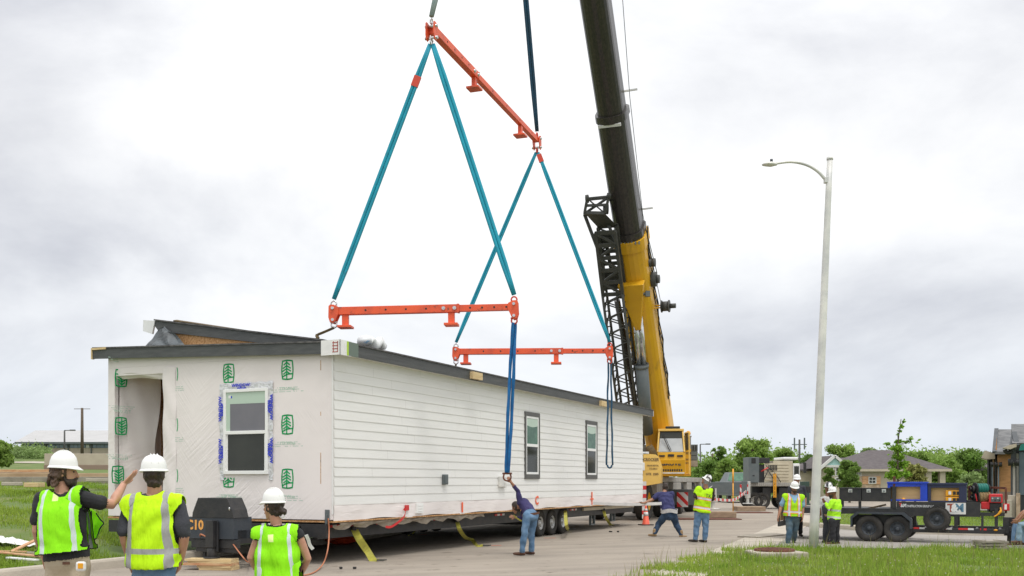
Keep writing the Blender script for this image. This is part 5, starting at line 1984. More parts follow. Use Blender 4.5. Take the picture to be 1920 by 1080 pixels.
# grey cabinet standing on the bed
cb = thing('equipment_cabinet', 'tall grey steel cabinet standing on the flatbed truck', 'cabinet', K(1412, 905, D + .3), 0)
a, b = K(1402, 900), K(1421.5, 857.5)
zq = zb + .003
mb = MB()
mb.span((a.x, D - .25, zq), (b.x, D + 1.2, b.z))
mb.build('body', 'greysteel', cb, .02)
mb = MB()
mb.span((K(1407, 0).x, D - .262, K(0, 869).z), (K(1415, 0).x, D - .251, K(0, 859).z))
mb.cyl((K(1411, 0).x, D - .27, K(0, 865).z), (K(1411, 0).x, D - .262, K(0, 865).z), .11, 14)
mb.span((K(1409, 0).x, D - .258, K(0, 893).z), (K(1413, 0).x, D - .251, K(0, 891).z))
mb.build('vent', 'ink', cb)
mb = MB()
mb.span((b.x + .01, D + .1, zq), (K(1434, 0).x, D + 1.1, K(0, 871).z))
mb.span((b.x + .01, D - .05, K(0, 868).z), (K(1443, 0).x, D + .9, K(0, 858.5).z))
mb.build('hose_rack', 'blacksteel', cb, .02)
# pickup whose windscreen shows over the outrigger
pk = thing('pickup', 'grey pickup parked behind the grey outrigger beam, only its windscreen showing', 'pickup', (18, 78, 0), 0)
DP = 78.0
mb = MB()
q0, q1 = at(1362, 905, DP), at(1409, 905, DP)
zt, zw = at(0, 885.5, DP).z, at(0, 903, DP).z
mb.add([(q0.x, DP, zw), (q1.x, DP, zw), (q1.x - .15, DP + .9, zt), (q0.x + .35, DP + .9, zt), (q0.x, DP + 2.6, zw), (q1.x, DP + 2.6, zw), (q1.x - .15, DP + 2.3, zt), (q0.x + .35, DP + 2.3, zt)],
  [(0, 1, 2, 3), (3, 2, 6, 7), (0, 3, 7, 4), (1, 5, 6, 2), (4, 7, 6, 5)])
mb.span((q0.x - .1, DP - 1.2, .55), (q1.x + .1, DP + 4.0, zw))
mb.build('body', 'greysteel', pk, .05)
mb = MB()
mb.add([(q0.x + .12, DP - .012 + .05, zw + .06), (q1.x - .08, DP + .038, zw + .06), (q1.x - .22, DP + .80, zt - .06), (q0.x + .42, DP + .80, zt - .06)], [(0, 1, 2, 3)])
mb.build('windscreen', 'glassgreen', pk)
for x in (q0.x + .1, q1.x - .1):
 for y in (-.4, 3.0):
  wheel(pk, frame((x, DP + y, .4), (0, 1, 0), (0, 0, 1), (1, 0, 0)), .4, .25, .22)
mb = MB()
mb.cyl(at(1374.5, 905, 54), at(1374.5, 879, 54), .045, 8)
mb.cyl(at(1374.5, 905, 54) + V((0, 0, -1.55)), at(1374.5, 905, 54), .03, 8)
tag(mb.build('marker_pole', 'toolyellow', None, 0, at(1374.5, 953, 54)), 'slim yellow marker pole in front of the windscreen', 'pole')
# ================================================================ traffic cone
c = gd(1211, 985)
cone = thing('traffic_cone', 'orange traffic cone with pale bands on a black base, at the far house corner', 'cone', c, 0)
mb = MB(Matrix.Translation(c))
mb.lathe([(.155, .045), (.14, .06), (.030, .76), (.022, .77), (0.001, .77)], n=24)
mb.build('cone_body', 'cone', cone)
mb = MB(Matrix.Translation(c))
mb.lathe([(.094, .36), (.099, .36), (.079, .50), (.074, .50)], n=24)
mb.lathe([(.065, .55), (.070, .55), (.058, .63), (.053, .63)], n=24)
mb.build('reflective_band', 'whitetape', cone)
mb = MB(Matrix.Translation(c))
mb.box((0, 0, .024), (.46, .46, .042), .3)
mb.build('base', 'rubber', cone, .01)
# long pale batten that the crouching worker pulls
mb = MB()
A_, B_ = at(1112, 943.5, 30.8), at(1240, 944, 29.6)
P = [A_.lerp(B_, i / 8) + V((0, 0, -.03 * math.sin(math.pi * i / 8))) for i in range(9)]
mb.ribbon(P, .09, (0, 0, 1), .04)
tag(mb.build('batten', 'cardboard', None, 0, A_), 'long pale batten held low in both hands of the crouching worker', 'batten')
# ================================================================ street lamp
bL = gd(1525, 1031)
tL = at(1556, 300, bL.y)
lamp = thing('street_lamp', 'tall grey street lamp with a curved arm, leaning slightly to the right', 'street lamp', bL, 0)
mb = MB()
n_ = 12
P = [bL.lerp(tL, i / n_) for i in range(n_ + 1)]
mb.tube(P, [.115 - .046 * i / n_ for i in range(n_ + 1)], 20)
mb.build('pole', 'galv', lamp)
mb = MB()
mb.cyl(tL, tL + V((0, 0, .06)), .078, 18)
mb.build('pole_cap', 'galv', lamp)
mb = MB()
Dl = bL.y
P = smooth([at(1548, 337, Dl), at(1533, 321, Dl), at(1512, 309, Dl), at(1484, 303.5, Dl), at(1455, 306.5, Dl)], 8)
mb.tube(P, [.040 - .010 * i / (len(P) - 1) for i in range(len(P))], 12)
mb.build('arm', 'galv', lamp)
mb = MB()
mb.box(at(1549, 338, Dl), (.10, .12, .14))
mb.build('bracket', 'galv', lamp, .01)
mb = MB()
c = at(1441, 309.5, Dl)
prof = []
vs = []
for i, (x, w_, h0, h1) in enumerate(((-.16, .03, -.01, .01), (-.12, .09, -.02, .035), (-.03, .12, -.03, .06), (.07, .12, -.045, .07), (.14, .07, -.03, .06), (.20, .045, -.02, .05))):
 for k in range(10):
  a = 2 * math.pi * k / 10
  vs.append(c + V((x, w_ * math.cos(a), (h1 if math.sin(a) > 0 else -h0) * math.sin(a) + .01)))
mb.add(vs, [(i * 10 + j, i * 10 + (j + 1) % 10, (i + 1) * 10 + (j + 1) % 10, (i + 1) * 10 + j) for i in range(5) for j in range(10)] + [tuple(reversed(range(10))), tuple(range(50, 60))], 0, True)
mb.build('lamp_head', 'galv', lamp)
mb = MB()
mb.cyl(c + V((.07, 0, .06)), c + V((.07, 0, .14)), .035, 12)
mb.build('photocell', 'bluesteel', lamp)
mb = MB()
mb.cyl(bL, bL + V((0, 0, .05)), .2, 20)
for k in range(4):
 a = math.pi / 4 + k * math.pi / 2
 mb.cyl(bL + V((.16 * math.cos(a), .16 * math.sin(a), .05)), bL + V((.16 * math.cos(a), .16 * math.sin(a), .12)), .018, 8)
mb.build('base_plate', 'greysteel', lamp)
# manhole on its concrete pad, drain mouth in the gutter
mb = MB()
c = gd(1452, 1046)
mh = thing('manhole', 'rusty manhole lid on a raised pale concrete pad in the weeds', 'manhole', c, 0)
mb = MB(TR(c, .15))
mb.prism([(-.58, -.48), (.56, -.50), (.48, .48), (-.50, .46)], -.02, .15)
mb.build('concrete_pad', 'concrete', mh, .03)
mb = MB(TR(c, .15))
mb.lathe([(.43, .151), (.43, .195), (.39, .205), (.37, .195), (.001, .195)], n=32)
for k in range(5):
 for j in range(5):
  x, y = -.26 + .13 * k, -.26 + .13 * j
  if x * x + y * y < .11:
   mb.box((x, y, .202), (.09, .09, .014))
mb.build('lid', 'rust', mh)
mb = MB()
c = gd(1425, 1006)
mb.prism([(-1.0, -.4), (.9, -.45), (1.5, .2), (.2, .5), (-.9, .3)], .0, .045, TR((c.x, c.y, .0), .9))
tag(mb.build('storm_drain', 'concdark', None, 0, c), 'dark broken storm drain slab at the kerb corner', 'drain')
# ================================================================ work trailer on the side road
WO = gd(1654, 1015.5)
WA = RAD(-26)
WMx = TR(WO, WA)
WI = WMx.inverted()
def wp(px, py, y=0.0):
 """picture point on the trailer's near side plane (local y) in trailer metres"""
 o = WI @ V((0, 0, EYE))
 d = WI.to_3x3() @ V(((px - 960) / FOC, 1, (HZ - py) / FOC))
 k = (y - o.y) / d.y
 return o + d * k
wt = thing('work_trailer', 'black twin-axle work trailer with tool boxes and blue shelves, parked on the side road', 'trailer', WO, WA)
xt, xn = wp(1462, 0).x, wp(1884, 0).x
mb = MB(WMx)
zd = wp(1650, 953).z
mb.span((xt, -.02, zd - .16), (wp(1700, 0).x, .08, zd))
mb.span((xt, 1.75, zd - .16), (wp(1700, 0).x, 1.85, zd))
mb.span((xt, .08, zd - .05), (wp(1700, 0).x, 1.75, zd - .012))
x0, x1 = wp(1715, 0).x, xn
for y in (-.02, 1.75):
 mb.span((wp(1700, 0).x, y, wp(1760, 999).z), (x1, y + .1, wp(1760, 990).z))
 for px in (1706, 1792, 1868):
  mb.span((wp(px, 0).x - .04, y + .005, wp(px, 990).z), (wp(px, 0).x + .04, y + .095, zd + .02))
for px in (1730, 1780, 1830, 1875):
 mb.span((wp(px, 0).x - .03, .08, wp(1760, 998).z), (wp(px, 0).x + .03, 1.75, wp(1760, 992).z))
mb.span((xn - .02, .4, wp(1760, 1003).z), (xn + .9, .55, wp(1760, 993).z))
mb.span((xn - .02, 1.3, wp(1760, 1003).z), (xn + .9, 1.45, wp(1760, 993).z))
mb.build('frame', 'blacksteel', wt, .006)
# rear end facing the street with lights
mb = MB(WMx)
mb.span((xt - .06, 0, .36), (xt - .004, 1.83, .50))
mb.span((xt - .05, 0, .50), (xt - .01, .10, 1.04))
mb.span((xt - .05, 1.73, .50), (xt - .01, 1.83, 1.04))
mb.span((xt - .05, .75, .50), (xt - .01, .83, .98))
mb.span((xt - .05, .10, .98), (xt - .01, 1.73, 1.04))
mb.build('tail_frame', 'blacksteel', wt, .004)
mb = MB(WMx)
for y in (.2, .95):
 mb.span((xt - .045, y, .52), (xt - .015, y + .50, .78))
mb.build('tail_board', 'plywood', wt)
for y in (.22, 1.45):
 mb = MB(WMx)
 mb.span((xt - .075, y, .40), (xt - .062, y + .22, .47))
 mb.build('tail_light', 'redtape', wt)
for k, (px, s) in enumerate(((1631, 1), (1684, 1))):
 x = wp(px, 0).x
 wheel(wt, WMx @ frame((x, -.12, .365), (1, 0, 0), (0, 0, 1), (0, -1, 0)), .365, .26, .19, 'bluesteel', 9)
 wheel(wt, WMx @ frame((x, 1.95, .365), (1, 0, 0), (0, 0, 1), (0, -1, 0)), .365, .26, .19, 'bluesteel', 9)
for k in range(2):
 pass
mb = MB(WMx)
f = [wp(1597, 987), wp(1597, 968), wp(1608, 959.5), wp(1696, 961), wp(1711, 973), wp(1711, 991)]
outer = [(p.x, p.z) for p in f]
inner = [(p.x + (.05 if i < 3 else -.05), p.z - (.05 if 0 < i < 5 else 0)) for i, p in enumerate(f)]
for i in range(5):
 q = [outer[i], outer[i + 1], inner[i + 1], inner[i]]
 mb.prism(q, -.02, .26, frame((0, -.03, 0), (1, 0, 0), (0, 0, 1), (0, -1, 0)))
mb.build('mudguard', 'bluesteel', wt)
mb = MB(WMx)
mb.span((wp(1600, 0).x, -.0, wp(1650, 985).z), (wp(1708, 0).x, .06, zd - .17))
mb.build('side_plate', 'blacksteel', wt)
# posts and tool boxes
mb = MB(WMx)
for px in (1612, 1672):
 x = wp(px, 0).x
 mb.span((x - .035, .0, zd + .001), (x + .035, .07, wp(px, 940).z - .003))
mb.span((wp(1570, 0).x - .035, 1.0, zd + .001), (wp(1570, 0).x + .035, 1.07, wp(1570, 940).z))
mb.build('post', 'blacksteel', wt)
def toolbox(label, pxa, pxb):
 xa, xb = wp(pxa, 0).x, wp(pxb, 0).x
 za, zb2 = wp(1616, 940).z, wp(1616, 914.5).z
 t = thing('tool_box', label, 'tool box', WMx @ V((xa, 0, za)), WA, 'black tool boxes on the work trailer')
 mb = MB(WMx)
 mb.span((xa, -.04, za), (xb - .008, .50, zb2 - .03))
 mb.build('body', 'blacksteel', t, .008)
 mb = MB(WMx)
 mb.span((xa - .01, -.055, zb2 - .029), (xb - .003, .515, zb2))
 mb.build('lid', 'blacksteel', t, .005)
 for fr in ((.5,) if pxa < 1600 else (.24, .76)):
  x = xa + (xb - xa) * fr
  mb = MB(WMx)
  mb.span((x - .055, -.056, zb2 - .13), (x + .055, -.042, zb2 - .035))
  mb.span((x - .025, -.064, zb2 - .11), (x + .025, -.056, zb2 - .075), 1)
  mb.build('latch', ['chrome', 'greysteel'], t, .003)
toolbox('black tool box with one latch, at the tail of the work trailer', 1574, 1615.5)
toolbox('black tool box with two latches, beside the rusty post on the work trailer', 1616, 1671)
mb = MB(WMx)
x = wp(1676.5, 0).x
mb.span((x - .05, -.03, zd + .001), (x + .05, .07, wp(1677, 912).z), 0)
mb.span((x - .03, -.01, wp(1677, 912).z), (x + .03, .05, wp(1677, 893).z), 1)
mb.build('corner_post', ['blacksteel', 'rust'], wt, .005)
mb = MB(WMx)
a, b = wp(1622, 957, .3), wp(1660, 946.5, .3)
mb.bar((a.x, .4, a.z + .03), (b.x, .4, b.z), .3, .05, (0, 0, 1))
tag(mb.build('plank', 'oldwood', None, 0, WMx @ V((a.x, .4, a.z))), 'brown plank lying aslant on the trailer bed below the tool boxes', 'plank')
# side panel with lettering
xa, xb = wp(1681, 0).x, wp(1838, 0).x
mb = MB(WMx)
mb.span((xa, -.01, wp(1750, 968).z), (xb, .06, wp(1750, 941).z))
mb.span((xb, -.01, wp(1750, 966).z), (xn, .06, wp(1850, 961).z))
mb.span((xb + .02, -.03, wp(1850, 1000).z), (xb + .08, .03, wp(1850, 963).z))
mb.build('side_panel', 'blacksteel', wt, .004)
def wtext(px, py, y):
 p = wp(px, py, y)
 return WMx @ frame((p.x, y, p.z), (1, 0, 0), (0, 0, 1), (0, -1, 0))
text('panel_lettering', 'CONSTRUCTION GROUP LLC', wtext(1724, 949.3, -.013), .085, 'tape', wt, .002, bold=.002, sx=.62)
text('panel_lettering', '&M', wtext(1694, 948, -.013), .13, 'tape', wt, .002, bold=.004, sx=.8)
text('panel_lettering', 'T', wtext(1688, 946.5, -.012), .12, 'redtape', wt, .001, bold=.004, sx=.9)
mb = MB(WMx)
pa, pb = wp(1773, 964, -.02), wp(1811, 943, -.02)
mb.span((pa.x, -.028, pa.z), (pb.x, -.0105, pb.z))
sg = mb.build('sign_board', 'whitetape', wt)
M['signred'] = mat('sign_red', (0.33, 0.08, 0.05), .5)
M['signblue'] = mat('sign_blue', (0.09, 0.20, 0.30), .5)
text('sign_letter', 'T', wtext(1782.5, 953, -.030), .30, 'signred', sg, .001, bold=.010, sx=.9)
text('sign_letter', 'M', wtext(1799, 953, -.030), .30, 'signblue', sg, .001, bold=.010, sx=.95)
text('sign_letter', '&', wtext(1789.5, 953, -.0325), .27, 'whitepaint', sg, .001, bold=.014, sx=.95)
# blue shelf cabinets
def shelf(label, pxa, pxb, m, mtop, py0=903.5, py1=940):
 xa, xb = wp(pxa, 0).x, wp(pxb, 0).x
 zt, zb2 = wp(1740, py0).z, wp(1740, py1).z
 t = thing('shelf_cabinet', label, 'cabinet', WMx @ V((xa, 0, zb2)), WA, 'open cabinets on the work trailer')
 mb = MB(WMx)
 mb.span((xa, -.01, zb2), (xb, .6, zb2 + .05))
 mb.span((xa, -.01, zb2 + .05), (xa + .07, .6, zt - .05))
 mb.span((xb - .18, -.01, zb2 + .05), (xb, .6, zt - .05))
 mb.build('frame', m, t, .006)
 mb = MB(WMx)
 mb.span((xa - .01, -.03, zt - .05), (xb + .01, .62, zt))
 mb.span((xa + .07, -.005, zt - .13), (xb - .18, .02, zt - .05))
 mb.build('top', mtop, t, .006)
 mb = MB(WMx)
 mb.span((xa + .07, .12, zb2 + .05), (xb - .18, .15, zt - .13))
 mb.build('back_board', 'plywood', t)
 return xa, xb, zb2, zt
shelf('bright blue open cabinet with a plywood back, beside the rusty post', 1664, 1739, 'bluepaint', 'bluepaint')
xa, xb, zb2, zt = shelf('navy blue open cabinet with yellow chargers on its plywood back', 1740, 1812, 'navypaint', 'navypaint', 905.5, 942)
for k, (pa_, pb_, nm) in enumerate((((1773, 930), (1801, 918.5), 'upper'), ((1773, 941.5), (1801, 931), 'lower'))):
 a, b = wp(*pa_, .05), wp(*pb_, .05)
 t = thing('battery_charger', f'{nm} of the two yellow battery chargers mounted in the navy cabinet', 'charger', WMx @ V((a.x, .05, a.z)), WA, 'yellow battery chargers')
 mb = MB(WMx)
 mb.span((a.x, .03, a.z), (b.x, .115, b.z - .01))
 mb.build('housing', 'toolyellow', t, .01)
 for x, m, w_ in ((.07, 'whitepaint', .07), (.18, 'ink', .07), (.27, 'ink', .1)):
  mb = MB(WMx)
  mb.span((a.x + x - .0, .015, a.z + .035), (a.x + x + w_, .0285, b.z - .04))
  mb.build('battery', m, t, .006)
mb = MB(WMx)
a = wp(1694, 937, .04)
mb.ball((a.x, .05, a.z), (.055, .05, .055))
mb.box((a.x, .05, a.z - .045), (.10, .08, .03))
tag(mb.build('tool_case', 'toolyellow', None, 0, WMx @ V((a.x, .05, a.z - .06))), 'small yellow tool case lying in the bright blue cabinet', 'case')
# spare wheel hung on the side
sw = wp(1757, 973, -.2)
spt = thing('spare_wheel', 'knobbly spare wheel hung on the near side of the work trailer', 'wheel', WMx @ V((sw.x, -.2, sw.z)), WA)
wheel(spt, WMx @ frame((sw.x, -.2, sw.z), (1, 0, 0), (0, 0, 1), (0, -1, 0)), .315, .24, .18, 'bluesteel', 9, True)
# reflective patches along the lower rail
mb = MB(WMx)
for pa_, pb_, mi in ((1713, 1724, 0), (1724, 1734, 1), (1768, 1774, 0), (1774, 1785, 1), (1797, 1815, 0), (1815, 1826, 1), (1838, 1850, 0)):
 mb.span((wp(pa_, 0).x, -.026, wp(1780, 993).z), (wp(pb_, 0).x - .002, -.0205, wp(1780, 989.5).z), mi)
mb.build('reflective_tape', ['redtape', 'whitetape'], wt)
mb = MB(WMx)
a = wp(1867, 994, -.03)
mb.ball((a.x, -.03, a.z), (.05, .015, .025))
mb.build('marker_light', 'toolyellow', wt)
# nose posts
mb = MB(WMx)
for px, y in ((1886, 0.0), (1897, .9)):
 p = wp(px, 0, y)
 mb.span((p.x - .07, y, .3), (p.x + .07, y + .12, wp(px, 970, y).z))
mb.cyl((wp(1893, 0, .5).x, .5, .01), (wp(1893, 0, .5).x, .5, .45), .06, 12)
mb.build('nose_post', 'blacksteel', wt, .005)
# rusty guard rail
mb = MB(WMx)
zr = wp(1850, 913).z
pa, pb = wp(1816, 0, .5).x, wp(1886, 0, .1).x
for a_, b_ in (((pa, .9, zd - .1), (pa, .9, zr)), ((pb, .1, zd - .1), (pb, .1, zr - .03)), ((pa, .9, zr), (pb, .1, zr - .03)), ((wp(1819, 0, .5).x, .92, zd), (wp(1819, 0, .5).x, .92, zr - .01))):
 mb.bar(a_, b_, .055, .055)
mb.build('guard_rail', 'rust', wt, .004)
# welding machine
wl = thing('welder', 'red engine welder standing on the nose of the work trailer', 'welder', WMx @ V((wp(1858, 0).x, .1, zd)), WA)
mb = MB(WMx)
a, b = wp(1839, 962, .05), wp(1880, 926.5, .05)
mb.span((wp(1854, 0, .05).x, .05, wp(1860, 943, .05).z), (b.x, .75, b.z))
mb.span((a.x, .12, a.z + .1), (wp(1856, 0, .05).x, .7, wp(1845, 941, .05).z))
mb.build('housing', 'redpaint', wl, .02)
mb = MB(WMx)
mb.span((wp(1858, 0).x, .035, wp(1866, 941, .04).z), (wp(1877, 0).x, .0485, wp(1866, 931.5, .04).z))
mb.build('control_panel', 'greysteel', wl, .004)
for k, px in enumerate((1861, 1866, 1871, 1874)):
 mb = MB(WMx)
 p = wp(px, 938 if k % 2 else 934.5, .03)
 mb.cyl((p.x, .034, p.z), (p.x, .018, p.z), .022, 10)
 mb.build('knob', 'ink' if k % 2 else 'chrome', wl)
mb = MB(WMx)
mb.span((wp(1856, 0, .06).x, .10, zd - .05), (wp(1878, 0, .06).x, .72, wp(1860, 943, .05).z - .002))
mb.build('engine', 'blacksteel', wl, .02)
mb = MB(WMx)
p = [wp(1876, 952, .03), wp(1876.5, 958, -.02), wp(1872, 964, -.03), wp(1864, 969, -.03)]
mb.tube(smooth([tuple(q) for q in p]), [.02, .02, .02, .02, .02, .02, .035, .035, .035, .035, .03, .03, .03, .02, .02, .02, .02, .02, .02], 10)
mb.build('cable_end', 'toolyellow', wl)
fb = thing('fire_extinguisher_box', 'small red box with a white label on the rusty rail at the trailer nose', 'box', WMx @ V((wp(1886, 0).x, .02, wp(1886, 957).z)), WA)
mb = MB(WMx)
a, b = wp(1881, 957.5, 0), wp(1893, 944.5, 0)
mb.span((a.x, -.04, a.z), (b.x, .09, b.z))
mb.build('body', 'redpaint', fb, .015)
mb = MB(WMx)
mb.span((a.x + .03, -.048, a.z + .03), (a.x + .085, -.0415, b.z - .02))
mb.build('plate', 'whitepaint', fb)
def reel(label, px, py, hub, m, name, y=.25, w_=.34, r=.15, fl_=.20):
 p = wp(px, py, y)
 t = thing('hose_reel', label, 'reel', WMx @ V((p.x, y, p.z - fl_)), WA, 'reels on the work trailer')
 Mx = WMx @ Matrix.Translation((p.x, y, p.z)) @ Matrix.Rotation(RAD(28), 4, 'Z')
 mb = MB(Mx)
 mb.cyl((-w_ / 2, 0, 0), (w_ / 2 - .02, 0, 0), r, 22)
 for k in range(7):
  x = -w_ / 2 + .035 + k * (w_ - .08) / 7
  mb.cyl((x, 0, 0), (x + .034, 0, 0), r * (1.04 if k % 2 else 1.08), 22)
 mb.build(name, m, t)
 mb = MB(Mx)
 mb.cyl((-w_ / 2 - .02, 0, 0), (-w_ / 2 - .0005, 0, 0), fl_, 22)
 mb.cyl((w_ / 2 + .0005, 0, 0), (w_ / 2 + .015, 0, 0), fl_ * .8, 22)
 mb.cyl((-w_ / 2 - .10, 0, 0), (-w_ / 2 - .02, 0, 0), fl_ * .5, 16)
 mb.cyl((-w_ / 2 - .16, 0, 0), (-w_ / 2 - .10, 0, 0), .04, 10)
 mb.build('flange', 'blacksteel', t)
reel('reel of green hose, topmost on the rail beside the red welder', 1840, 916.5, .1, 'greenhose', 'hose', .28, .32, .135, .17)
reel('reel of tan rope just below the green hose reel', 1842.5, 932, .1, 'rope', 'rope', .30, .34, .16, .19)
mb = MB(WMx)
a, b = wp(1826, 948, .2), wp(1842, 926, .2)
mb.span((a.x - .25, .16, zd), (b.x - .05, .5, wp(1830, 938, .2).z))
mb.bar((wp(1829, 940, .1).x, .12, wp(1829, 926, .1).z), (wp(1832, 940, .1).x, .12, wp(1829, 940, .1).z), .03, .05, (0, 1, 0), 1)
mb.build('bracket', ['blacksteel', 'redpaint'], wt, .01)
# weathered boards stacked in the grass edge
for k in range(4):
 a = gd(1856, 1035)
 L_ = (.62, .66, .6, .64)[k]
 mb = MB(TR((a.x + .02 * (k % 2), a.y, 0), RAD(-9 + 4 * k)))
 mb.span((-L_ / 2, -.22, .01 + k * .068), (L_ / 2, .22, .01 + k * .068 + .05))
 for x in (-.25, .2):
  mb.span((x - .04, -.2, .06 + k * .068), (x + .04, .2, .0775 + k * .068))
 tag(mb.build('weathered_board', 'concdark', None, .004, (a.x, a.y, .01 + k * .068)), ['bottom grey board of the roadside stack by the trailer nose', 'second grey board up in the roadside stack by the trailer nose', 'third grey board up in the roadside stack by the trailer nose', 'top grey board of the roadside stack by the trailer nose'][k], 'board', 'grey boards stacked at the roadside')
# ================================================================ buildings
M['rooftile'] = mat('brown_shingles', (0.085, 0.072, 0.075), .9, 0, (0.115, 0.10, 0.10), 3, .3, 8)
M['greyshingle'] = mat('grey_shingles', (0.11, 0.112, 0.115), .9, 0, (0.19, 0.19, 0.19), 2.2, .3, 8, stretch=(1, 1, 4))
M['creamwall'] = mat('cream_siding', (0.50, 0.44, 0.34), .7, 0, (0.46, 0.40, 0.31), 2)
M['tealgable'] = mat('teal_gable_panel', (0.30, 0.50, 0.48), .6)
M['stonewall'] = mat('tan_stone', (0.34, 0.25, 0.17), .85, 0, (0.50, 0.38, 0.27), 3.5, .5, 6, lo=.42, hi=.58)
M['orangebrick'] = mat('orange_brick', (0.50, 0.26, 0.11), .85, 0, (0.40, 0.20, 0.085), 2.5, .4, 6, stretch=(1, 1, 4))
M['slate'] = mat('slate_grey_siding', (0.055, 0.062, 0.068), .6, 0, (0.075, 0.08, 0.085), 2)
M['whitewall'] = mat('white_render', (0.62, 0.62, 0.60), .7)
M['metalroof'] = mat('pale_metal_roof', (0.44, 0.435, 0.43), .6, 0, (0.40, 0.395, 0.39), .6)
M['blockwall'] = mat('tan_block_wall', (0.50, 0.43, 0.34), .85, 0, (0.45, 0.38, 0.30), 1.5)
M['bluewin'] = mat('blue_grey_window', (0.12, 0.17, 0.21), .15, 0, (0.20, 0.26, 0.31), 1.2)
M['browncap'] = mat('brown_block', (0.28, 0.20, 0.155), .85)
# house with the teal gable
DH = 92.0
hb = thing('gabled_house', 'cream house with brown hipped roof and teal front gable, behind the work trailer', 'house', (33, DH, 0), 0)
def h_(px, py, dy=0.0):
 return at(px, py, DH + dy)
eave, gz = h_(0, 883).z, -.02
xa, xb = h_(1588, 0).x, h_(1770, 0).x
mb = MB()
mb.span((xa, DH, gz), (xb - 3.2, DH + 11, eave))
mb.span((h_(1512, 0).x, DH + 3, gz), (xa, DH + 11, eave))
mb.build('wall', 'creamwall', hb)
mb = MB()
mb.span((xa - .02, DH - .12, gz), (h_(1650, 0).x, DH - .001, h_(0, 893).z))
mb.span((h_(1500, 0).x, DH + 2.6, gz), (h_(1507, 0).x, DH + 3.3, eave - .2))
mb.build('stone_base', 'stonewall', hb)
# main hip roof
def hip(mb, x0, x1, y0, y1, z, r0, r1, zr, ov=.5, t=.18):
 ym = (y0 + y1) / 2
 P = [(x0 - ov, y0 - ov, z), (x1 + ov, y0 - ov, z), (x1 + ov, y1 + ov, z), (x0 - ov, y1 + ov, z), (r0, ym, zr), (r1, ym, zr)]
 P += [(p[0], p[1], z - t) for p in P[:4]]
 mb.add(P, [(0, 1, 5, 4), (1, 2, 5), (2, 3, 4, 5), (3, 0, 4), (0, 6, 7, 1), (1, 7, 8, 2), (2, 8, 9, 3), (3, 9, 6, 0), (9, 8, 7, 6)])
mb = MB()
hip(mb, xa, xb, DH, DH + 11, eave + .18, at(1628, 0, DH + 5.5).x, at(1668, 0, DH + 5.5).x, at(0, 844, DH + 5.5).z)
hip(mb, h_(1500, 0).x, xa + 3, DH + 3.2, DH + 10, eave + .18, at(1560, 0, DH + 6).x, at(1620, 0, DH + 6).x, at(0, 858, DH + 6).z)
mb.build('roof', 'rooftile', hb)
mb = MB()
mb.span((xa - .5, DH - .56, eave - .05), (xb + .5, DH - .505, eave + .17))
mb.build('gutter', 'creamwall', hb)
mb = MB()
for px in (1740, 1766):
 mb.span((h_(px, 0).x - .25, DH - .2, gz), (h_(px, 0).x + .25, DH + .3, eave))
mb.build('porch_column', 'creamwall', hb)
# front gable bay
ga, gb = h_(1537, 0).x, h_(1576, 0).x
gm = (ga + gb) / 2
ze, za = h_(0, 874).z, h_(0, 857.5).z
mb = MB()
mb.span((ga + .2, DH - 1.2, gz), (gb - .2, DH + 3, ze))
mb.build('bay_wall', 'creamwall', hb)
mb = MB()
mb.prism([(ga + .1, ze), (gb - .1, ze), (gm, za - .1)], 0, .1, frame((0, DH - 1.2, 0), (1, 0, 0), (0, 0, 1), (0, -1, 0)))
mb.build('gable_panel', 'tealgable', hb)
mb = MB()
for s, x in ((1, ga - .4), (-1, gb + .4)):
 mb.bar((x, DH - 1.35, ze - .25), (gm, DH - 1.35, za + .1), .22, .24, (0, 0, 1))
mb.span((ga, DH - 1.34, ze - .10), (gb, DH - 1.22, ze + .08))
mb.build('bargeboard', 'whitewall', hb)
mb = MB()
mb.add([(ga - .4, DH - 1.3, ze - .2), (gm, DH - 1.3, za + .15), (gm, DH + 6, za + .15), (ga - .4, DH + 6, ze - .2), (gb + .4, DH - 1.3, ze - .2), (gb + .4, DH + 6, ze - .2)], [(0, 1, 2, 3), (1, 4, 5, 2)])
mb.build('gable_roof', 'rooftile', hb)
def window(parent, px0, px1, py0, py1, y, fm='whitewall', d=DH, nv=2):
 a, b = at(px0, py1, d), at(px1, py0, d)
 mb = MB()
 mb.span((a.x, y - .06, a.z), (b.x, y + .05, b.z))
 o = mb.build('window', fm, parent)
 mb = MB()
 w_ = (b.x - a.x - .12) / nv
 for k in range(nv):
  x = a.x + .08 + k * w_
  mb.span((x, y - .075, a.z + .08), (x + w_ - .06, y - .061, (a.z + b.z) / 2 - .03))
  mb.span((x, y - .075, (a.z + b.z) / 2 + .03), (x + w_ - .06, y - .061, b.z - .08))
 mb.build('pane', 'glassdark', o)
window(hb, 1547, 1556, 876, 893, DH - 1.21)
window(hb, 1558, 1571, 876, 893, DH - 1.21)
window(hb, 1558, 1571, 895, 905, DH - 1.21)
window(hb, 1627, 1642, 894, 907, DH - .13)
window(hb, 1605, 1615, 886, 893, DH - .01)
window(hb, 1694, 1704, 888, 897, DH - .01)
mb = MB()
for px in (1622, 1644):
 mb.span((h_(px, 0).x - .3, DH - .16, h_(0, 908).z), (h_(px, 0).x + .3, DH - .125, h_(0, 893).z))
mb.build('shutter', 'plank', hb)
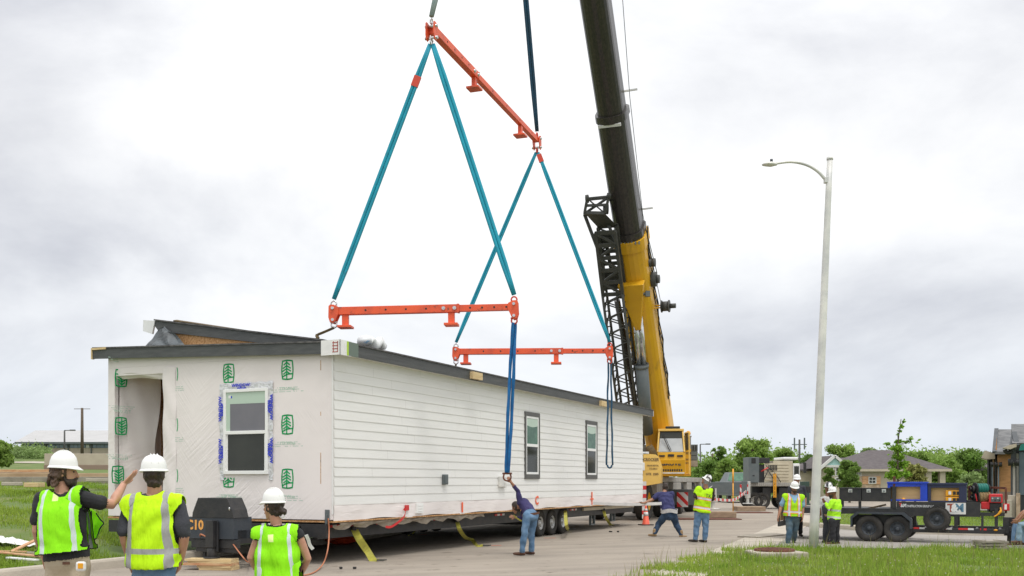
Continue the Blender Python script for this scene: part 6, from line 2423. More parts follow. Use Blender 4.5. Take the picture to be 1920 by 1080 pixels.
# house beyond, mostly hidden
h2 = thing('hip_roof_house', 'small pale house with a brown roof, glimpsed left of the brick townhouse', 'house', (57, 118, 0), 0)
D2 = 118.0
a, b = at(1828, 0, D2).x, at(1870, 0, D2).x
mb = MB()
mb.span((a + .4, D2, -.02), (b, D2 + 8, at(0, 881, D2).z))
mb.build('wall', 'creamwall', h2)
mb = MB()
hip(mb, a, b + 4, D2, D2 + 8, at(0, 880, D2).z, at(1850, 0, D2).x, at(1875, 0, D2).x, at(0, 867, D2).z)
mb.build('roof', 'rooftile', h2)
mb = MB()
mb.span((at(1839, 0, D2).x, D2 - .02, at(0, 898, D2).z), (at(1846, 0, D2).x, D2 - .001, at(0, 886, D2).z))
mb.build('window', 'bluewin', h2)
# dark townhouses on the right, turned so that their gable ends face the street corner
class Rot:
 """building frame turned to azimuth a; x right, y away, z up; d0 = picture depth of the origin"""
 def __init__(s, pxo, d0):
  o = at(pxo, HZ, d0)
  s.a = math.atan2(o.x, o.y)
  s.o = V((o.x, o.y, 0))
  s.M = TR(s.o, -s.a)
  s.R = math.hypot(o.x, o.y)
 def p(s, px, py, y=0.0):
  ph = math.atan((px - 960) / FOC) - s.a
  L = s.R + y
  x = L * math.tan(ph)
  Y = L * math.cos(s.a) - x * math.sin(s.a)
  return V((x, y, EYE + (HZ - py) / FOC * Y))
 def box(s, mb, px0, px1, pyt, pyb, y0, y1, mi=0):
  a, b = s.p(px0, pyt, y0), s.p(px1, pyb if pyb else 900, y0)
  mb.span((a.x, y0, b.z if pyb else 0), (b.x, y1, a.z), mi)
def part(R, parent, name, m, boxes, bevel=0):
 mb = MB(R.M)
 for b in boxes:
  R.box(mb, *b)
 return mb.build(name, m, parent, bevel)
RA = Rot(1868, 52.0)
tA = thing('townhouse', 'orange-brick townhouse with a grey shingle roof, left one at the right edge', 'house', RA.o, -RA.a, 'townhouses at the right edge')
part(RA, tA, 'brick_wall', 'orangebrick', [(1870, 1896, 851, 922, 0, .6)])
part(RA, tA, 'base_course', 'browncap', [(1868, 1897, 922, None, -.03, .6)])
part(RA, tA, 'wall', 'slate', [(1851, 1870, 853, None, 1.6, 6), (1870, 1930, 851, None, .61, 6)])
mb = MB(RA.M)
r0, r1 = RA.p(1865, 846.5, -.5), RA.p(1903, 846.5, -.5)
t0, t1 = RA.p(1868.5, 805, 3.2), RA.p(1905, 805, 3.2)
dn = V((0, 0, .14))
mb.add([r0, r1, t1, t0, r0 - dn, r1 - dn, t0 + V((0, 3.6, -2.2)), t1 + V((0, 3.6, -2.2))], [(0, 1, 2, 3), (0, 4, 5, 1), (3, 2, 7, 6), (0, 3, 6, 4), (1, 5, 7, 2)])
mb.build('roof', 'greyshingle', tA)
mb = MB(RA.M)
mb.add([RA.p(1864.8, 846, -.45), RA.p(1868, 807, 3.1), RA.p(1867.5, 846, 3.1)], [(0, 1, 2)])
mb.add([RA.p(1866, 848, -.3), RA.p(1869.5, 848, -.3), RA.p(1869, 818, -.2)], [(0, 1, 2)])
mb.build('gable_panel', 'orangebrick', tA)
mb = MB(RA.M)
mb.bar(RA.p(1864.4, 848, -.5), RA.p(1868.3, 804.5, 3.2), .10, .2, (1, 0, 0))
mb.build('bargeboard', 'slate', tA)
mb = MB(RA.M)
a, b, c_ = RA.p(1840, 858, 1.0), RA.p(1866, 850, 1.0), RA.p(1866, 861, 1.0)
mb.prism([(a.x, a.z), (a.x + .1, a.z + .2), (b.x - .5, b.z + .15), (b.x, b.z), (b.x, b.z - .3), (a.x + .3, a.z - .1)], -4.0, .4, frame((0, 1.0, 0), (1, 0, 0), (0, 0, 1), (0, -1, 0)))
mb.build('eave', 'creamwall', tA)
for px, w_, m in ((1853, 2.6, 'slate'), (1857.5, 2.6, 'ink'), (1862.5, 3.2, 'stonewall'), (1867, 2.4, 'slate')):
 part(RA, tA, 'pillar', m, [(px - w_ / 2, px + w_ / 2, 858, None, .9, 1.59)])
for px in (1859.3, 1870.7):
 part(RA, tA, 'window', 'bluewin', [(px, px + 2.6, 874, 926, -.09 if px > 1865 else .8, -.031 if px > 1865 else .89)])
for px in (1857, 1865, 1872.5):
 mb = MB(RA.M)
 a = RA.p(px, 871, -.25)
 mb.cyl(a, a + V((.16, 0, 0)), .12, 12)
 mb.build('wall_lamp', 'ink', tA)
RB = Rot(1900, 44.0)
tB = thing('townhouse', 'slate-grey townhouse with pale trim, cut off by the right edge of the picture', 'house', RB.o, -RB.a, 'townhouses at the right edge')
part(RB, tB, 'wall', 'slate', [(1895, 1905, 841, None, 0, 4), (1905, 1990, 836, None, 1.0, 5)])
part(RB, tB, 'trim', 'carrier', [(1899, 1903.6, 866, 930, -.06, -.001), (1905.6, 1910, 850, None, .5, .99)])
part(RB, tB, 'window', 'bluewin', [(1911, 1930, 848, 928, .9, .995)])
mb = MB(RB.M)
mb.add([RB.p(1898, 831, -.4), RB.p(1990, 831, -.4), RB.p(1990, 795, 3), RB.p(1896, 795, 3), RB.p(1990, 831, -.4) + V((0, 8, 0)), RB.p(1896, 831, -.4) + V((0, 8, 0))], [(0, 1, 2, 3), (3, 2, 4, 5)])
mb.build('roof', 'greyshingle', tB)
mb = MB(RB.M)
mb.bar(RB.p(1895.5, 846, -.45), RB.p(1901.5, 811, .9), .1, .2, (1, 0, 0))
mb.bar(RB.p(1907, 836, -.45), RB.p(1901.5, 811, .9), .1, .2, (1, 0, 0))
mb.build('dormer_board', 'slate', tB)
mb = MB(RB.M)
mb.add([RB.p(1896.5, 843, -.35), RB.p(1906, 835, -.35), RB.p(1901.5, 814, .8)], [(0, 1, 2)])
mb.build('dormer_face', 'ink', tB)
mb = MB(RB.M)
P = [RB.p(a, b, 0) for a, b in ((1880, 841), (1893, 835.5), (1906, 833), (1906, 838.5), (1894, 843.5))]
mb.prism([(q.x, q.z) for q in P], -.3, .9, frame((0, 0, 0), (1, 0, 0), (0, 0, 1), (0, -1, 0)))
mb.build('eave', 'creamwall', tB)
mb = MB(RB.M)
mb.tube(smooth([RB.p(a, b, -.5) for a, b in ((1884, 843), (1886, 847), (1891, 848.5), (1898, 847))]), .09, 8)
mb.build('downpipe', 'ink', tB)
for px in (1890, 1901.5):
 mb = MB(RB.M)
 a = RB.p(px, 867, -.25)
 mb.cyl(a, a + V((.2, 0, 0)), .15, 12)
 mb.build('wall_lamp', 'ink', tB)
part(RB, tB, 'steps', 'concrete', [(1890, 1904, 929, None, -1.5, -.07), (1883, 1897, 938, None, -2.5, -1.51)])
part(RB, tB, 'stone_pier', 'stonewall', [(1905, 1913, 925, None, -1.6, -.8)])
mb = MB()
a = at(1916, 838, 42.3)
mb.prism([(a.x - .12, a.z - .15), (a.x + .5, a.z - .1), (a.x + .5, a.z + .25), (a.x - .05, a.z + .1)], 0, .02, frame((0, 42.3, 0), (1, 0, 0), (0, 0, 1), (0, -1, 0)))
mb.cyl((a.x + .3, 42.3 + .03, .0), (a.x + .3, 42.3 + .03, a.z + .4), .03, 8, 1)
tag(mb.build('pennant', ['greenhose', 'ink'], None, 0, (a.x + .3, 42.3, 0)), 'green pennant on a thin pole at the right edge', 'flag')
# rough planting of pale rocks in front of the townhouses
rr = random.Random(77)
mb = MB()
for k in range(60):
 x, y = rr.uniform(20.6, 24), rr.uniform(37.4, 41)
 mb.ball((x, y, .05), (rr.uniform(.06, .16), rr.uniform(.06, .14), rr.uniform(.05, .12)), 6, 4)
o = mb.build('rocks', 'concrete')
o['kind'] = 'stuff'
# warehouse on the left rise
DW = 130.0
w0 = at(42, 852, DW)
wz = float(terrain(w0.x, DW)) - .1
wh = thing('warehouse', 'long tan warehouse with a pale metal roof and a row of blue windows, far left', 'warehouse', (w0.x, DW, wz), 0)
xa, xb = w0.x, at(330, 0, DW).x
zt = at(0, 829, DW).z
mb = MB()
mb.span((xa, DW, wz), (xb, DW + 24, at(0, 840, DW).z))
mb.build('wall', 'blockwall', wh)
mb = MB()
mb.span((xa - .02, DW - .05, at(0, 840, DW).z), (xb, DW + 24, zt))
for px in (42.5, 86, 128, 171, 214):
 mb.span((at(px, 0, DW).x, DW - .2, wz), (at(px + 1.5, 0, DW).x, DW - .051, zt))
mb.build('wall_cladding', 'greysteel', wh)
mb = MB()
ra = at(66, 807, DW + 12)
mb.add([(xa - .6, DW - .8, zt), (xb, DW - .8, zt), (xb, DW + 12, ra.z), (ra.x, DW + 12, ra.z), (xa - .6, DW + 25, zt), (xb, DW + 25, zt)], [(0, 1, 2, 3), (3, 2, 5, 4), (0, 3, 4)])
mb.build('roof', 'metalroof', wh)
mb = MB()
mb.span((xa - .6, DW - .85, zt - .25), (xb, DW - .78, zt - .01))
mb.build('gutter', 'greysteel', wh)
for s0 in (46, 90, 132, 175, 218):
 for k in range(5):
  mb = MB()
  a, b = at(s0 + k * 7.4, 839.5, DW), at(s0 + k * 7.4 + 6.4, 833.5, DW)
  mb.span((a.x, DW - .09, a.z), (b.x, DW - .0505, b.z))
  mb.build('window', 'bluewin' if not (s0 == 132 and k > 3) else 'whitewall', wh)
# block wall in front
DB = 80.0
a, b = at(83, 878, DB), at(204, 850.5, DB)
zb0 = float(terrain(a.x, DB)) - .15
bw = thing('block_wall', 'low tan block wall with a brown base, in front of the warehouse', 'wall', (a.x, DB, zb0), 0)
mb = MB()
mb.span((a.x, DB, at(0, 872, DB).z), (b.x + 3, DB + .35, b.z))
mb.build('upper_courses', 'blockwall', bw, .02)
mb = MB()
mb.span((a.x - .03, DB - .04, zb0), (b.x + 3, DB + .36, at(0, 872, DB).z - .002))
mb.build('base_courses', 'browncap', bw, .02)
# poles
def pole(label, px, py_top, py_bot, d, r, arm=None, wood=True, name='utility_pole', cat='pole'):
 b = at(px, py_bot, d)
 tp_ = at(px, py_top, d)
 z0 = float(terrain(b.x, d)) - .1
 t = thing(name, label, cat, (b.x, d, z0), 0)
 mb = MB()
 mb.tube([(b.x, d, z0), (b.x, d, tp_.z)], [r, r * .7], 10)
 mb.build('shaft', 'bark' if wood else 'darkmetal', t)
 if arm == 'cross':
  mb = MB()
  mb.bar((b.x - .9, d, tp_.z - .1), (b.x + .9, d, tp_.z - .1), .06, .06)
  mb.build('cross_arm', 'bark', t)
 elif arm == 'lamp':
  mb = MB()
  mb.bar((b.x, d, tp_.z), (b.x + 1.0, d, tp_.z + .02), .08, .08)
  mb.box((b.x + .85, d, tp_.z + .02), (.5, .3, .12))
  mb.build('lamp_head', 'darkmetal', t)
 elif arm == 'cell':
  mb = MB()
  for x in (-.6, .6):
   mb.bar((b.x + x, d, tp_.z - 1.2), (b.x + x, d, tp_.z + .2), .14, .14)
  mb.bar((b.x - .9, d, tp_.z - .6), (b.x + .9, d, tp_.z - .6), .1, .1)
  mb.build('antenna', 'greysteel', t)
 return t
pole('brown wooden utility pole with a cross arm in front of the warehouse', 154, 765, 853, 112, .19, 'cross')
pole('short dark lamp post in front of the warehouse, left of the utility pole', 121, 807, 846, 105, .11, 'lamp', False, 'lamp_post', 'lamp post')
pole('thin grey mast with small antennas rising above the trees, left of the street lamp', 1499, 824, 900, 120, .16, 'cell', False, 'antenna_mast', 'mast')
pole('thin dark lamp post among the trees just right of the crane counterweights', 1313, 833, 900, 110, .10, 'lamp', False, 'lamp_post', 'lamp post')
pole('wooden pole among the trees, left of the grey cabinet', 1336, 850, 902, 115, .14, None, True)
# utility boxes and parked vehicles far behind
mb = MB()
a, b = at(1503, 899, 70), at(1518, 889, 70)
mb.span((a.x, 70, -.02), (b.x, 71, .75 + .9))
mb.span((a.x - .1, 69.9, -.02), (b.x + .1, 71.1, .12))
M['boxgreen'] = mat('dark_green_paint', (0.03, 0.06, 0.045), .6)
tag(mb.build('utility_box', 'boxgreen', None, .03, (a.x, 70, 0)), 'dark green utility box on the grass left of the street lamp', 'box')
# ================================================================ building site on the left: slab, boards, debris
def tz(x, y):
 return float(terrain(x, y))
M['sand'] = M['dirt']
mb = MB()
def hillpatch(name, poly, lift, m, n=14):
 """a patch that follows the lawn; poly = (x0, x1, y0, y1)"""
 x0, x1, y0, y1 = poly
 mb = MB()
 vs = []
 r = random.Random(name)
 for j in range(n + 1):
  for i in range(n + 1):
   x, y = x0 + (x1 - x0) * i / n, y0 + (y1 - y0) * j / n
   if j in (0, n):
    y += r.uniform(-.4, .4)
   vs.append((x, y, tz(x, y) + lift))
 mb.add(vs, [(j * (n + 1) + i, j * (n + 1) + i + 1, (j + 1) * (n + 1) + i + 1, (j + 1) * (n + 1) + i) for j in range(n) for i in range(n)], 0, True)
 return struct(mb.build(name, m))
hillpatch('bare_soil', (-36, -13, 41.5, 55), .03, 'dirt', 22)
hillpatch('path', (-60, -26, 96, 100), .03, 'concrete')
def slab(label, pxa, pxb, py_top, d, dep, m, name='foundation_slab', h=.3, cat='slab', grp=None):
 a, b = at(pxa, py_top, d), at(pxb, py_top, d)
 mb = MB()
 mb.span((a.x, d, a.z - h), (b.x, d + dep, a.z))
 tag(mb.build(name, m, None, .02, (a.x, d, a.z - h)), label, cat, grp)
slab('long grey concrete foundation edge on the building site at left', -60, 260, 894, 41, .5, 'concdark', h=.75)
slab('pale sandy foundation slab behind the grey edge on the building site', -60, 260, 887, 44, 5.5, 'dirt', h=.8)
slab('long reddish board lying along the building site at left', -60, 92, 880.5, 56, .5, 'plank', 'formwork_board', .35, 'board', 'boards on the building site')
slab('long grey board lying just in front of the reddish one on the building site', -60, 95, 885, 52, .3, 'oldwood', 'formwork_board', .2, 'board', 'boards on the building site')
slab('short pale board on the grass just before the foundation edge, left of the pointing man', 44, 70, 905, 35, .6, 'lumber', 'formwork_board', .16, 'board', 'boards on the building site')
slab('narrow pale board at the left edge before the foundation', 2, 38, 904, 34, .2, 'concrete', 'formwork_board', .12, 'board', 'boards on the building site')
slab('small board beside the pointing man on the building site', 160, 205, 897, 37, .3, 'concrete', 'formwork_board', .12, 'board', 'boards on the building site')
# pile of broken boards and white sheeting at lower left
def gt(px, py):
 """where the sight line of a picture point meets the lawn"""
 d = 14.0
 while d < 60:
  x = (px - 960) / FOC * d
  if EYE + (HZ - py) / FOC * d <= tz(x, d):
   break
  d += .05
 return x, d
def debris(label, px, py, l, wd, rz, tilt, m, th=.03):
 x, d = gt(px, py)
 z = tz(x, d) + .05
 mb = MB()
 Mx = Matrix.Translation((x, d, z + l / 2 * abs(math.sin(tilt)) + .02)) @ Matrix.Rotation(rz, 4, 'Z') @ Matrix.Rotation(tilt, 4, 'Y')
 mb.box((0, 0, 0), (l, wd, th), 0, 0)
 mb.v = [Mx @ v for v in mb.v]
 tag(mb.build('broken_board', m, None, .003, (x, d, z)), label, 'board', 'broken boards in the grass')
debris('reddish board tilted up in the debris at lower left', 46, 1040, .62, .16, .9, -.40, 'plank')
debris('long brown board lying across the debris at lower left', 30, 1048, 1.1, .11, -.35, .05, 'plank')
debris('orange-brown board at the left edge of the debris', 12, 1042, .8, .12, .15, .03, 'plank')
debris('white painted board lying in front of the debris', 42, 1056, .75, .11, -.35, .04, 'whitepaint')
debris('thin pale strip of wood to the right of the debris', 70, 1044, .40, .04, .25, .06, 'concrete')
debris('short brown stick to the right of the debris, near the pointing man', 80, 1052, .3, .05, -.2, .03, 'oldwood')
debris('small board piece behind the debris', 60, 1046, .5, .06, .1, .02, 'oldwood')
mb = MB()
vs = []
rr = random.Random(21)
cx, cy = gt(16, 1026)
for j in range(9):
 for i in range(15):
  x, y = cx - .55 + 1.1 * i / 14, cy - .25 + .5 * j / 8
  e = max(0, 1 - abs(i - 7) / 7) ** .6 * max(0, 1 - abs(j - 4) / 4.4) ** .5
  vs.append((x + rr.uniform(-.02, .02), y + rr.uniform(-.02, .02), tz(x, y) + .09 + .16 * e * rr.uniform(.4, 1.1)))
mb.add(vs, [(j * 15 + i, j * 15 + i + 1, (j + 1) * 15 + i + 1, (j + 1) * 15 + i) for j in range(8) for i in range(14)], 0, False)
tag(mb.build('plastic_sheet', 'cardboard', None, 0, (cx, cy, tz(cx, cy))), 'crumpled white plastic sheet in the grass behind the broken boards', 'sheet')
# small dropped things on the road
def scrap(label, px, py, pts, m='ink'):
 c = gd(px, py, .005)
 mb = MB()
 r = random.Random(px)
 for k in range(pts):
  mb.box(c + V((r.uniform(-.16, .16), r.uniform(-.03, .03), .025)), (r.uniform(.06, .12), .05, .04), r.uniform(0, 3))
 tag(mb.build('loose_shackle', m, None, .008, c), label, 'scrap', 'small dark things lying on the road')
scrap('small dark shackle lying on the road in front of the yellow strap', 1153, 998, 3)
scrap('small dark lump on the road below the hanging yellow strap', 655, 1067, 2)
for px0, px1, py in ((905, 940, 1023.5), (1020, 1042, 1009.5), (785, 800, 1003)):
 a, b = gd(px0, py), gd(px1, py)
 mb = MB()
 mb.add([(a.x, a.y - .03, .013), (b.x, a.y - .03, .013), (b.x, a.y + .05, .013), (a.x, a.y + .05, .013)], [(0, 1, 2, 3)])
 struct(mb.build('road_marking', 'spray'))
# ================================================================ trees, hedges and weeds
M['leafA'] = leaf_mat('mid_green_leaves', (0.20, 0.32, 0.06), (0.30, 0.42, 0.10), .35, .45)
M['leafB'] = leaf_mat('dark_green_leaves', (0.145, 0.255, 0.05), (0.22, 0.335, 0.075), .35, .45)
M['leafC'] = leaf_mat('bright_green_leaves', (0.16, 0.32, 0.025), (0.23, 0.40, 0.04), 1.2, .4)
M['leafD'] = leaf_mat('olive_leaves', (0.24, 0.26, 0.07), (0.32, 0.33, 0.10), 1.2, .3)
M['leafE'] = leaf_mat('hazy_green_leaves', (0.21, 0.31, 0.10), (0.28, 0.38, 0.14), .4, .4)
def leaf_cloud(clumps, n, size, seed, flat=.5):
 """clumps: (centre, radii); returns verts, idx, shade of small diamond leaves"""
 r = np.random.default_rng(seed)
 tot = sum((c[1][0] * c[1][1] * c[1][2]) ** (2 / 3) for c in clumps)
 Vs, Sh = [], []
 for (c, rad) in clumps:
  k = max(8, int(n * (rad[0] * rad[1] * rad[2]) ** (2 / 3) / tot))
  d = r.normal(size=(k, 3))
  d /= np.linalg.norm(d, axis=1, keepdims=True)
  rr_ = r.uniform(.1, 1.0, (k, 1)) ** .6
  p = np.array(c) + d * rr_ * np.array(rad) * (1 + .30 * r.normal(size=(k, 1)))
  nrm = d + .9 * r.normal(size=(k, 3))
  nrm /= np.linalg.norm(nrm, axis=1, keepdims=True)
  a = np.cross(nrm, r.normal(size=(k, 3)))
  a /= np.linalg.norm(a, axis=1, keepdims=True)
  b = np.cross(nrm, a)
  s = size * r.uniform(.6, 1.35, (k, 1))
  Vs.append(np.stack([p - a * s, p - b * s * flat, p + a * s, p + b * s * flat], 1).reshape(-1, 3))
  Sh.append(np.repeat(r.uniform(.72, 1.25, k) * r.uniform(.85, 1.15), 4))
 Vv = np.concatenate(Vs)
 return Vv, np.arange(len(Vv)), np.concatenate(Sh)
def make_tree(name, label, cat, loc, h, spread, m, n, size, seed, trunk_frac=.3, nclump=14, shape='round', group=None, flat=.55, rz=0):
 r = random.Random(seed)
 t = thing(name, label, cat, loc, rz, group)
 clumps, limbs = [], []
 for k in range(nclump):
  f = (k + .5) / nclump
  if shape == 'round':
   ang = r.uniform(0, 2 * math.pi)
   rad = spread * math.sqrt(r.uniform(.05, 1)) * .72
   zz_ = h * (trunk_frac + (1 - trunk_frac) * r.uniform(.18, .92))
   dome = math.sqrt(max(.1, 1 - ((zz_ / h - (trunk_frac + .35)) / .62) ** 2))
   rad *= dome
   cr_ = spread * r.uniform(.15, .32)
   rr_ = (cr_, cr_, cr_ * r.uniform(.6, .9))
  else:
   zz_ = h * (trunk_frac + (1 - trunk_frac) * f)
   ang = k * 2.4 + r.uniform(-.4, .4)
   rad = spread * (1 - f) ** .7 * r.uniform(.25, .8)
   cr_ = spread * (.42 * (1 - f) + .13) * r.uniform(.8, 1.2)
   rr_ = (cr_, cr_, cr_ * .85)
  c = (rad * math.cos(ang), rad * math.sin(ang), zz_)
  clumps.append((c, rr_))
  limbs.append(c)
 mb = MB(TR(loc, rz))
 th_ = h * .022 + .03
 mb.tube(smooth([(0, 0, -.15), (.02 * h * r.uniform(-1, 1), 0, h * .3), (.02 * h * r.uniform(-1, 1), .02 * h, h * .6), (0, 0, h * .88)], 4), [th_ * (1 - .07 * i) for i in range(13)], 8)
 for c in limbs:
  z0 = max(h * trunk_frac * .7, c[2] - .5 * math.hypot(c[0], c[1]) - h * .05)
  mb.tube([(0, 0, min(z0, h * .8)), (c[0] * .55, c[1] * .55, (z0 + c[2]) / 2), c], [th_ * .4, th_ * .25, th_ * .1], 5)
 mb.build('trunk', 'bark', t)
 v, idx, sh = leaf_cloud(clumps, n, size, seed, flat)
 me = npmesh('crown', v, 4, idx, [m], sh)
 me.transform(TR(loc, rz))
 link('crown', me, t)
 return t
# a handful of distinct trees (each with its own label), the far wood as one mass
GT = 'trees behind the crane and houses'
def tree_px(label, px, py_top, d, wpx, m, n, seed, name='tree', tf=.15, shape='round', size=.155, nclump=44, group=GT):
 n = int(n * 3.2)
 x = (px - 960) / FOC * d
 z0 = tz(x, d)
 h = EYE + (HZ - py_top) / FOC * d - z0
 return make_tree(name, label, 'tree', (x, d, z0), h, wpx / 2 / FOC * d, m, n, size, seed, tf, nclump, shape, group)
tree_px('large mid-green tree rising above the grey cabinet on the flatbed', 1412, 823, 105, 88, 'leafA', 5200, 11)
tree_px('darker tree right of the crane counterweights, at the left end of the row', 1322, 862, 95, 56, 'leafB', 2600, 12)
tree_px('sparse thin tree standing above the row, between crane and cabinet', 1349, 836, 112, 34, 'leafB', 500, 13, tf=.5)
tree_px('rounded green tree in front of the large one, left of the cabinet', 1366, 858, 92, 60, 'leafA', 3000, 14)
tree_px('green tree behind the flatbed cab, left of the antenna mast', 1466, 835, 110, 62, 'leafA', 3200, 15)
tree_px('dense dark tree between the flatbed mirror and the street lamp', 1512, 850, 100, 56, 'leafB', 3000, 16)
tree_px('tall green tree behind the roof of the teal-gabled house, right of the lamp pole', 1578, 834, 118, 80, 'leafA', 4200, 17)
tree_px('loose green tree above the roof ridge of the teal-gabled house', 1635, 839, 120, 62, 'leafE', 1500, 18, tf=.4)
tree_px('green tree just right of the young sapling, behind the brown roof', 1715, 843, 116, 62, 'leafA', 3200, 19)
tree_px('pale olive tree in front of the right end of the brown roof', 1716, 868, 80, 46, 'leafD', 2300, 20, tf=.25, size=.16)
tree_px('broad green tree behind the navy cabinet', 1778, 862, 100, 74, 'leafA', 3600, 22)
tree_px('tall green tree left of the brick townhouse roof', 1822, 842, 118, 84, 'leafB', 4600, 23)
tree_px('low hazy green tree in front of the brick townhouse', 1822, 884, 84, 60, 'leafE', 2400, 24, tf=.08)
tree_px('small dark round tree in front of the teal gable, beside the tool boxes', 1593, 862, 78, 46, 'leafB', 3600, 25, tf=.2, size=.17)
tree_px('narrow green shrub tree in front of the teal gable bay, left of the round tree', 1556, 876, 80, 26, 'leafB', 1800, 26, tf=.1, size=.16)
tree_px('green tree at the far left edge of the picture', -6, 826, 78, 58, 'leafA', 4200, 27, tf=.08, size=.2)
# the young street tree with a thin top
sx = (1684 - 960) / FOC * 34
h = EYE + (HZ - 783) / FOC * 34
st = thing('sapling', 'young bright green tree with a thin leaning top, behind the work trailer', 'tree', (sx, 34, 0), 0)
mb = MB()
P = smooth([(sx, 34, -.1), (sx + .0, 34, 1.2), (sx - .02, 34, 2.4), (sx + .0, 34, 3.0), (sx + .1, 34, h - .05)], 4)
mb.tube(P, [.045 - .002 * i for i in range(len(P))], 8)
cl = []
rs = random.Random(41)
for px, py, w_, hh in ((1680, 888, 20, 13), (1668, 892, 12, 8), (1700, 889, 12, 8), (1684, 873, 20, 11), (1672, 868, 8, 7), (1685, 856, 17, 10), (1696, 868, 10, 8), (1676, 840, 13, 7), (1664, 832, 7, 4), (1686, 842, 12, 9), (1698, 829, 9, 4), (1707, 823, 6, 4), (1683, 828, 9, 6), (1683, 816, 4, 4), (1690, 800, 5, 6), (1694, 790, 4, 6), (1687, 808, 4, 4)):
 c = at(px, py, 34 + rs.uniform(-.25, .25))
 cl.append((tuple(c), (w_ / FOC * 34, w_ / FOC * 34, hh / FOC * 34)))
 mb.tube([(sx, 34, c.z - .25), tuple(c)], [.014, .006], 5)
mb.build('trunk', 'bark', st)
v, idx, sh = leaf_cloud([(c, tuple(v * .78 for v in r_)) for c, r_ in cl], 1900, .052, 42, .6)
link('crown', npmesh('crown', v, 4, idx, ['leafC'], sh), st)
# the far wood as one mass
cl = []
rs = random.Random(51)
for k in range(230):
 px = rs.uniform(1290, 1880)
 d = rs.uniform(128, 160)
 top = 855 + 9 * math.sin(px * .021) + rs.uniform(-8, 18)
 x = (px - 960) / FOC * d
 z = EYE + (HZ - top) / FOC * d
 w_ = rs.uniform(1.4, 3.4)
 for q in range(4):
  cl.append(((x + rs.uniform(-2, 2), d, z - w_ * .6 - q * 1.6), (w_, w_, w_ * .7)))
for k in range(26):
 px = rs.uniform(-160, 46)
 d = rs.uniform(170, 190)
 x = (px - 960) / FOC * d
 z = EYE + (HZ - (838 + rs.uniform(-2, 7))) / FOC * d
 for q in range(2):
  cl.append(((x, d, z - 1.5 - q * 1.8), (3, 3, 2)))
v, idx, sh = leaf_cloud(cl, 150000, .25, 52)
o = link('woods', npmesh('woods', v, 4, idx, ['leafA'], sh))
o['kind'] = 'stuff'
# shrubs before the warehouse
cl = []
for k in range(16):
 px = rs.uniform(14, 84)
 d = rs.uniform(110, 118)
 x = (px - 960) / FOC * d
 cl.append(((x, d, tz(x, d) + .5), (1.6, 1.0, rs.uniform(.6, 1.3))))
v, idx, sh = leaf_cloud(cl, 3500, .16, 53)
o = link('bushes', npmesh('bushes', v, 4, idx, ['leafE'], sh))
o['kind'] = 'stuff'
# ---- grass: single blades, one object per lawn
M['grassblade'] = leaf_mat('grass_blades', (0.20, 0.33, 0.03), (0.33, 0.41, 0.07), .5, .45)
M['weedblade'] = leaf_mat('weed_blades', (0.21, 0.35, 0.04), (0.37, 0.45, 0.09), .7, .45)
M['seedhead'] = leaf_mat('dry_seed_heads', (0.25, 0.22, 0.10), (0.34, 0.30, 0.15), .9, .3)
def blades(pts, hmin, hmax, wd, seed, zf, lean=.45, seg=2):
 r = np.random.default_rng(seed)
 n = len(pts)
 h = r.uniform(hmin, hmax, n) * (0.55 + .45 * r.random(n))
 a = r.uniform(0, 2 * np.pi, n)
 b = r.uniform(0, 2 * np.pi, n)
 L = h * lean * r.uniform(.2, 1.0, n)
 z = zf(pts[:, 0], pts[:, 1])
 base = np.stack([pts[:, 0], pts[:, 1], z - .01], -1)
 wv = np.stack([np.cos(a), np.sin(a), np.zeros(n)], -1) * (wd * r.uniform(.6, 1.4, n))[:, None]
 lv = np.stack([np.cos(b) * L, np.sin(b) * L, np.zeros(n)], -1)
 up = np.stack([np.zeros(n), np.zeros(n), h], -1)
 q = [base - wv, base + wv, base + lv * .35 + up * .6 + wv * .7, base + lv * .35 + up * .6 - wv * .7]
 t = [base + lv + up]
 Vv = np.stack(q + t, 1)
 k = np.arange(n)[:, None] * 5
 quads = (k + np.array([[0, 1, 2, 3]])).ravel()
 tris = (k + np.array([[3, 2, 4]])).ravel()
 sh = np.repeat(r.uniform(.7, 1.3, n), 5)
 return Vv.reshape(-1, 3), quads, tris, sh
def blade_mesh(name, parts, mats):
 me = bpy.data.meshes.new(name)
 Vv, li, ls, sh, mi = [], [], [], [], []
 o = l = 0
 for (v, q, t, s, m) in parts:
  Vv.append(v)
  sh.append(s)
  li += [q + o, t + o]
  nq, nt_ = len(q) // 4, len(t) // 3
  ls += [l + np.arange(nq) * 4, l + nq * 4 + np.arange(nt_) * 3]
  mi += [np.full(nq + nt_, m)]
  l += nq * 4 + nt_ * 3
  o += len(v)
 Vv, li, ls, sh, mi = (np.concatenate(a) for a in (Vv, li, ls, sh, mi))
 me.vertices.add(len(Vv))
 me.vertices.foreach_set('co', Vv.astype(np.float32).ravel())
 me.loops.add(len(li))
 me.loops.foreach_set('vertex_index', li.astype(np.int32))
 me.polygons.add(len(ls))
 me.polygons.foreach_set('loop_start', ls.astype(np.int32))
 for m in mats:
  me.materials.append(M[m])
 me.polygons.foreach_set('material_index', mi.astype(np.int32))
 a = me.attributes.new('shade', 'FLOAT', 'POINT')
 a.data.foreach_set('value', sh.astype(np.float32))
 me.update(calc_edges=True)
 o = link(name, me)
 o['kind'] = 'stuff'
 return o
def patchy(p, r, f=.8, keep=.55):
 s = np.sin(p[:, 0] * f * 1.7 + 1.3 * np.sin(p[:, 1] * f)) + np.sin(p[:, 1] * f * 2.1 + p[:, 0] * .6) + np.sin(p[:, 0] * 3.1 * f + p[:, 1] * 2.3 * f)
 return r.random(len(p)) < np.clip(keep + .30 * s, .02, 1)
r = np.random.default_rng(61)
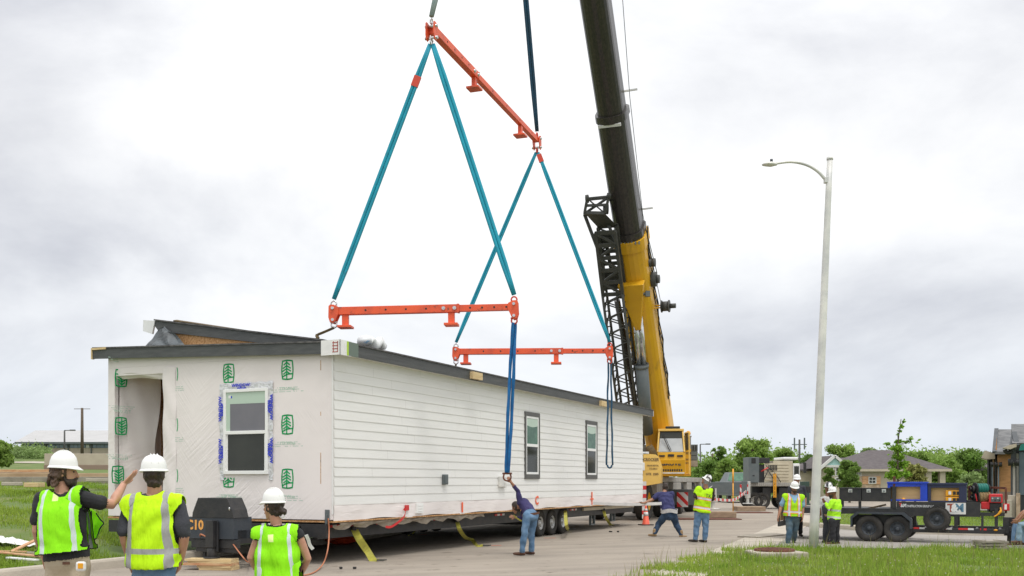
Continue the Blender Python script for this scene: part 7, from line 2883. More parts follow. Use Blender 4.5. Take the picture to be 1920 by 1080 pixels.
# left lawn, denser near the camera
P = np.stack([r.uniform(-24, -3, 230000), 17 + 24 * r.random(230000) ** 1.25], -1)
P = P[(P[:, 0] < kx(P[:, 1]) - .36) & (P[:, 0] > -.55 * P[:, 1] - .6)]
inside = [tuple(HI @ V((x, y, 0))) for x, y in P]
ins = np.array([(a[0] > -.1 and -1.5 < a[1] < 6.4) for a in inside])
P = P[~ins]
P = P[patchy(P, r, 1.0, .52)]
v, q, t, s = blades(P, .05, .17, .011, 62, terrain, .7)
k2 = P[r.random(len(P)) < .05]
v2, q2, t2, s2 = blades(k2, .14, .32, .008, 63, terrain, .4)
blade_mesh('grass', [(v, q, t, s, 0), (v2, q2, t2, s2, 1)], ['grassblade', 'weedblade'])
# right verge: rough weeds with seed stalks and small flowers
P = np.stack([r.uniform(1.2, 15, 170000), r.uniform(13.5, 25.2, 170000)], -1)
def rx(y):
 ys = [p[1] for p in ROAD_R]
 xs = [p[0] for p in ROAD_R]
 return np.interp(y, ys, xs)
edge = rx(P[:, 1]) + np.interp(P[:, 1], [17, 20, 23.5], [.05, .35, .95]) + .25 * np.sin(P[:, 1] * 2.3) - .02 * P[:, 1]
top = 24.75 - .045 * (P[:, 0] - 5) + .15 * np.sin(P[:, 0] * 1.9)
P = P[(P[:, 0] > edge) & (P[:, 1] < top) & (P[:, 0] < .62 * P[:, 1])]
pad = gd(1452, 1046)
P = P[(np.abs(P[:, 0] - pad.x) > .50) | (np.abs(P[:, 1] - pad.y) > .44)]
P = P[patchy(P, r, 1.1, .48)]
flat0 = lambda x, y: np.zeros_like(x)
v, q, t, s = blades(P, .05, .17, .009, 64, flat0, .8)
k2 = P[r.random(len(P)) < .11]
v2, q2, t2, s2 = blades(k2, .15, .34, .007, 65, flat0, .4)
k3 = P[r.random(len(P)) < .014]
v3, q3, t3, s3 = blades(k3, .28, .62, .004, 66, flat0, .3)
# flower dots
k4 = P[r.random(len(P)) < .008]
n4 = len(k4)
c4 = np.stack([k4[:, 0], k4[:, 1], r.uniform(.08, .20, n4)], -1)
sz = .014
v4 = np.stack([c4 + np.array(o_) * sz for o_ in ((-1, 0, 0), (0, 0, -1), (1, 0, 0), (0, 0, 1), (0, -1, .3))], 1).reshape(-1, 3)
i4 = np.arange(n4)[:, None] * 5
q4 = (i4 + np.array([[0, 1, 2, 3]])).ravel()
t4 = (i4 + np.array([[0, 2, 4]])).ravel()
M['petal'] = leaf_mat('pale_petals', (0.62, 0.58, 0.22), (0.72, 0.72, 0.62), 2.0, .2)
blade_mesh('weeds', [(v, q, t, s, 1), (v2, q2, t2, s2, 0), (v3, q3, t3, s3, 2), (v4, q4, t4, np.ones(n4 * 5), 3)], ['grassblade', 'weedblade', 'seedhead', 'petal'])
# lawns beyond the side road
P = np.stack([r.uniform(10, 40, 60000), r.uniform(31.5, 56, 60000)], -1)
P = P[(P[:, 0] > rx(P[:, 1]) + 1.3) & (P[:, 0] > 11.5)]
P = P[(P[:, 1] < 32.8) | (P[:, 1] > 36.8) | (P[:, 0] < 12.2)]
v, q, t, s = blades(P, .05, .12, .012, 67, flat0, .6)
blade_mesh('grass', [(v, q, t, s, 0)], ['weedblade'])
# ================================================================ people
M['skinA'] = mat('light_skin', (0.52, 0.28, 0.19), .5, 0, (0.47, 0.235, 0.155), 14)
M['skinB'] = mat('tan_skin', (0.36, 0.175, 0.10), .5, 0, (0.31, 0.145, 0.085), 14)
M['skinC'] = mat('brown_skin', (0.20, 0.085, 0.045), .5, 0, (0.17, 0.075, 0.04), 14)
M['hairdk'] = mat('dark_hair', (0.022, 0.014, 0.010), .55, 0, (0.05, 0.03, 0.02), 30, .8, 60, stretch=(1, 1, .3))
M['hairbr'] = mat('brown_hair', (0.05, 0.027, 0.016), .55, 0, (0.10, 0.055, 0.03), 30, .8, 60, stretch=(1, 1, .3))
M['hat'] = mat('white_hard_hat', (0.82, 0.82, 0.80), .28, 0, (0.79, 0.79, 0.77), 6)
M['hatmark'] = mat('marked_hard_hat', (0.80, 0.80, 0.78), .3, 0, (0.10, 0.09, 0.09), 9, lo=.56, hi=.60)
M['hatblack'] = mat('black_white_hard_hat', (0.03, 0.03, 0.035), .3, 0, (0.75, 0.75, 0.74), 11, lo=.50, hi=.55)
M['jeans'] = mat('blue_jeans', (0.075, 0.155, 0.27), .85, 0, (0.15, 0.25, 0.38), 7, .4, 60)
M['jeansdk'] = mat('dark_jeans', (0.018, 0.042, 0.085), .85, 0, (0.032, 0.065, 0.12), 7, .4, 60)
M['jeanslt'] = mat('pale_jeans', (0.20, 0.31, 0.40), .85, 0, (0.27, 0.38, 0.47), 7, .4, 60)
M['jeansgr'] = mat('worn_teal_jeans', (0.05, 0.105, 0.16), .85, 0, (0.10, 0.13, 0.135), 4, .4, 60)
M['khaki'] = mat('khaki_cloth', (0.50, 0.42, 0.31), .85, 0, (0.45, 0.375, 0.275), 5, .3, 50)
M['blackcloth'] = mat('black_cloth', (0.016, 0.016, 0.020), .85, 0, (0.026, 0.026, 0.03), 5, .3, 50)
M['charcoal'] = mat('charcoal_cloth', (0.034, 0.036, 0.046), .85, 0, (0.048, 0.05, 0.06), 5, .3, 50)
M['browncloth'] = mat('dark_brown_cloth', (0.034, 0.022, 0.019), .85, 0, (0.05, 0.035, 0.03), 5, .3, 50)
M['navycloth'] = mat('navy_cloth', (0.030, 0.032, 0.105), .85, 0, (0.042, 0.045, 0.14), 5, .4, 40)
M['navylong'] = mat('dark_navy_cloth', (0.028, 0.022, 0.085), .85, 0, (0.042, 0.035, 0.125), 5, .4, 40)
M['skycloth'] = mat('light_blue_cloth', (0.24, 0.42, 0.60), .85, 0, (0.30, 0.48, 0.65), 5, .3, 40)
M['greycloth'] = mat('grey_cloth', (0.27, 0.26, 0.27), .85, 0, (0.34, 0.33, 0.34), 5, .3, 40)
M['plaid'] = mat('pale_grey_cloth', (0.55, 0.54, 0.52), .85, 0, (0.42, 0.41, 0.41), 16, .3, 40)
M['boot'] = mat('tan_boots', (0.33, 0.22, 0.11), .8, 0, (0.24, 0.155, 0.075), 8, .4, 40)
M['bootbr'] = mat('brown_boots', (0.10, 0.045, 0.025), .7, 0, (0.07, 0.03, 0.018), 8, .4, 40)
M['bootdk'] = mat('dark_boots', (0.028, 0.02, 0.016), .6)
M['lens'] = mat('dark_lens', (0.012, 0.012, 0.015), .08)
M['lensteal'] = mat('teal_lens', (0.02, 0.20, 0.24), .1)
M['lensblue'] = mat('blue_lens', (0.02, 0.06, 0.16), .1)
M['eyewhite'] = mat('eye', (0.10, 0.07, 0.06), .2)
M['lips'] = mat('lips', (0.36, 0.13, 0.10), .5)
M['glove'] = mat('dark_glove', (0.03, 0.03, 0.032), .7)
def hivis(name, base, vert=None, hor=(), trim=None, edge=None, silver=(0.60, 0.62, 0.64), patch=False):
 """hi-vis cloth; vert=(centre, half) distance from the spine; hor = [(height, half)]; trim = border colour width"""
 m = bpy.data.materials.new(name)
 m.use_nodes = True
 nt = m.node_tree
 b = nt.nodes['Principled BSDF']
 b.inputs['Roughness'].default_value = .75
 b.inputs['Specular IOR Level'].default_value = .2
 at_ = nt.nodes.new('ShaderNodeAttribute')
 at_.attribute_name = 'tc'
 sp = nt.nodes.new('ShaderNodeSeparateXYZ')
 nt.links.new(at_.outputs['Vector'], sp.inputs[0])
 def mth(op, a, *v):
  n = nt.nodes.new('ShaderNodeMath')
  n.operation = op
  for i, x in enumerate((a, *v)):
   if hasattr(x, 'is_output'):
    nt.links.new(x, n.inputs[i])
   else:
    n.inputs[i].default_value = x
  return n.outputs[0]
 ax = mth('ABSOLUTE', sp.outputs[0])
 nz = nt.nodes.new('ShaderNodeTexNoise')
 nz.inputs['Scale'].default_value = 5
 tcn = nt.nodes.new('ShaderNodeTexCoord')
 nt.links.new(tcn.outputs['Object'], nz.inputs['Vector'])
 cur = nt.nodes.new('ShaderNodeMix')
 cur.data_type = 'RGBA'
 cur.inputs[6].default_value = (*base, 1)
 cur.inputs[7].default_value = (*[c * .88 for c in base], 1)
 nt.links.new(nz.outputs['Fac'], cur.inputs[0])
 cur = cur.outputs[2]
 def over(fac, colr):
  nonlocal cur
  n = nt.nodes.new('ShaderNodeMix')
  n.data_type = 'RGBA'
  nt.links.new(fac, n.inputs[0])
  nt.links.new(cur, n.inputs[6])
  n.inputs[7].default_value = (*colr, 1)
  cur = n.outputs[2]
 bands = []
 if vert:
  bands.append((ax, vert))
 for h in hor:
  bands.append((sp.outputs[2], h))
 if trim:
  for s, (c, w_) in bands:
   over(mth('COMPARE', s, c, w_ + trim[1]), trim[0])
 for s, (c, w_) in bands:
  over(mth('COMPARE', s, c, w_), silver)
 if patch:
  over(mth('MULTIPLY', mth('COMPARE', sp.outputs[0], -.02, .022), mth('COMPARE', sp.outputs[2], patch, .028)), (0.80, 0.93, 0.38))
 if edge:
  over(mth('LESS_THAN', mth('ADD', sp.outputs[1], 0.0), -5.0), edge)
 nt.links.new(cur, b.inputs['Base Color'])
 n2 = nt.nodes.new('ShaderNodeTexNoise')
 n2.inputs['Scale'].default_value = 9
 n2.inputs['Detail'].default_value = 4
 mp_ = nt.nodes.new('ShaderNodeMapping')
 mp_.inputs['Scale'].default_value = (1.6, 1.6, .35)
 nt.links.new(tcn.outputs['Object'], mp_.inputs[0])
 nt.links.new(mp_.outputs[0], n2.inputs['Vector'])
 bm = nt.nodes.new('ShaderNodeBump')
 bm.inputs['Strength'].default_value = .9
 bm.inputs['Distance'].default_value = .04
 nt.links.new(n2.outputs['Fac'], bm.inputs['Height'])
 nt.links.new(bm.outputs[0], b.inputs['Normal'])
 M[name] = m
 return name
LIME = (0.30, 0.86, 0.012)
YEL = (0.56, 0.93, 0.012)
OR = (0.85, 0.22, 0.03)
hivis('vest_lime', LIME, (.105, .014), (), None, (0.01, 0.01, 0.01), (0.60, 0.68, 0.66), patch=.515)
hivis('vest_lime_b', LIME, (.115, .013), (), None, (0.01, 0.01, 0.01), (0.60, 0.68, 0.66), patch=.47)
hivis('vest_yellow', YEL, (.135, .024), ((.115, .023),), None, None, (0.36, 0.36, 0.355))
hivis('vest_orange_trim', (0.50, 0.86, 0.015), None, ((.10, .026), (.36, .026)), (OR, .018), None)
hivis('vest_cross', (0.40, 0.76, 0.015), (.115, .022), ((.10, .024),), (OR, .018), None)
hivis('hivis_shirt', (0.45, 0.93, 0.03), None, ((.07, .025), (.25, .022)), None, None, (0.50, 0.52, 0.50))
class Fig:
 """collects limbs as overlapping closed lofts; fused into one skin by a voxel remesh"""
 def __init__(s):
  s.v, s.f, s.lab = [], [], []
 def loft(s, C, RX, RY, X, lab, n=14, round_ends=True):
  C = [V(c) for c in C]
  k = len(C)
  rings = []
  ax = []
  for i in range(k):
   t = (C[min(i + 1, k - 1)] - C[max(i - 1, 0)]).normalized()
   x0 = V(X[i]) if isinstance(X, list) else V(X)
   x = (x0 - t * x0.dot(t))
   if x.length < 1e-3:
    x = t.orthogonal()
   x.normalize()
   ax.append((x, t.cross(x), t))
  stations = [(C[i], RX[i], RY[i], ax[i]) for i in range(k)]
  if round_ends:
   pre, post = [], []
   for a in (75, 50, 25):
    ca, sa = math.cos(RAD(a)), math.sin(RAD(a))
    m_ = min(RX[0], RY[0])
    pre.append((C[0] - ax[0][2] * m_ * sa, RX[0] * ca, RY[0] * ca, ax[0]))
    m_ = min(RX[-1], RY[-1])
    post.insert(0, (C[-1] + ax[-1][2] * m_ * sa, RX[-1] * ca, RY[-1] * ca, ax[-1]))
   stations = pre + stations + post
  o = len(s.v)
  for (c, rx_, ry_, (x, y, t)) in stations:
   for j in range(n):
    a = 2 * math.pi * j / n
    s.v.append(c + x * (rx_ * math.cos(a)) + y * (ry_ * math.sin(a)))
    s.lab.append(lab)
  K = len(stations)
  for i in range(K - 1):
   for j in range(n):
    s.f.append((o + i * n + j, o + i * n + (j + 1) % n, o + (i + 1) * n + (j + 1) % n, o + (i + 1) * n + j))
  s.f.append(tuple(o + j for j in reversed(range(n))))
  s.f.append(tuple(o + (K - 1) * n + j for j in range(n)))
 def limb(s, C, R, lab, X=(1, 0.01, 0), flat=1.0, n=12):
  s.loft(C, R, [r * flat for r in R], X, lab, n)
 def fuse(s, voxel, smooth_it=3):
  me = bpy.data.meshes.new('tmp')
  me.from_pydata([tuple(v) for v in s.v], [], s.f)
  o = bpy.data.objects.new('tmp', me)
  col.objects.link(o)
  md = o.modifiers.new('r', 'REMESH')
  md.mode = 'VOXEL'
  md.voxel_size = voxel
  dg = bpy.context.evaluated_depsgraph_get()
  out = bpy.data.meshes.new_from_object(o.evaluated_get(dg))
  bpy.data.objects.remove(o)
  bpy.data.meshes.remove(me)
  n = len(out.vertices)
  co_ = np.empty(n * 3, np.float32)
  out.vertices.foreach_get('co', co_)
  co_ = co_.reshape(-1, 3).astype(float)
  e = np.empty(len(out.edges) * 2, np.int32)
  out.edges.foreach_get('vertices', e)
  e = e.reshape(-1, 2)
  deg = np.bincount(e.ravel(), minlength=n)[:, None]
  for _ in range(smooth_it):
   acc = np.zeros_like(co_)
   for a, b in ((0, 1), (1, 0)):
    for k in range(3):
     acc[:, k] += np.bincount(e[:, a], weights=co_[e[:, b], k], minlength=n)
   co_ = co_ * .5 + acc / np.maximum(deg, 1) * .5
  q = np.empty(len(out.polygons) * 4, np.int32)
  ok = all(len(p.vertices) == 4 for p in out.polygons)
  faces = [tuple(p.vertices) for p in out.polygons]
  bpy.data.meshes.remove(out)
  bv = BVHTree.FromPolygons([tuple(v) for v in s.v], s.f)
  labs = [s.lab[s.f[bv.find_nearest(V(c))[2]][0]] for c in co_]
  return co_, faces, labs, e
def normals(co_, faces):
 f = np.array(faces)
 a = np.cross(co_[f[:, 2]] - co_[f[:, 0]], co_[f[:, 3]] - co_[f[:, 1]])
 nn = np.zeros_like(co_)
 for k in range(4):
  for c in range(3):
   nn[:, c] += np.bincount(f[:, k], weights=a[:, c], minlength=len(co_))
 nn /= np.maximum(np.linalg.norm(nn, axis=1, keepdims=True), 1e-9)
 return nn
def stand(P, fwd, h=1.78, stance=.10):
 f = V((fwd[0], fwd[1], 0)).normalized()
 rt = V((f.y, -f.x, 0))                   # the person's own right
 s = h / 1.78
 def p(lat, fw, z):
  return V(P) + rt * (lat * s) + f * (fw * s) + V((0, 0, z * s))
 J = dict(pelvis=p(0, 0, .98), chest=p(0, 0, 1.40), neck=p(0, .0, 1.52), head=p(0, .03, 1.665))
 for n_, g in (('r', 1), ('l', -1)):
  J['sh' + n_] = p(.195 * g, 0, 1.445)
  J['el' + n_] = p(.245 * g, -.03, 1.15)
  J['wr' + n_] = p(.24 * g, .07, .89)
  J['hip' + n_] = p(.09 * g, 0, .93)
  J['kn' + n_] = p(stance * g, .02, .50)
  J['an' + n_] = p(stance * 1.05 * g, -.02, .085)
  J['toe' + n_] = p(stance * 1.25 * g, .17, .035)
 J['hf'] = f
 J['s'] = s
 return J
def person(label, P, J, shirt='blackcloth', pants='jeans', boots='bootbr', skin='skinA', hat='hat', vest=None, sleeve=.75, build=1.0, belly=0.0,
   voxel=.0085, hair=None, beard=None, glasses=None, hem=.02, neckv=.12, side_open=False, loose=.016, hu=(0, 0, 1), hand_dir=None, curl=.5, cuff=True,
   noise_amp=.006, bun=False, belt=True, top=.50, shirt_sleeve=None, tail=0.0, curls=False, armw=.172, armg=.065, edge_w=False):
 t = thing('person', label, 'person', P, 0)
 s = J.get('s', 1.0)
 hand_dir = hand_dir or {}
 b = build
 F = Fig()
 lat_h = (J['hipr'] - J['hipl']).normalized()
 lat_s = (J['shr'] - J['shl']).normalized()
 pel, che, nek = J['pelvis'], J['chest'], J['neck']
 up = (che - pel).normalized()
 # --- torso
 w1, w2 = pel.lerp(che, .30), pel.lerp(che, .62)
 fw_h = up.cross(lat_h)
 if fw_h.dot(lat_h.cross(V((0, 0, 1)))) > 0 and up.z > .3:
  fw_h = -fw_h
 fw = V((0, 0, 1)).cross(lat_s)
 fwd = -fw if False else fw
 # person's forward: right x up... (right cross forward = up)
 fwd = up.cross(lat_s).normalized()
 bl = fwd * belly
 F.loft([pel - up * .10 * s, pel - up * .03 * s, pel + up * .03 * s], [.155 * b * s, .178 * b * s, .172 * b * s], [.10 * b * s, .125 * b * s, .122 * b * s], [lat_h] * 3, 'pants', 18)
 F.loft([pel + up * (.04 - tail) * s, w1 + bl * .8, w2 + bl * .4, che - up * .02 * s, che.lerp(nek, .45), nek - up * .035],
   [.181 * b * s, .170 * b * s, .188 * b * s, .190 * b * s, .140 * b * s, .072 * s], [.132 * b * s + belly * .3, .125 * b * s + belly * .5, .130 * b * s + belly * .2, .122 * b * s, .092 * b * s, .070 * s],
   [lat_h, lat_h.lerp(lat_s, .3), lat_h.lerp(lat_s, .7), lat_s, lat_s, lat_s], 'shirt', 20, False)
 for g in ('r', 'l'):
  F.limb([che.lerp(nek, .42), J['sh' + g]], [.072 * b * s, .060 * b * s], 'shirt')
  sh, el, wr = J['sh' + g], J['el' + g], J['wr' + g]
  F.limb([sh, sh.lerp(el, .5), el, el.lerp(wr, .30), wr], [.052 * b * s, .048 * b * s, .041 * b * s, .042 * b * s, .028 * s], 'skin')
  if sleeve <= 1:
   e_ = sh.lerp(el, sleeve)
   F.limb([sh - (el - sh) * .02, sh.lerp(e_, .5), e_], [.064 * b * s, .063 * b * s, .064 * b * s], 'shirt')
  else:
   e_ = el.lerp(wr, sleeve - 1)
   F.limb([sh, sh.lerp(el, .5), el, el.lerp(e_, .5), e_], [.069 * b * s, .062 * b * s, .056 * b * s, .052 * b * s, .043 * s], 'shirt')
  # hand
  d = V(hand_dir.get(g, (wr - el))).normalized()
  side = fwd - d * fwd.dot(d)
  if side.length < .1:
   side = lat_s - d * lat_s.dot(d)
  side.normalize()
  pn = d.cross(side)
  inn = che - wr
  if pn.dot(inn) < 0:
   pn = -pn
  F.loft([wr - d * .01, wr + d * .035 * s, wr + d * .085 * s], [.028 * s, .040 * s, .040 * s], [.021 * s, .017 * s, .014 * s], side, 'hand', 12)
  cu = curl if not isinstance(curl, dict) else curl.get(g, .5)
  for q, (o_, ln, r_) in enumerate(((.033, .068, .0088), (.011, .078, .0090), (-.011, .072, .0088), (-.033, .056, .0082))):
   k0 = wr + d * .085 * s + side * (o_ * s)
   d1 = (d + pn * cu * .6 + side * o_ * 2.0).normalized()
   d2 = (d + pn * cu * 1.8 + side * o_ * 1.2).normalized()
   k1 = k0 + d1 * ln * .5 * s
   F.limb([k0 - d * .015, k1, k1 + d2 * ln * .5 * s], [r_ * s, r_ * s, r_ * .85 * s], 'hand', side, 1, 8)
  th0 = wr + d * .025 * s + side * .030 * s
  th1 = th0 + (d * .6 + side * .8 + pn * .2 * cu).normalized() * .035 * s
  F.limb([th0, th1, th1 + (d * .95 + side * .25 + pn * .4 * cu).normalized() * .035 * s], [.012 * s, .0105 * s, .009 * s], 'hand', side, 1, 8)
  # leg
  hp_, kn, an, toe = J['hip' + g], J['kn' + g], J['an' + g], J['toe' + g]
  F.limb([hp_ + V((0, 0, .02)), hp_.lerp(kn, .5), kn, kn.lerp(an, .45), kn.lerp(an, .93)], [.098 * b * s, .086 * b * s, .072 * b * s, .070 * b * s, .066 * s], 'pants', lat_h)
  td = (toe - an)
  td.z = 0
  td.normalize()
  ls = V((td.y, -td.x, 0))
  zf = an.z - .085 * s + .038 * s
  hb_ = V((an.x, an.y, zf)) - td * .045 * s
  F.loft([hb_, hb_ + td * .09 * s, hb_ + td * .19 * s, hb_ + td * .235 * s], [.036 * s, .040 * s, .048 * s, .040 * s], [.036 * s, .040 * s, .034 * s, .028 * s], ls, 'boots', 12)
  F.limb([an + V((0, 0, .10 * s)), an - V((0, 0, .03 * s))], [.050 * s, .050 * s], 'boots')
 # --- neck and head
 hc = J['head']
 hf = V(J['hf']).normalized()
 hu_ = V(hu)
 hu_ = (hu_ - hf * hu_.dot(hf)).normalized()
 hl = hf.cross(hu_)
 def hp3(l, f, u):
  return hc + hl * (l * s) + hf * (f * s) + hu_ * (u * s)
 F.limb([nek - up * .03, hp3(0, -.02, -.05)], [.060 * b * s, .056 * s], 'skin')
 def ell(c, rl, rf, ru, lab):
  C, A_, B_ = [], [], []
  for a in np.linspace(-80, 80, 9):
   C.append(c + hu_ * (ru * s * math.sin(RAD(a))))
   A_.append(rl * s * math.cos(RAD(a)))
   B_.append(rf * s * math.cos(RAD(a)))
  F.loft(C, A_, B_, hl, lab, 16, False)
 ell(hp3(0, -.005, .02), .076, .096, .108, 'skin')
 F.loft([hp3(0, .035, .01), hp3(0, .045, -.05), hp3(0, .058, -.098)], [.066 * s, .058 * s, .032 * s], [.050 * s, .048 * s, .030 * s], hl, 'skin', 14)
 F.limb([hp3(0, .088, .012), hp3(0, .108, -.028)], [.010 * s, .015 * s], 'skin', hl, 1, 8)
 for g in (-1, 1):
  F.limb([hp3(g * .076, -.005, .015), hp3(g * .076, -.002, -.03)], [.022 * s, .014 * s], 'skin', hf, .5, 8)
 F.limb([hp3(-.022, .094, -.062), hp3(.022, .094, -.062)], [.007 * s, .007 * s], 'lips', hu_, 1, 8)
 co_, faces, labs, e = F.fuse(voxel * s)
 labs = np.array(labs)
 # cloth folds
 nn = normals(co_, faces)
 cloth = np.isin(labs, ['shirt', 'pants'])
 r = np.random.default_rng(int(abs(P[0]) * 1000) + 5)
 disp = np.zeros(len(co_))
 for k in range(7):
  kv = r.normal(size=3) * np.array([1.0, 1.0, 1.5])
  kv = kv / np.linalg.norm(kv) * r.uniform(18, 55)
  disp += np.sin(co_ @ kv + r.uniform(0, 6) + 1.5 * np.sin(co_ @ (kv[[1, 2, 0]] * .4))) / 7 * (1.6 if k < 3 else 1)
 co_ = co_ + nn * (disp * noise_amp * 2 * cloth)[:, None]
 slots = dict(skin=skin, hand=skin, shirt=shirt, pants=pants, boots=boots, lips='lips' if voxel < .007 else skin)
 if J.get('gloves'):
  slots['hand'] = 'glove'
 names = sorted(set(slots.values()))
 if pants + '_belt' and belt:
  pass
 fi = np.array(faces)
 fl = labs[fi[:, 0]]
 mi = np.array([names.index(slots[x]) for x in fl])
 # torso coordinates: along the spine, across, and front
 L_ = (che - pel).length
 rel = co_ - np.array(pel)
 hgt = rel @ np.array(up)
 kk = np.clip(hgt / L_, 0, 1)[:, None]
 la = np.array(lat_h)[None] * (1 - kk) + np.array(lat_s)[None] * kk
 la /= np.linalg.norm(la, axis=1, keepdims=True)
 latc = (rel * la).sum(1)
 frc = (rel * np.cross(np.array(up)[None], la)).sum(1)
 tcv = np.stack([latc, frc, hgt], -1)
 def mk(name, co2, f2, mats, mi2, tc2=None, smooth_=True):
  me = bpy.data.meshes.new(name)
  me.from_pydata(co2.tolist(), [], [tuple(x) for x in f2])
  for m_ in mats:
   me.materials.append(M[m_])
  me.polygons.foreach_set('material_index', np.asarray(mi2, np.int32))
  me.polygons.foreach_set('use_smooth', np.full(len(f2), smooth_))
  if tc2 is not None:
   a_ = me.attributes.new('tc', 'FLOAT_VECTOR', 'POINT')
   a_.data.foreach_set('vector', np.asarray(tc2, np.float32).ravel())
  return link(name, me, t)
 mk('body', co_, faces, names, mi, tcv)
 # --- vest from the torso surface
 if vest:
  fc_h = hgt[fi].mean(1)
  fc_l = latc[fi].mean(1)
  fc_f = frc[fi].mean(1)
  top = (nek - pel).dot(up) / s - .01
  keep = (np.isin(fl, ['shirt', 'pants'])) & (fc_h > hem) & (fc_h < top * s)
  arm = armw * b * s
  keep &= (np.abs(fc_l) < arm + np.clip((fc_h - .34 * s) * .45, 0, armg))
  # not the arms
  neck_r = np.hypot(fc_l, fc_f - .01)
  keep &= ~((fc_h > top * s - .10) & (neck_r < .082 * s))
  keep &= ~((fc_f > .03) & (np.abs(fc_l) < np.clip((fc_h - (top * s - neckv * 2.2)) * .5, 0, .10)))
  if side_open:
   keep &= ~((np.abs(fc_l) > arm * .86) & (fc_h < .40 * s) & (fc_h > .10 * s))
  vf = fi[keep]
  used, inv = np.unique(vf, return_inverse=True)
  vf = inv.reshape(-1, 4)
  vc = co_[used].copy()
  vn = nn[used]
  n_ = len(used)
  ed = np.sort(np.concatenate([vf[:, [0, 1]], vf[:, [1, 2]], vf[:, [2, 3]], vf[:, [3, 0]]]), axis=1)
  eu, cnt = np.unique(ed, axis=0, return_counts=True)
  bd_ = np.zeros(n_, bool)
  bd_[eu[cnt == 1].ravel()] = True
  deg = np.bincount(eu.ravel(), minlength=n_)[:, None]
  for it in range(14):
   acc = np.zeros_like(vc)
   for a_, b_ in ((0, 1), (1, 0)):
    for k in range(3):
     acc[:, k] += np.bincount(eu[:, a_], weights=vc[eu[:, b_], k], minlength=n_)
   w_ = np.where(bd_, .25, .6)[:, None]
   vc = vc * (1 - w_) + acc / np.maximum(deg, 1) * w_
  h2 = hgt[used]
  low = np.clip(1 - h2 / (.45 * s), 0, 1)
  fold = np.zeros(n_)
  for k in range(5):
   fr = r.uniform(14, 34)
   fold += np.sin(latc[used] * fr * (1 + .2 * np.sin(h2 * 6)) + r.uniform(0, 6) + h2 * r.uniform(-9, 9) + (frc[used] > 0) * 2) / 5
  vc = vc + vn * (loose * (1 + 1.6 * low) + fold * loose * .75 + .006)[:, None]
  tv = tcv[used].copy()
  tv[:, 1] = np.where(bd_, -6.0, tv[:, 1])
  nb_ = bd_.copy()
  nb_[eu[bd_[eu[:, 0]], 1]] = True
  nb_[eu[bd_[eu[:, 1]], 0]] = True
  tv[:, 1] = np.where(nb_, -6.0, tv[:, 1])
  if edge_w:
   e3 = tv[:, 1] < -5
   tv[eu[e3[eu[:, 0]], 1], 1] = -6.0
   tv[eu[e3[eu[:, 1]], 0], 1] = -6.0
  o = mk('safety_vest', vc, vf, [vest], np.zeros(len(vf)), tv)
  sd = o.modifiers.new('thickness', 'SOLIDIFY')
  sd.thickness = .004
  sd.offset = 1
 # --- hat
 HFm = frame(hp3(0, -.005, .035), hl, hf, hu_)
 if hat:
  hm = Matrix.Diagonal((s, s, s, 1))
  mb = MB(HFm @ hm @ Matrix.Diagonal((.87, .78, 1.08, 1)))
  pr = [(.132, .006), (.131, .018), (.126, .05), (.113, .085), (.085, .113), (.045, .128), (.001, .132)]
  mb.lathe(pr, None, 28, 0, True, .93, 1.08)
  rim = []
  n_ = 36
  vs = []
  for j in range(n_):
   a = 2 * math.pi * j / n_
   c_, s_ = math.cos(a), math.sin(a)
   fr = max(0, s_) ** 2
   for rad, z in ((.120, .014), (.132, .018), (.146 + .035 * fr, .004 - .012 * fr), (.146 + .035 * fr, -.001 - .012 * fr), (.120, .006)):
    vs.append((rad * c_ * .93, rad * s_ * 1.08, z))
  fs = [(j * 5 + k, ((j + 1) % n_) * 5 + k, ((j + 1) % n_) * 5 + (k + 1) % 5, j * 5 + (k + 1) % 5) for j in range(n_) for k in range(5)]
  mb.add(vs, fs, 0, True)
  for x in (-.03, 0, .03):
   mb.tube([(x, .136 * math.sin(a) * 1.0, .004 + .131 * math.cos(a)) for a in np.linspace(-1.15, 1.15, 11)], .0055, 6)
  mb.build('hard_hat', hat, t)
 # --- hair, beard, glasses, eyes
 if hair:
  H = Fig()
  k_ = [0]
  H.loft([hp3(0, -.014, .075), hp3(0, -.014, .03), hp3(0, -.02, -.02), hp3(0, -.035, -.055)], [.076 * s, .088 * s, .084 * s, .062 * s], [.092 * s, .104 * s, .094 * s, .060 * s], hl, 'h', 18)
  if curls:
   rr_ = random.Random(4)
   for k in range(26):
    a = rr_.uniform(-1.9, 1.9)
    u_ = rr_.uniform(-.10, .01)
    l_, f_ = .078 * math.sin(a), -.028 - .075 * math.cos(a)
    H.limb([hp3(l_, f_, u_), hp3(l_ * 1.1, f_ - .012, u_ - .02)], [.020 * s, .014 * s], 'h', hl, 1, 8)
  if bun:
   H.limb([hp3(0, -.10, -.035), hp3(.01, -.125, -.05)], [.034 * s, .030 * s], 'h', hl)
  c2, f2, _, _ = H.fuse(.008 * s if curls else .009 * s, 1)
  # keep the face free
  rel2 = c2 - np.array(hc)
  ff = rel2 @ np.array(hf)
  uu = rel2 @ np.array(hu_)
  f2 = np.array(f2)
  kp = (ff[f2].mean(1) < .030 * s) | (uu[f2].mean(1) > .065 * s)
  nn2 = normals(c2, f2)
  wob = .002 * np.sin(c2[:, 0] * 160 + 3 * np.sin(c2[:, 2] * 90)) + .002 * np.sin(c2[:, 2] * 140 + c2[:, 1] * 120)
  c2 = c2 + nn2 * wob[:, None]
  mk('hair', c2, f2[kp], [hair], np.zeros(kp.sum()))
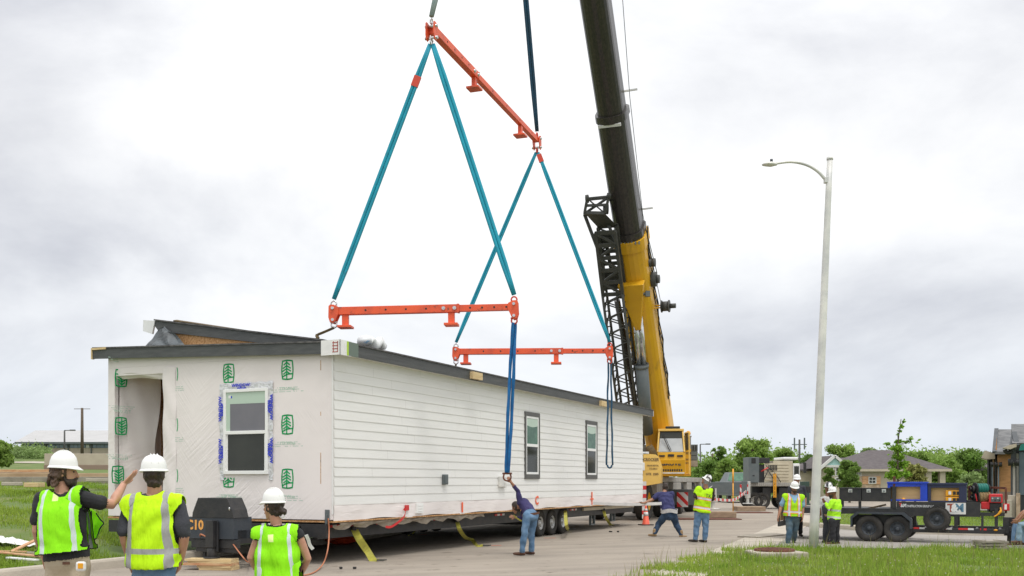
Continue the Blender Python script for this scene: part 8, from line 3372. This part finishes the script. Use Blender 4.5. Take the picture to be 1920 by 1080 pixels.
 if beard:
  H = Fig()
  H.loft([hp3(0, .048, -.068), hp3(0, .056, -.092), hp3(0, .062, -.118)], [.060 * s, .056 * s, .032 * s], [.050 * s, .050 * s, .034 * s], hl, 'h', 16)
  for g in (-1, 1):
   H.limb([hp3(g * .069, .006, -.012), hp3(g * .062, .016, -.055), hp3(g * .045, .045, -.09)], [.009 * s, .013 * s, .020 * s], 'h')
  H.limb([hp3(-.03, .098, -.048), hp3(0, .106, -.044), hp3(.03, .098, -.048)], [.008 * s, .009 * s, .008 * s], 'h')
  c2, f2, _, _ = H.fuse(.008 * s, 1)
  mk('beard', c2, f2, [beard], np.zeros(len(f2)))
 mb = MB(HFm)
 if glasses:
  for g in (-1, 1):
   mb.ball((g * .034 * s, .090 * s, -.026 * s), (.032 * s, .014 * s, .021 * s), 10, 6)
   mb.bar((g * .062 * s, .082 * s, -.022 * s), (g * .080 * s, -.01 * s, -.022 * s), .006, .008)
  mb.build('glasses', glasses, t)
 else:
  for g in (-1, 1):
   e_ = MB(HFm)
   e_.ball((g * .032 * s, .083 * s, -.026 * s), (.013 * s, .011 * s, .008 * s), 8, 6)
   e_.build('eye', 'eyewhite', t)
 return t
# ---------------- the three people in the foreground
D1 = 8.3
def near(px, d):
 return V(((px - 960) / FOC * d, d, 0))
P1 = near(117, D1)
J = stand(P1, (.34, .94), 1.80)
q = lambda px, py, dd=0: at(px, py, D1 + dd)
J.update(head=q(120, 886), neck=q(117, 919), chest=q(115, 950), shl=q(78, 938, .03), shr=q(153, 936, -.03), pelvis=q(126, 1050, .0),
   elr=q(210, 946, .12), wrr=q(232, 908, .30), ell=q(70, 996, .02), wrl=q(84, 1046, .20), hipl=q(108, 1062), hipr=q(146, 1062), hf=V((.96, .26, -.04)))
man1 = person('person in khaki trousers and lime vest pointing at the house with an outstretched arm', P1, J, 'blackcloth', 'khaki', 'bootbr', 'skinA', 'hat', 'vest_lime', .62, 1.03,
  voxel=.0062, hair='hairbr', beard='hairdk', side_open=True, loose=.022, hem=.055, armw=.160, armg=.012, hand_dir={'r': (.62, .30, .72)}, curl={'r': .10, 'l': .5}, curls=True, tail=.03, neckv=.16, edge_w=True)
# loose front flap of the vest blowing out on his right
def cloth(name, outline, th, m, parent, edge=None, disp=.012):
 """sheet through world points given as a grid of rows"""
 rows = outline
 nr, nc = len(rows), len(rows[0])
 vs = [V(p) for r_ in rows for p in r_]
 mb = MB()
 fs = [(j * nc + i, j * nc + i + 1, (j + 1) * nc + i + 1, (j + 1) * nc + i) for j in range(nr - 1) for i in range(nc - 1)]
 mb.add(vs, fs, 0, True)
 o = mb.build(name, m, parent)
 a_ = o.data.attributes.new('tc', 'FLOAT_VECTOR', 'POINT')
 tcv = []
 for j in range(nr):
  for i in range(nc):
   tcv += [.3, 0.0, .9]
 a_.data.foreach_set('vector', tcv)
 sdm = o.modifiers.new('thickness', 'SOLIDIFY')
 sdm.thickness = th
 sub = o.modifiers.new('sub', 'SUBSURF')
 sub.levels = sub.render_levels = 2
 return o
rows = []
for j, row in enumerate((((160, 953, .10), (167, 953, .14), (172, 954, .17), (178, 958, .20), (183, 962, .2)),
       ((160, 966, .10), (168, 968, .15), (176, 970, .20), (184, 972, .21), (191, 974, .2)),
       ((160, 978, .10), (168, 980, .16), (176, 983, .19), (186, 982, .19), (197, 981, .17)),
       ((161, 990, .11), (168, 994, .15), (174, 995, .16), (181, 993, .16), (190, 991, .15)),
       ((164, 1003, .11), (168, 1002, .13), (173, 1004, .14), (178, 1012, .13), (184, 1008, .12)))):
 rows.append([q(*p) for p in row])
cloth('vest_flap', rows, .005, 'vest_lime', man1)
mb = MB()
for pts in (((160, 953), (160, 966), (160, 978), (161, 990), (164, 1003)), ((183, 962), (191, 974), (197, 981), (190, 991), (184, 1008), (178, 1012)), ((174, 958), (174, 970), (173, 983), (172, 995), (173, 1004)), ((159, 985), (166, 978), (173, 972))):
 mb.tube(smooth([q(px, py, .16 if k else .12) - V((0, .03, 0)) for k, (px, py) in enumerate(pts)], 5), .0055, 6)
mb.build('vest_binding', 'blackcloth', man1)
mb = MB()
c = q(152, 1062, -.17)
mb.box(c, (.075, .05, .075))
mb.box(c + V((.005, -.028, .004)), (.04, .012, .05), 0, 1)
mb.build('tape_measure', ['greyprint', 'toolyellow'], man1, .012) if False else None
tmt = thing('tape_measure', 'grey and yellow tape measure clipped to the khaki trousers', 'tape measure', c, 0)
mb = MB()
mb.box(c, (.078, .05, .080))
mb.build('case', 'cardboard', tmt, .018)
mb = MB()
mb.box(c + V((.006, -.0265, .006)), (.042, .006, .044))
mb.build('face', 'toolyellow', tmt, .002)
mb = MB()
mb.box(q(124, 1056, -.15), (.055, .012, .022))
mb.build('pocket_label', 'belt', man1)
D2 = 8.45
P2 = near(290, D2)
J = stand(P2, (-.04, 1.0), 1.80)
q = lambda px, py, dd=0: at(px, py, D2 + dd)
J.update(head=q(288.5, 892), neck=q(290, 922), chest=q(289, 950), shl=q(246, 948), shr=q(333, 946), ell=q(232, 1000, -.03), elr=q(346, 1004, -.03),
   wrl=q(243, 1048, .09), wrr=q(338, 1052, .09), pelvis=q(288, 1058), hipl=q(269, 1066), hipr=q(308, 1066), hf=V((-.42, .90, -.02)))
person('person with back turned in a yellow vest with wide grey stripes, hands at pockets', P2, J, 'charcoal', 'jeans', 'bootbr', 'skinA', 'hat', 'vest_yellow', .88, 1.02,
  voxel=.0062, hair='hairdk', glasses='lensblue', hem=-.02, loose=.016, neckv=.14, tail=.05, armg=.075)
D3 = 8.9
P3 = near(524, D3)
J = stand(P3, (-.10, 1.0), 1.64)
q = lambda px, py, dd=0: at(px, py, D3 + dd)
J.update(head=q(512.5, 950), neck=q(518, 979), chest=q(521, 1008), shl=q(487, 1003), shr=q(558, 1001), ell=q(470, 1046, -.01), elr=q(577, 1048, .05), wrl=q(494, 1086, .16), wrr=q(556, 1088, .2),
   pelvis=q(522, 1108), hf=V((-.88, .46, -.02)))
w3 = person('person with a dark hair bun in a lime vest over a sleeveless black top', P3, J, 'blackcloth', 'jeansdk', 'bootdk', 'skinA', 'hat', 'vest_lime_b', .04, .93,
  voxel=.0062, hair='hairdk', bun=True, hem=.02, loose=.020, neckv=.12, armw=.195, armg=.035, edge_w=True)
mb = MB()
c = q(531, 966, .0)
mb.tube([c + V((.022 * math.cos(a), -.04, .022 * math.sin(a))) for a in np.linspace(0, 6.28, 14)], .0045, 6)
mb.build('hair_tie', 'redprint', w3) if False else mb.build('hair_tie', 'cardboard', w3)
mb = MB()
P = smooth([q(574, 1003, -.10), q(578, 1012, -.08), q(581, 1022, -.06), q(587, 1030, -.05)], 5)
mb.ribbon(P, .03, (1, 0, 0), .004)
mb.build('vest_tie', 'cardboard', w3)
# ---------------- the worker holding the shackle
D4 = 22.1
P4 = gd(985, 1041)
q = lambda px, py, dd=0: at(px, py, D4 + dd)
J = stand(P4, (-.8, .6), 1.76)
J.update(pelvis=q(995, 964, .05), chest=q(982, 943, .30), neck=q(974, 944, .36), head=q(967.5, 952, .42), shl=q(975, 943, .14), shr=q(985, 948, .46), ell=q(971.5, 921, .12), wrl=q(958, 904, .02),
   elr=q(978, 972, .50), wrr=q(966, 970, .62), hipl=q(988, 968, -.06), hipr=q(1002, 968, .16), knl=q(983, 1003, -.10), knr=q(996, 1002, .18), anl=q(979, 1034.5, -.05), anr=q(997, 1033.0, .20),
   toel=q(963, 1039, .02), toer=q(984, 1036, .3), hf=V((-.80, .45, -.40)))
m4 = person('person in navy shirt and blue jeans bending under the house, holding the shackle', P4, J, 'navylong', 'jeans', 'bootbr', 'skinB', None, None, 1.55, 1.0, hair='hairdk', voxel=.0075,
  hu=(-.35, .25, .9), hand_dir={'l': (-.55, -.1, .85)}, curl={'l': 1.1, 'r': .6}, noise_amp=.008)
mb = MB()
for k in range(1):
 pts = [J['pelvis'] + (J['chest'] - J['pelvis']).normalized() * .0 + V((.19 * math.cos(a), .15 * math.sin(a), .03 * math.cos(a))) for a in np.linspace(0, 6.283, 25)]
mb.ribbon(pts, .05, (0, 0, 1), .012)
mb.build('belt', 'belt', m4)
mb = MB()
mb.ribbon(smooth([at(963, 966, 22.6), at(970, 972, 22.5), at(978, 977, 22.45)]), .03, (0, 0, 1), .004)
tag(mb.build('tie_down_strap', 'yellowweb', None, 0, at(963, 966, 22.6)), 'thin yellow strap end held in the bending worker\'s lower hand', 'strap')
text('shirt_lettering', 'CROCKER', frame(at(992, 944, 22.17), (.8, .1, -.58), (.55, .0, .8), (.1, -.95, .05)), .06, 'sepia_ink', m4, .002) if False else None
# ---------------- the crouching worker pulling the batten
D5 = 29.7
P5 = gd(1251, 1007)
q = lambda px, py, dd=0: at(px, py, D5 + dd)
J = stand(P5, (-.25, .95), 1.78)
J.update(pelvis=q(1254.5, 962), chest=q(1247, 930, .20), neck=q(1245.5, 922, .25), head=q(1247, 914.5, .30), shl=q(1234.5, 927, .20), shr=q(1259.5, 926, .20), ell=q(1223, 937, .20), wrl=q(1208, 943, .12),
   elr=q(1258, 944, .40), wrr=q(1240, 945, .40), hipl=q(1248, 966), hipr=q(1262, 966), knl=q(1234, 984, .12), knr=q(1268, 983, .12), anl=q(1227, 1000.5, .0), anr=q(1277.5, 1003, -.02),
   toel=q(1220, 1006, .08), toer=q(1281, 1008, .02), hf=V((-.35, .93, -.1)))
person('person in a navy T-shirt and dark jeans crouching with legs apart, pulling the pale batten', P5, J, 'navycloth', 'jeansdk', 'boot', 'skinB', None, None, .6, 1.22, hair='hairdk', voxel=.009, noise_amp=.009,
  hand_dir={'l': (-.9, 0, -.1), 'r': (-.9, .1, 0)}, curl=1.0, belly=.03)
mb = MB()
c = J['pelvis'] + V((0, -.02, .06))
pts = [c + V((.245 * math.cos(a), .18 * math.sin(a), .02 * math.sin(3 * a))) for a in np.linspace(0, 6.283, 25)]
mb.ribbon(pts, .11, (0, 0, 1), .012)
tgt = [o for o in col.objects if o.type == 'EMPTY' and o.name.startswith('person')][-1]
mb.build('undershirt', 'plaid', tgt)
# ---------------- the man in the vest looking up
D6 = 27.0
P6 = gd(1311, 1017)
q = lambda px, py, dd=0: at(px, py, D6 + dd)
J = stand(P6, (-.62, .78), 1.80)
J.update(pelvis=q(1316, 960), chest=q(1322, 926), neck=q(1324, 914), head=q(1324, 901.5), shl=q(1309.5, 918, -.06), shr=q(1335.5, 919, .12), ell=q(1303.5, 934, -.10), wrl=q(1309, 923, .12), elr=q(1335, 938, .30),
   wrr=q(1318, 934, .40), hipl=q(1309.5, 964), hipr=q(1322.5, 964), knl=q(1306, 989), knr=q(1323, 989), anl=q(1304, 1010.5), anr=q(1321.5, 1011), toel=q(1294, 1015, .1), toer=q(1313, 1015.5, .14),
   hf=V((-.66, .50, .56)))
m6 = person('person in blue jeans and orange-banded vest, head tilted up toward the lift', P6, J, 'browncloth', 'jeans', 'bootdk', 'skinB', 'hatmark', 'vest_orange_trim', .8, 1.14, voxel=.0085,
  hair='greycloth', hu=(.55, -.3, .8), hem=.0, loose=.012, belly=.05, curl=.8, tail=.06)
text('vest_lettering', 'TKM', frame(at(1331, 931, D6 - .165) + V((0, -.09, 0)), (.97, .22, -.12), (.1, 0, 1), (.2, -.95, 0)), .16, 'ink', m6, .002, sx=.9)
# ---------------- workers by the lamp post
D7 = 26.6
P7 = gd(1483, 1019)
q = lambda px, py, dd=0: at(px, py, D7 + dd)
J = stand(P7, (.05, -1.0), 1.80)
J.update(pelvis=q(1486, 967), chest=q(1487.5, 936), neck=q(1488.5, 926), head=q(1489.5, 915, -.06), shr=q(1472, 932), shl=q(1503, 933), elr=q(1464.5, 951, .05), wrr=q(1459.5, 968, -.05), ell=q(1505, 953, .05), wrl=q(1504.5, 970, -.08),
   hipr=q(1480, 971), hipl=q(1493, 971), knr=q(1480, 995, -.12), knl=q(1491, 994, .06), anr=q(1477.5, 1018, -.08), anl=q(1488, 1013, .32), toer=q(1477, 1024, -.28), toel=q(1489, 1018, .12), hf=V((.06, -.94, -.30)))
J['gloves'] = False
person('person in an orange-edged lime vest over a light blue shirt, left of lamp post', P7, J, 'skycloth', 'jeansgr', 'bootdk', 'skinB', 'hat', 'vest_cross', .7, 1.12, beard='hairbr', glasses='lens',
  hem=-.02, loose=.014, neckv=.11, curl=.6, armw=.19)
P = gd(1500, 1006)
D7b = P.y
q = lambda px, py, dd=0: at(px, py, D7b + dd)
J = stand(P, (-.2, -1.0), 1.84)
P8 = V((J['pelvis'].x, D7b, 0))
J = stand(at(1494, 1006, D7b), (-.1, -1.0), 1.90)
J = stand(V(((1494 - 960) / FOC * D7b, D7b, 0)), (-.1, -1.0), 1.80)
person('person in a white hard hat almost hidden behind the one in the light blue shirt', V(((1494 - 960) / FOC * D7b, D7b, 0)), J, 'charcoal', 'blackcloth', 'bootdk', 'skinB', 'hat', None, .8, 1.0, voxel=.011)
D9 = 26.3
P9 = gd(1563, 1021)
q = lambda px, py, dd=0: at(px, py, D9 + dd)
J = stand(P9, (-.92, .25), 1.76)
J.update(head=q(1561, 924.5), neck=q(1566, 936), chest=q(1567.5, 945), pelvis=q(1565, 975), shl=q(1560, 941, -.17), shr=q(1572, 941, .17), ell=q(1555.5, 956, -.22), wrl=q(1548, 943, -.10), elr=q(1568, 964, .22), wrr=q(1556, 966, .3),
   hipl=q(1561, 978, -.09), hipr=q(1567, 978, .09), knl=q(1561, 998, -.1), knr=q(1568, 998, .1), anl=q(1562, 1016, -.10), anr=q(1570, 1015, .10), toel=q(1551, 1020, -.1), toer=q(1559, 1019, .12), hf=V((-.97, .1, -.08)))
person('person in a long-sleeved fluorescent shirt and black trousers, right of the lamp post', P9, J, 'hivis_shirt', 'blackcloth', 'bootbr', 'skinC', 'hatmark', None, 1.95, 1.14, belly=.05, beard='hairdk',
  curl=.9, hand_dir={'l': (-.6, 0, .7)}, tail=.05)
D10 = 26.9
P10 = gd(1550, 1018)
q = lambda px, py, dd=0: at(px, py, D10 + dd)
J = stand(P10, (.75, -.55), 1.78)
J.update(head=q(1553.5, 916), neck=q(1552, 929), chest=q(1550.5, 938), pelvis=q(1550, 970), shr=q(1541, 936, .05), shl=q(1560, 936, -.05), elr=q(1538.5, 955, .0), wrr=q(1536, 971, -.05), hf=V((.75, -.6, -.12)))
person('person in black-and-white hard hat and pale grey shirt, half behind the lamp post', P10, J, 'plaid', 'charcoal', 'bootdk', 'skinC', 'hatblack', None, .75, 1.0, glasses='lensteal', beard='hairdk', tail=.07)
# ---------------- two people seated at the right edge
D11 = 25.4
def seated(label, px, D, pants, shirt, boots, kpx, fpx, seat_z):
 x = (px - 960) / FOC * D
 P = V((x, D, 0))
 q = lambda a, b, dd=0: at(a, b, D + dd)
 J = stand(P, (-1, -.1), 1.78)
 J.update(pelvis=V((x, D, seat_z + .10)), chest=V((x + .05, D, seat_z + .52)), neck=V((x + .08, D, seat_z + .64)), head=V((x + .10, D, seat_z + .78)),
    shl=V((x + .03, D - .2, seat_z + .55)), shr=V((x + .03, D + .2, seat_z + .55)), ell=q(px - 22, 960, -.2), elr=q(px - 20, 962, .25),
    wrl=q(px - 35, 974, -.15), wrr=q(px - 33, 975, .15), hipl=V((x - .02, D - .09, seat_z + .08)), hipr=V((x - .02, D + .09, seat_z + .08)))
 for g, sg in (('l', -1), ('r', 1)):
  kp, fp = (kpx[0], fpx[0]) if g == 'l' else (kpx[1], fpx[1])
  J['kn' + g] = q(kp[0], kp[1], sg * .12)
  a_ = q(fp[0], fp[1], sg * .12)
  J['an' + g] = a_ + V((.0, 0, .085))
  J['toe' + g] = a_ + V((-.2, 0, .035))
 J['hf'] = V((-1, -.1, -.15))
 return person(label, P, J, shirt, pants, boots, 'skinB', 'hat', None, .8, 1.0, curl=.6)
seated('person in pale jeans and a grey shirt seated at the right edge', 1945, 25.0, 'jeanslt', 'greycloth', 'bootbr', ((1911, 984), (1915, 988)), ((1911, 1019), (1918, 1022)), .50)
seated('person in dark blue jeans seated behind the one in pale jeans at the right edge', 1940, 25.9, 'jeans', 'greycloth', 'bootbr', ((1903, 985), (1903, 990)), ((1900, 1024), (1902, 1024)), .50)
bt = thing('bench', 'low dark bench under the seated pair, beyond the right edge', 'bench', at(1948, 1000, 25.4), 0)
mb = MB()
c = at(1953, 0, 25.4)
mb.span((c.x - .1, 24.7, .42), (c.x + .5, 26.3, .50))
mb.build('seat', 'oldwood', bt, .01)
for y in (24.8, 26.1):
 mb = MB()
 mb.span((c.x, y, 0), (c.x + .4, y + .1, .42))
 mb.build('leg', 'blacksteel', bt)
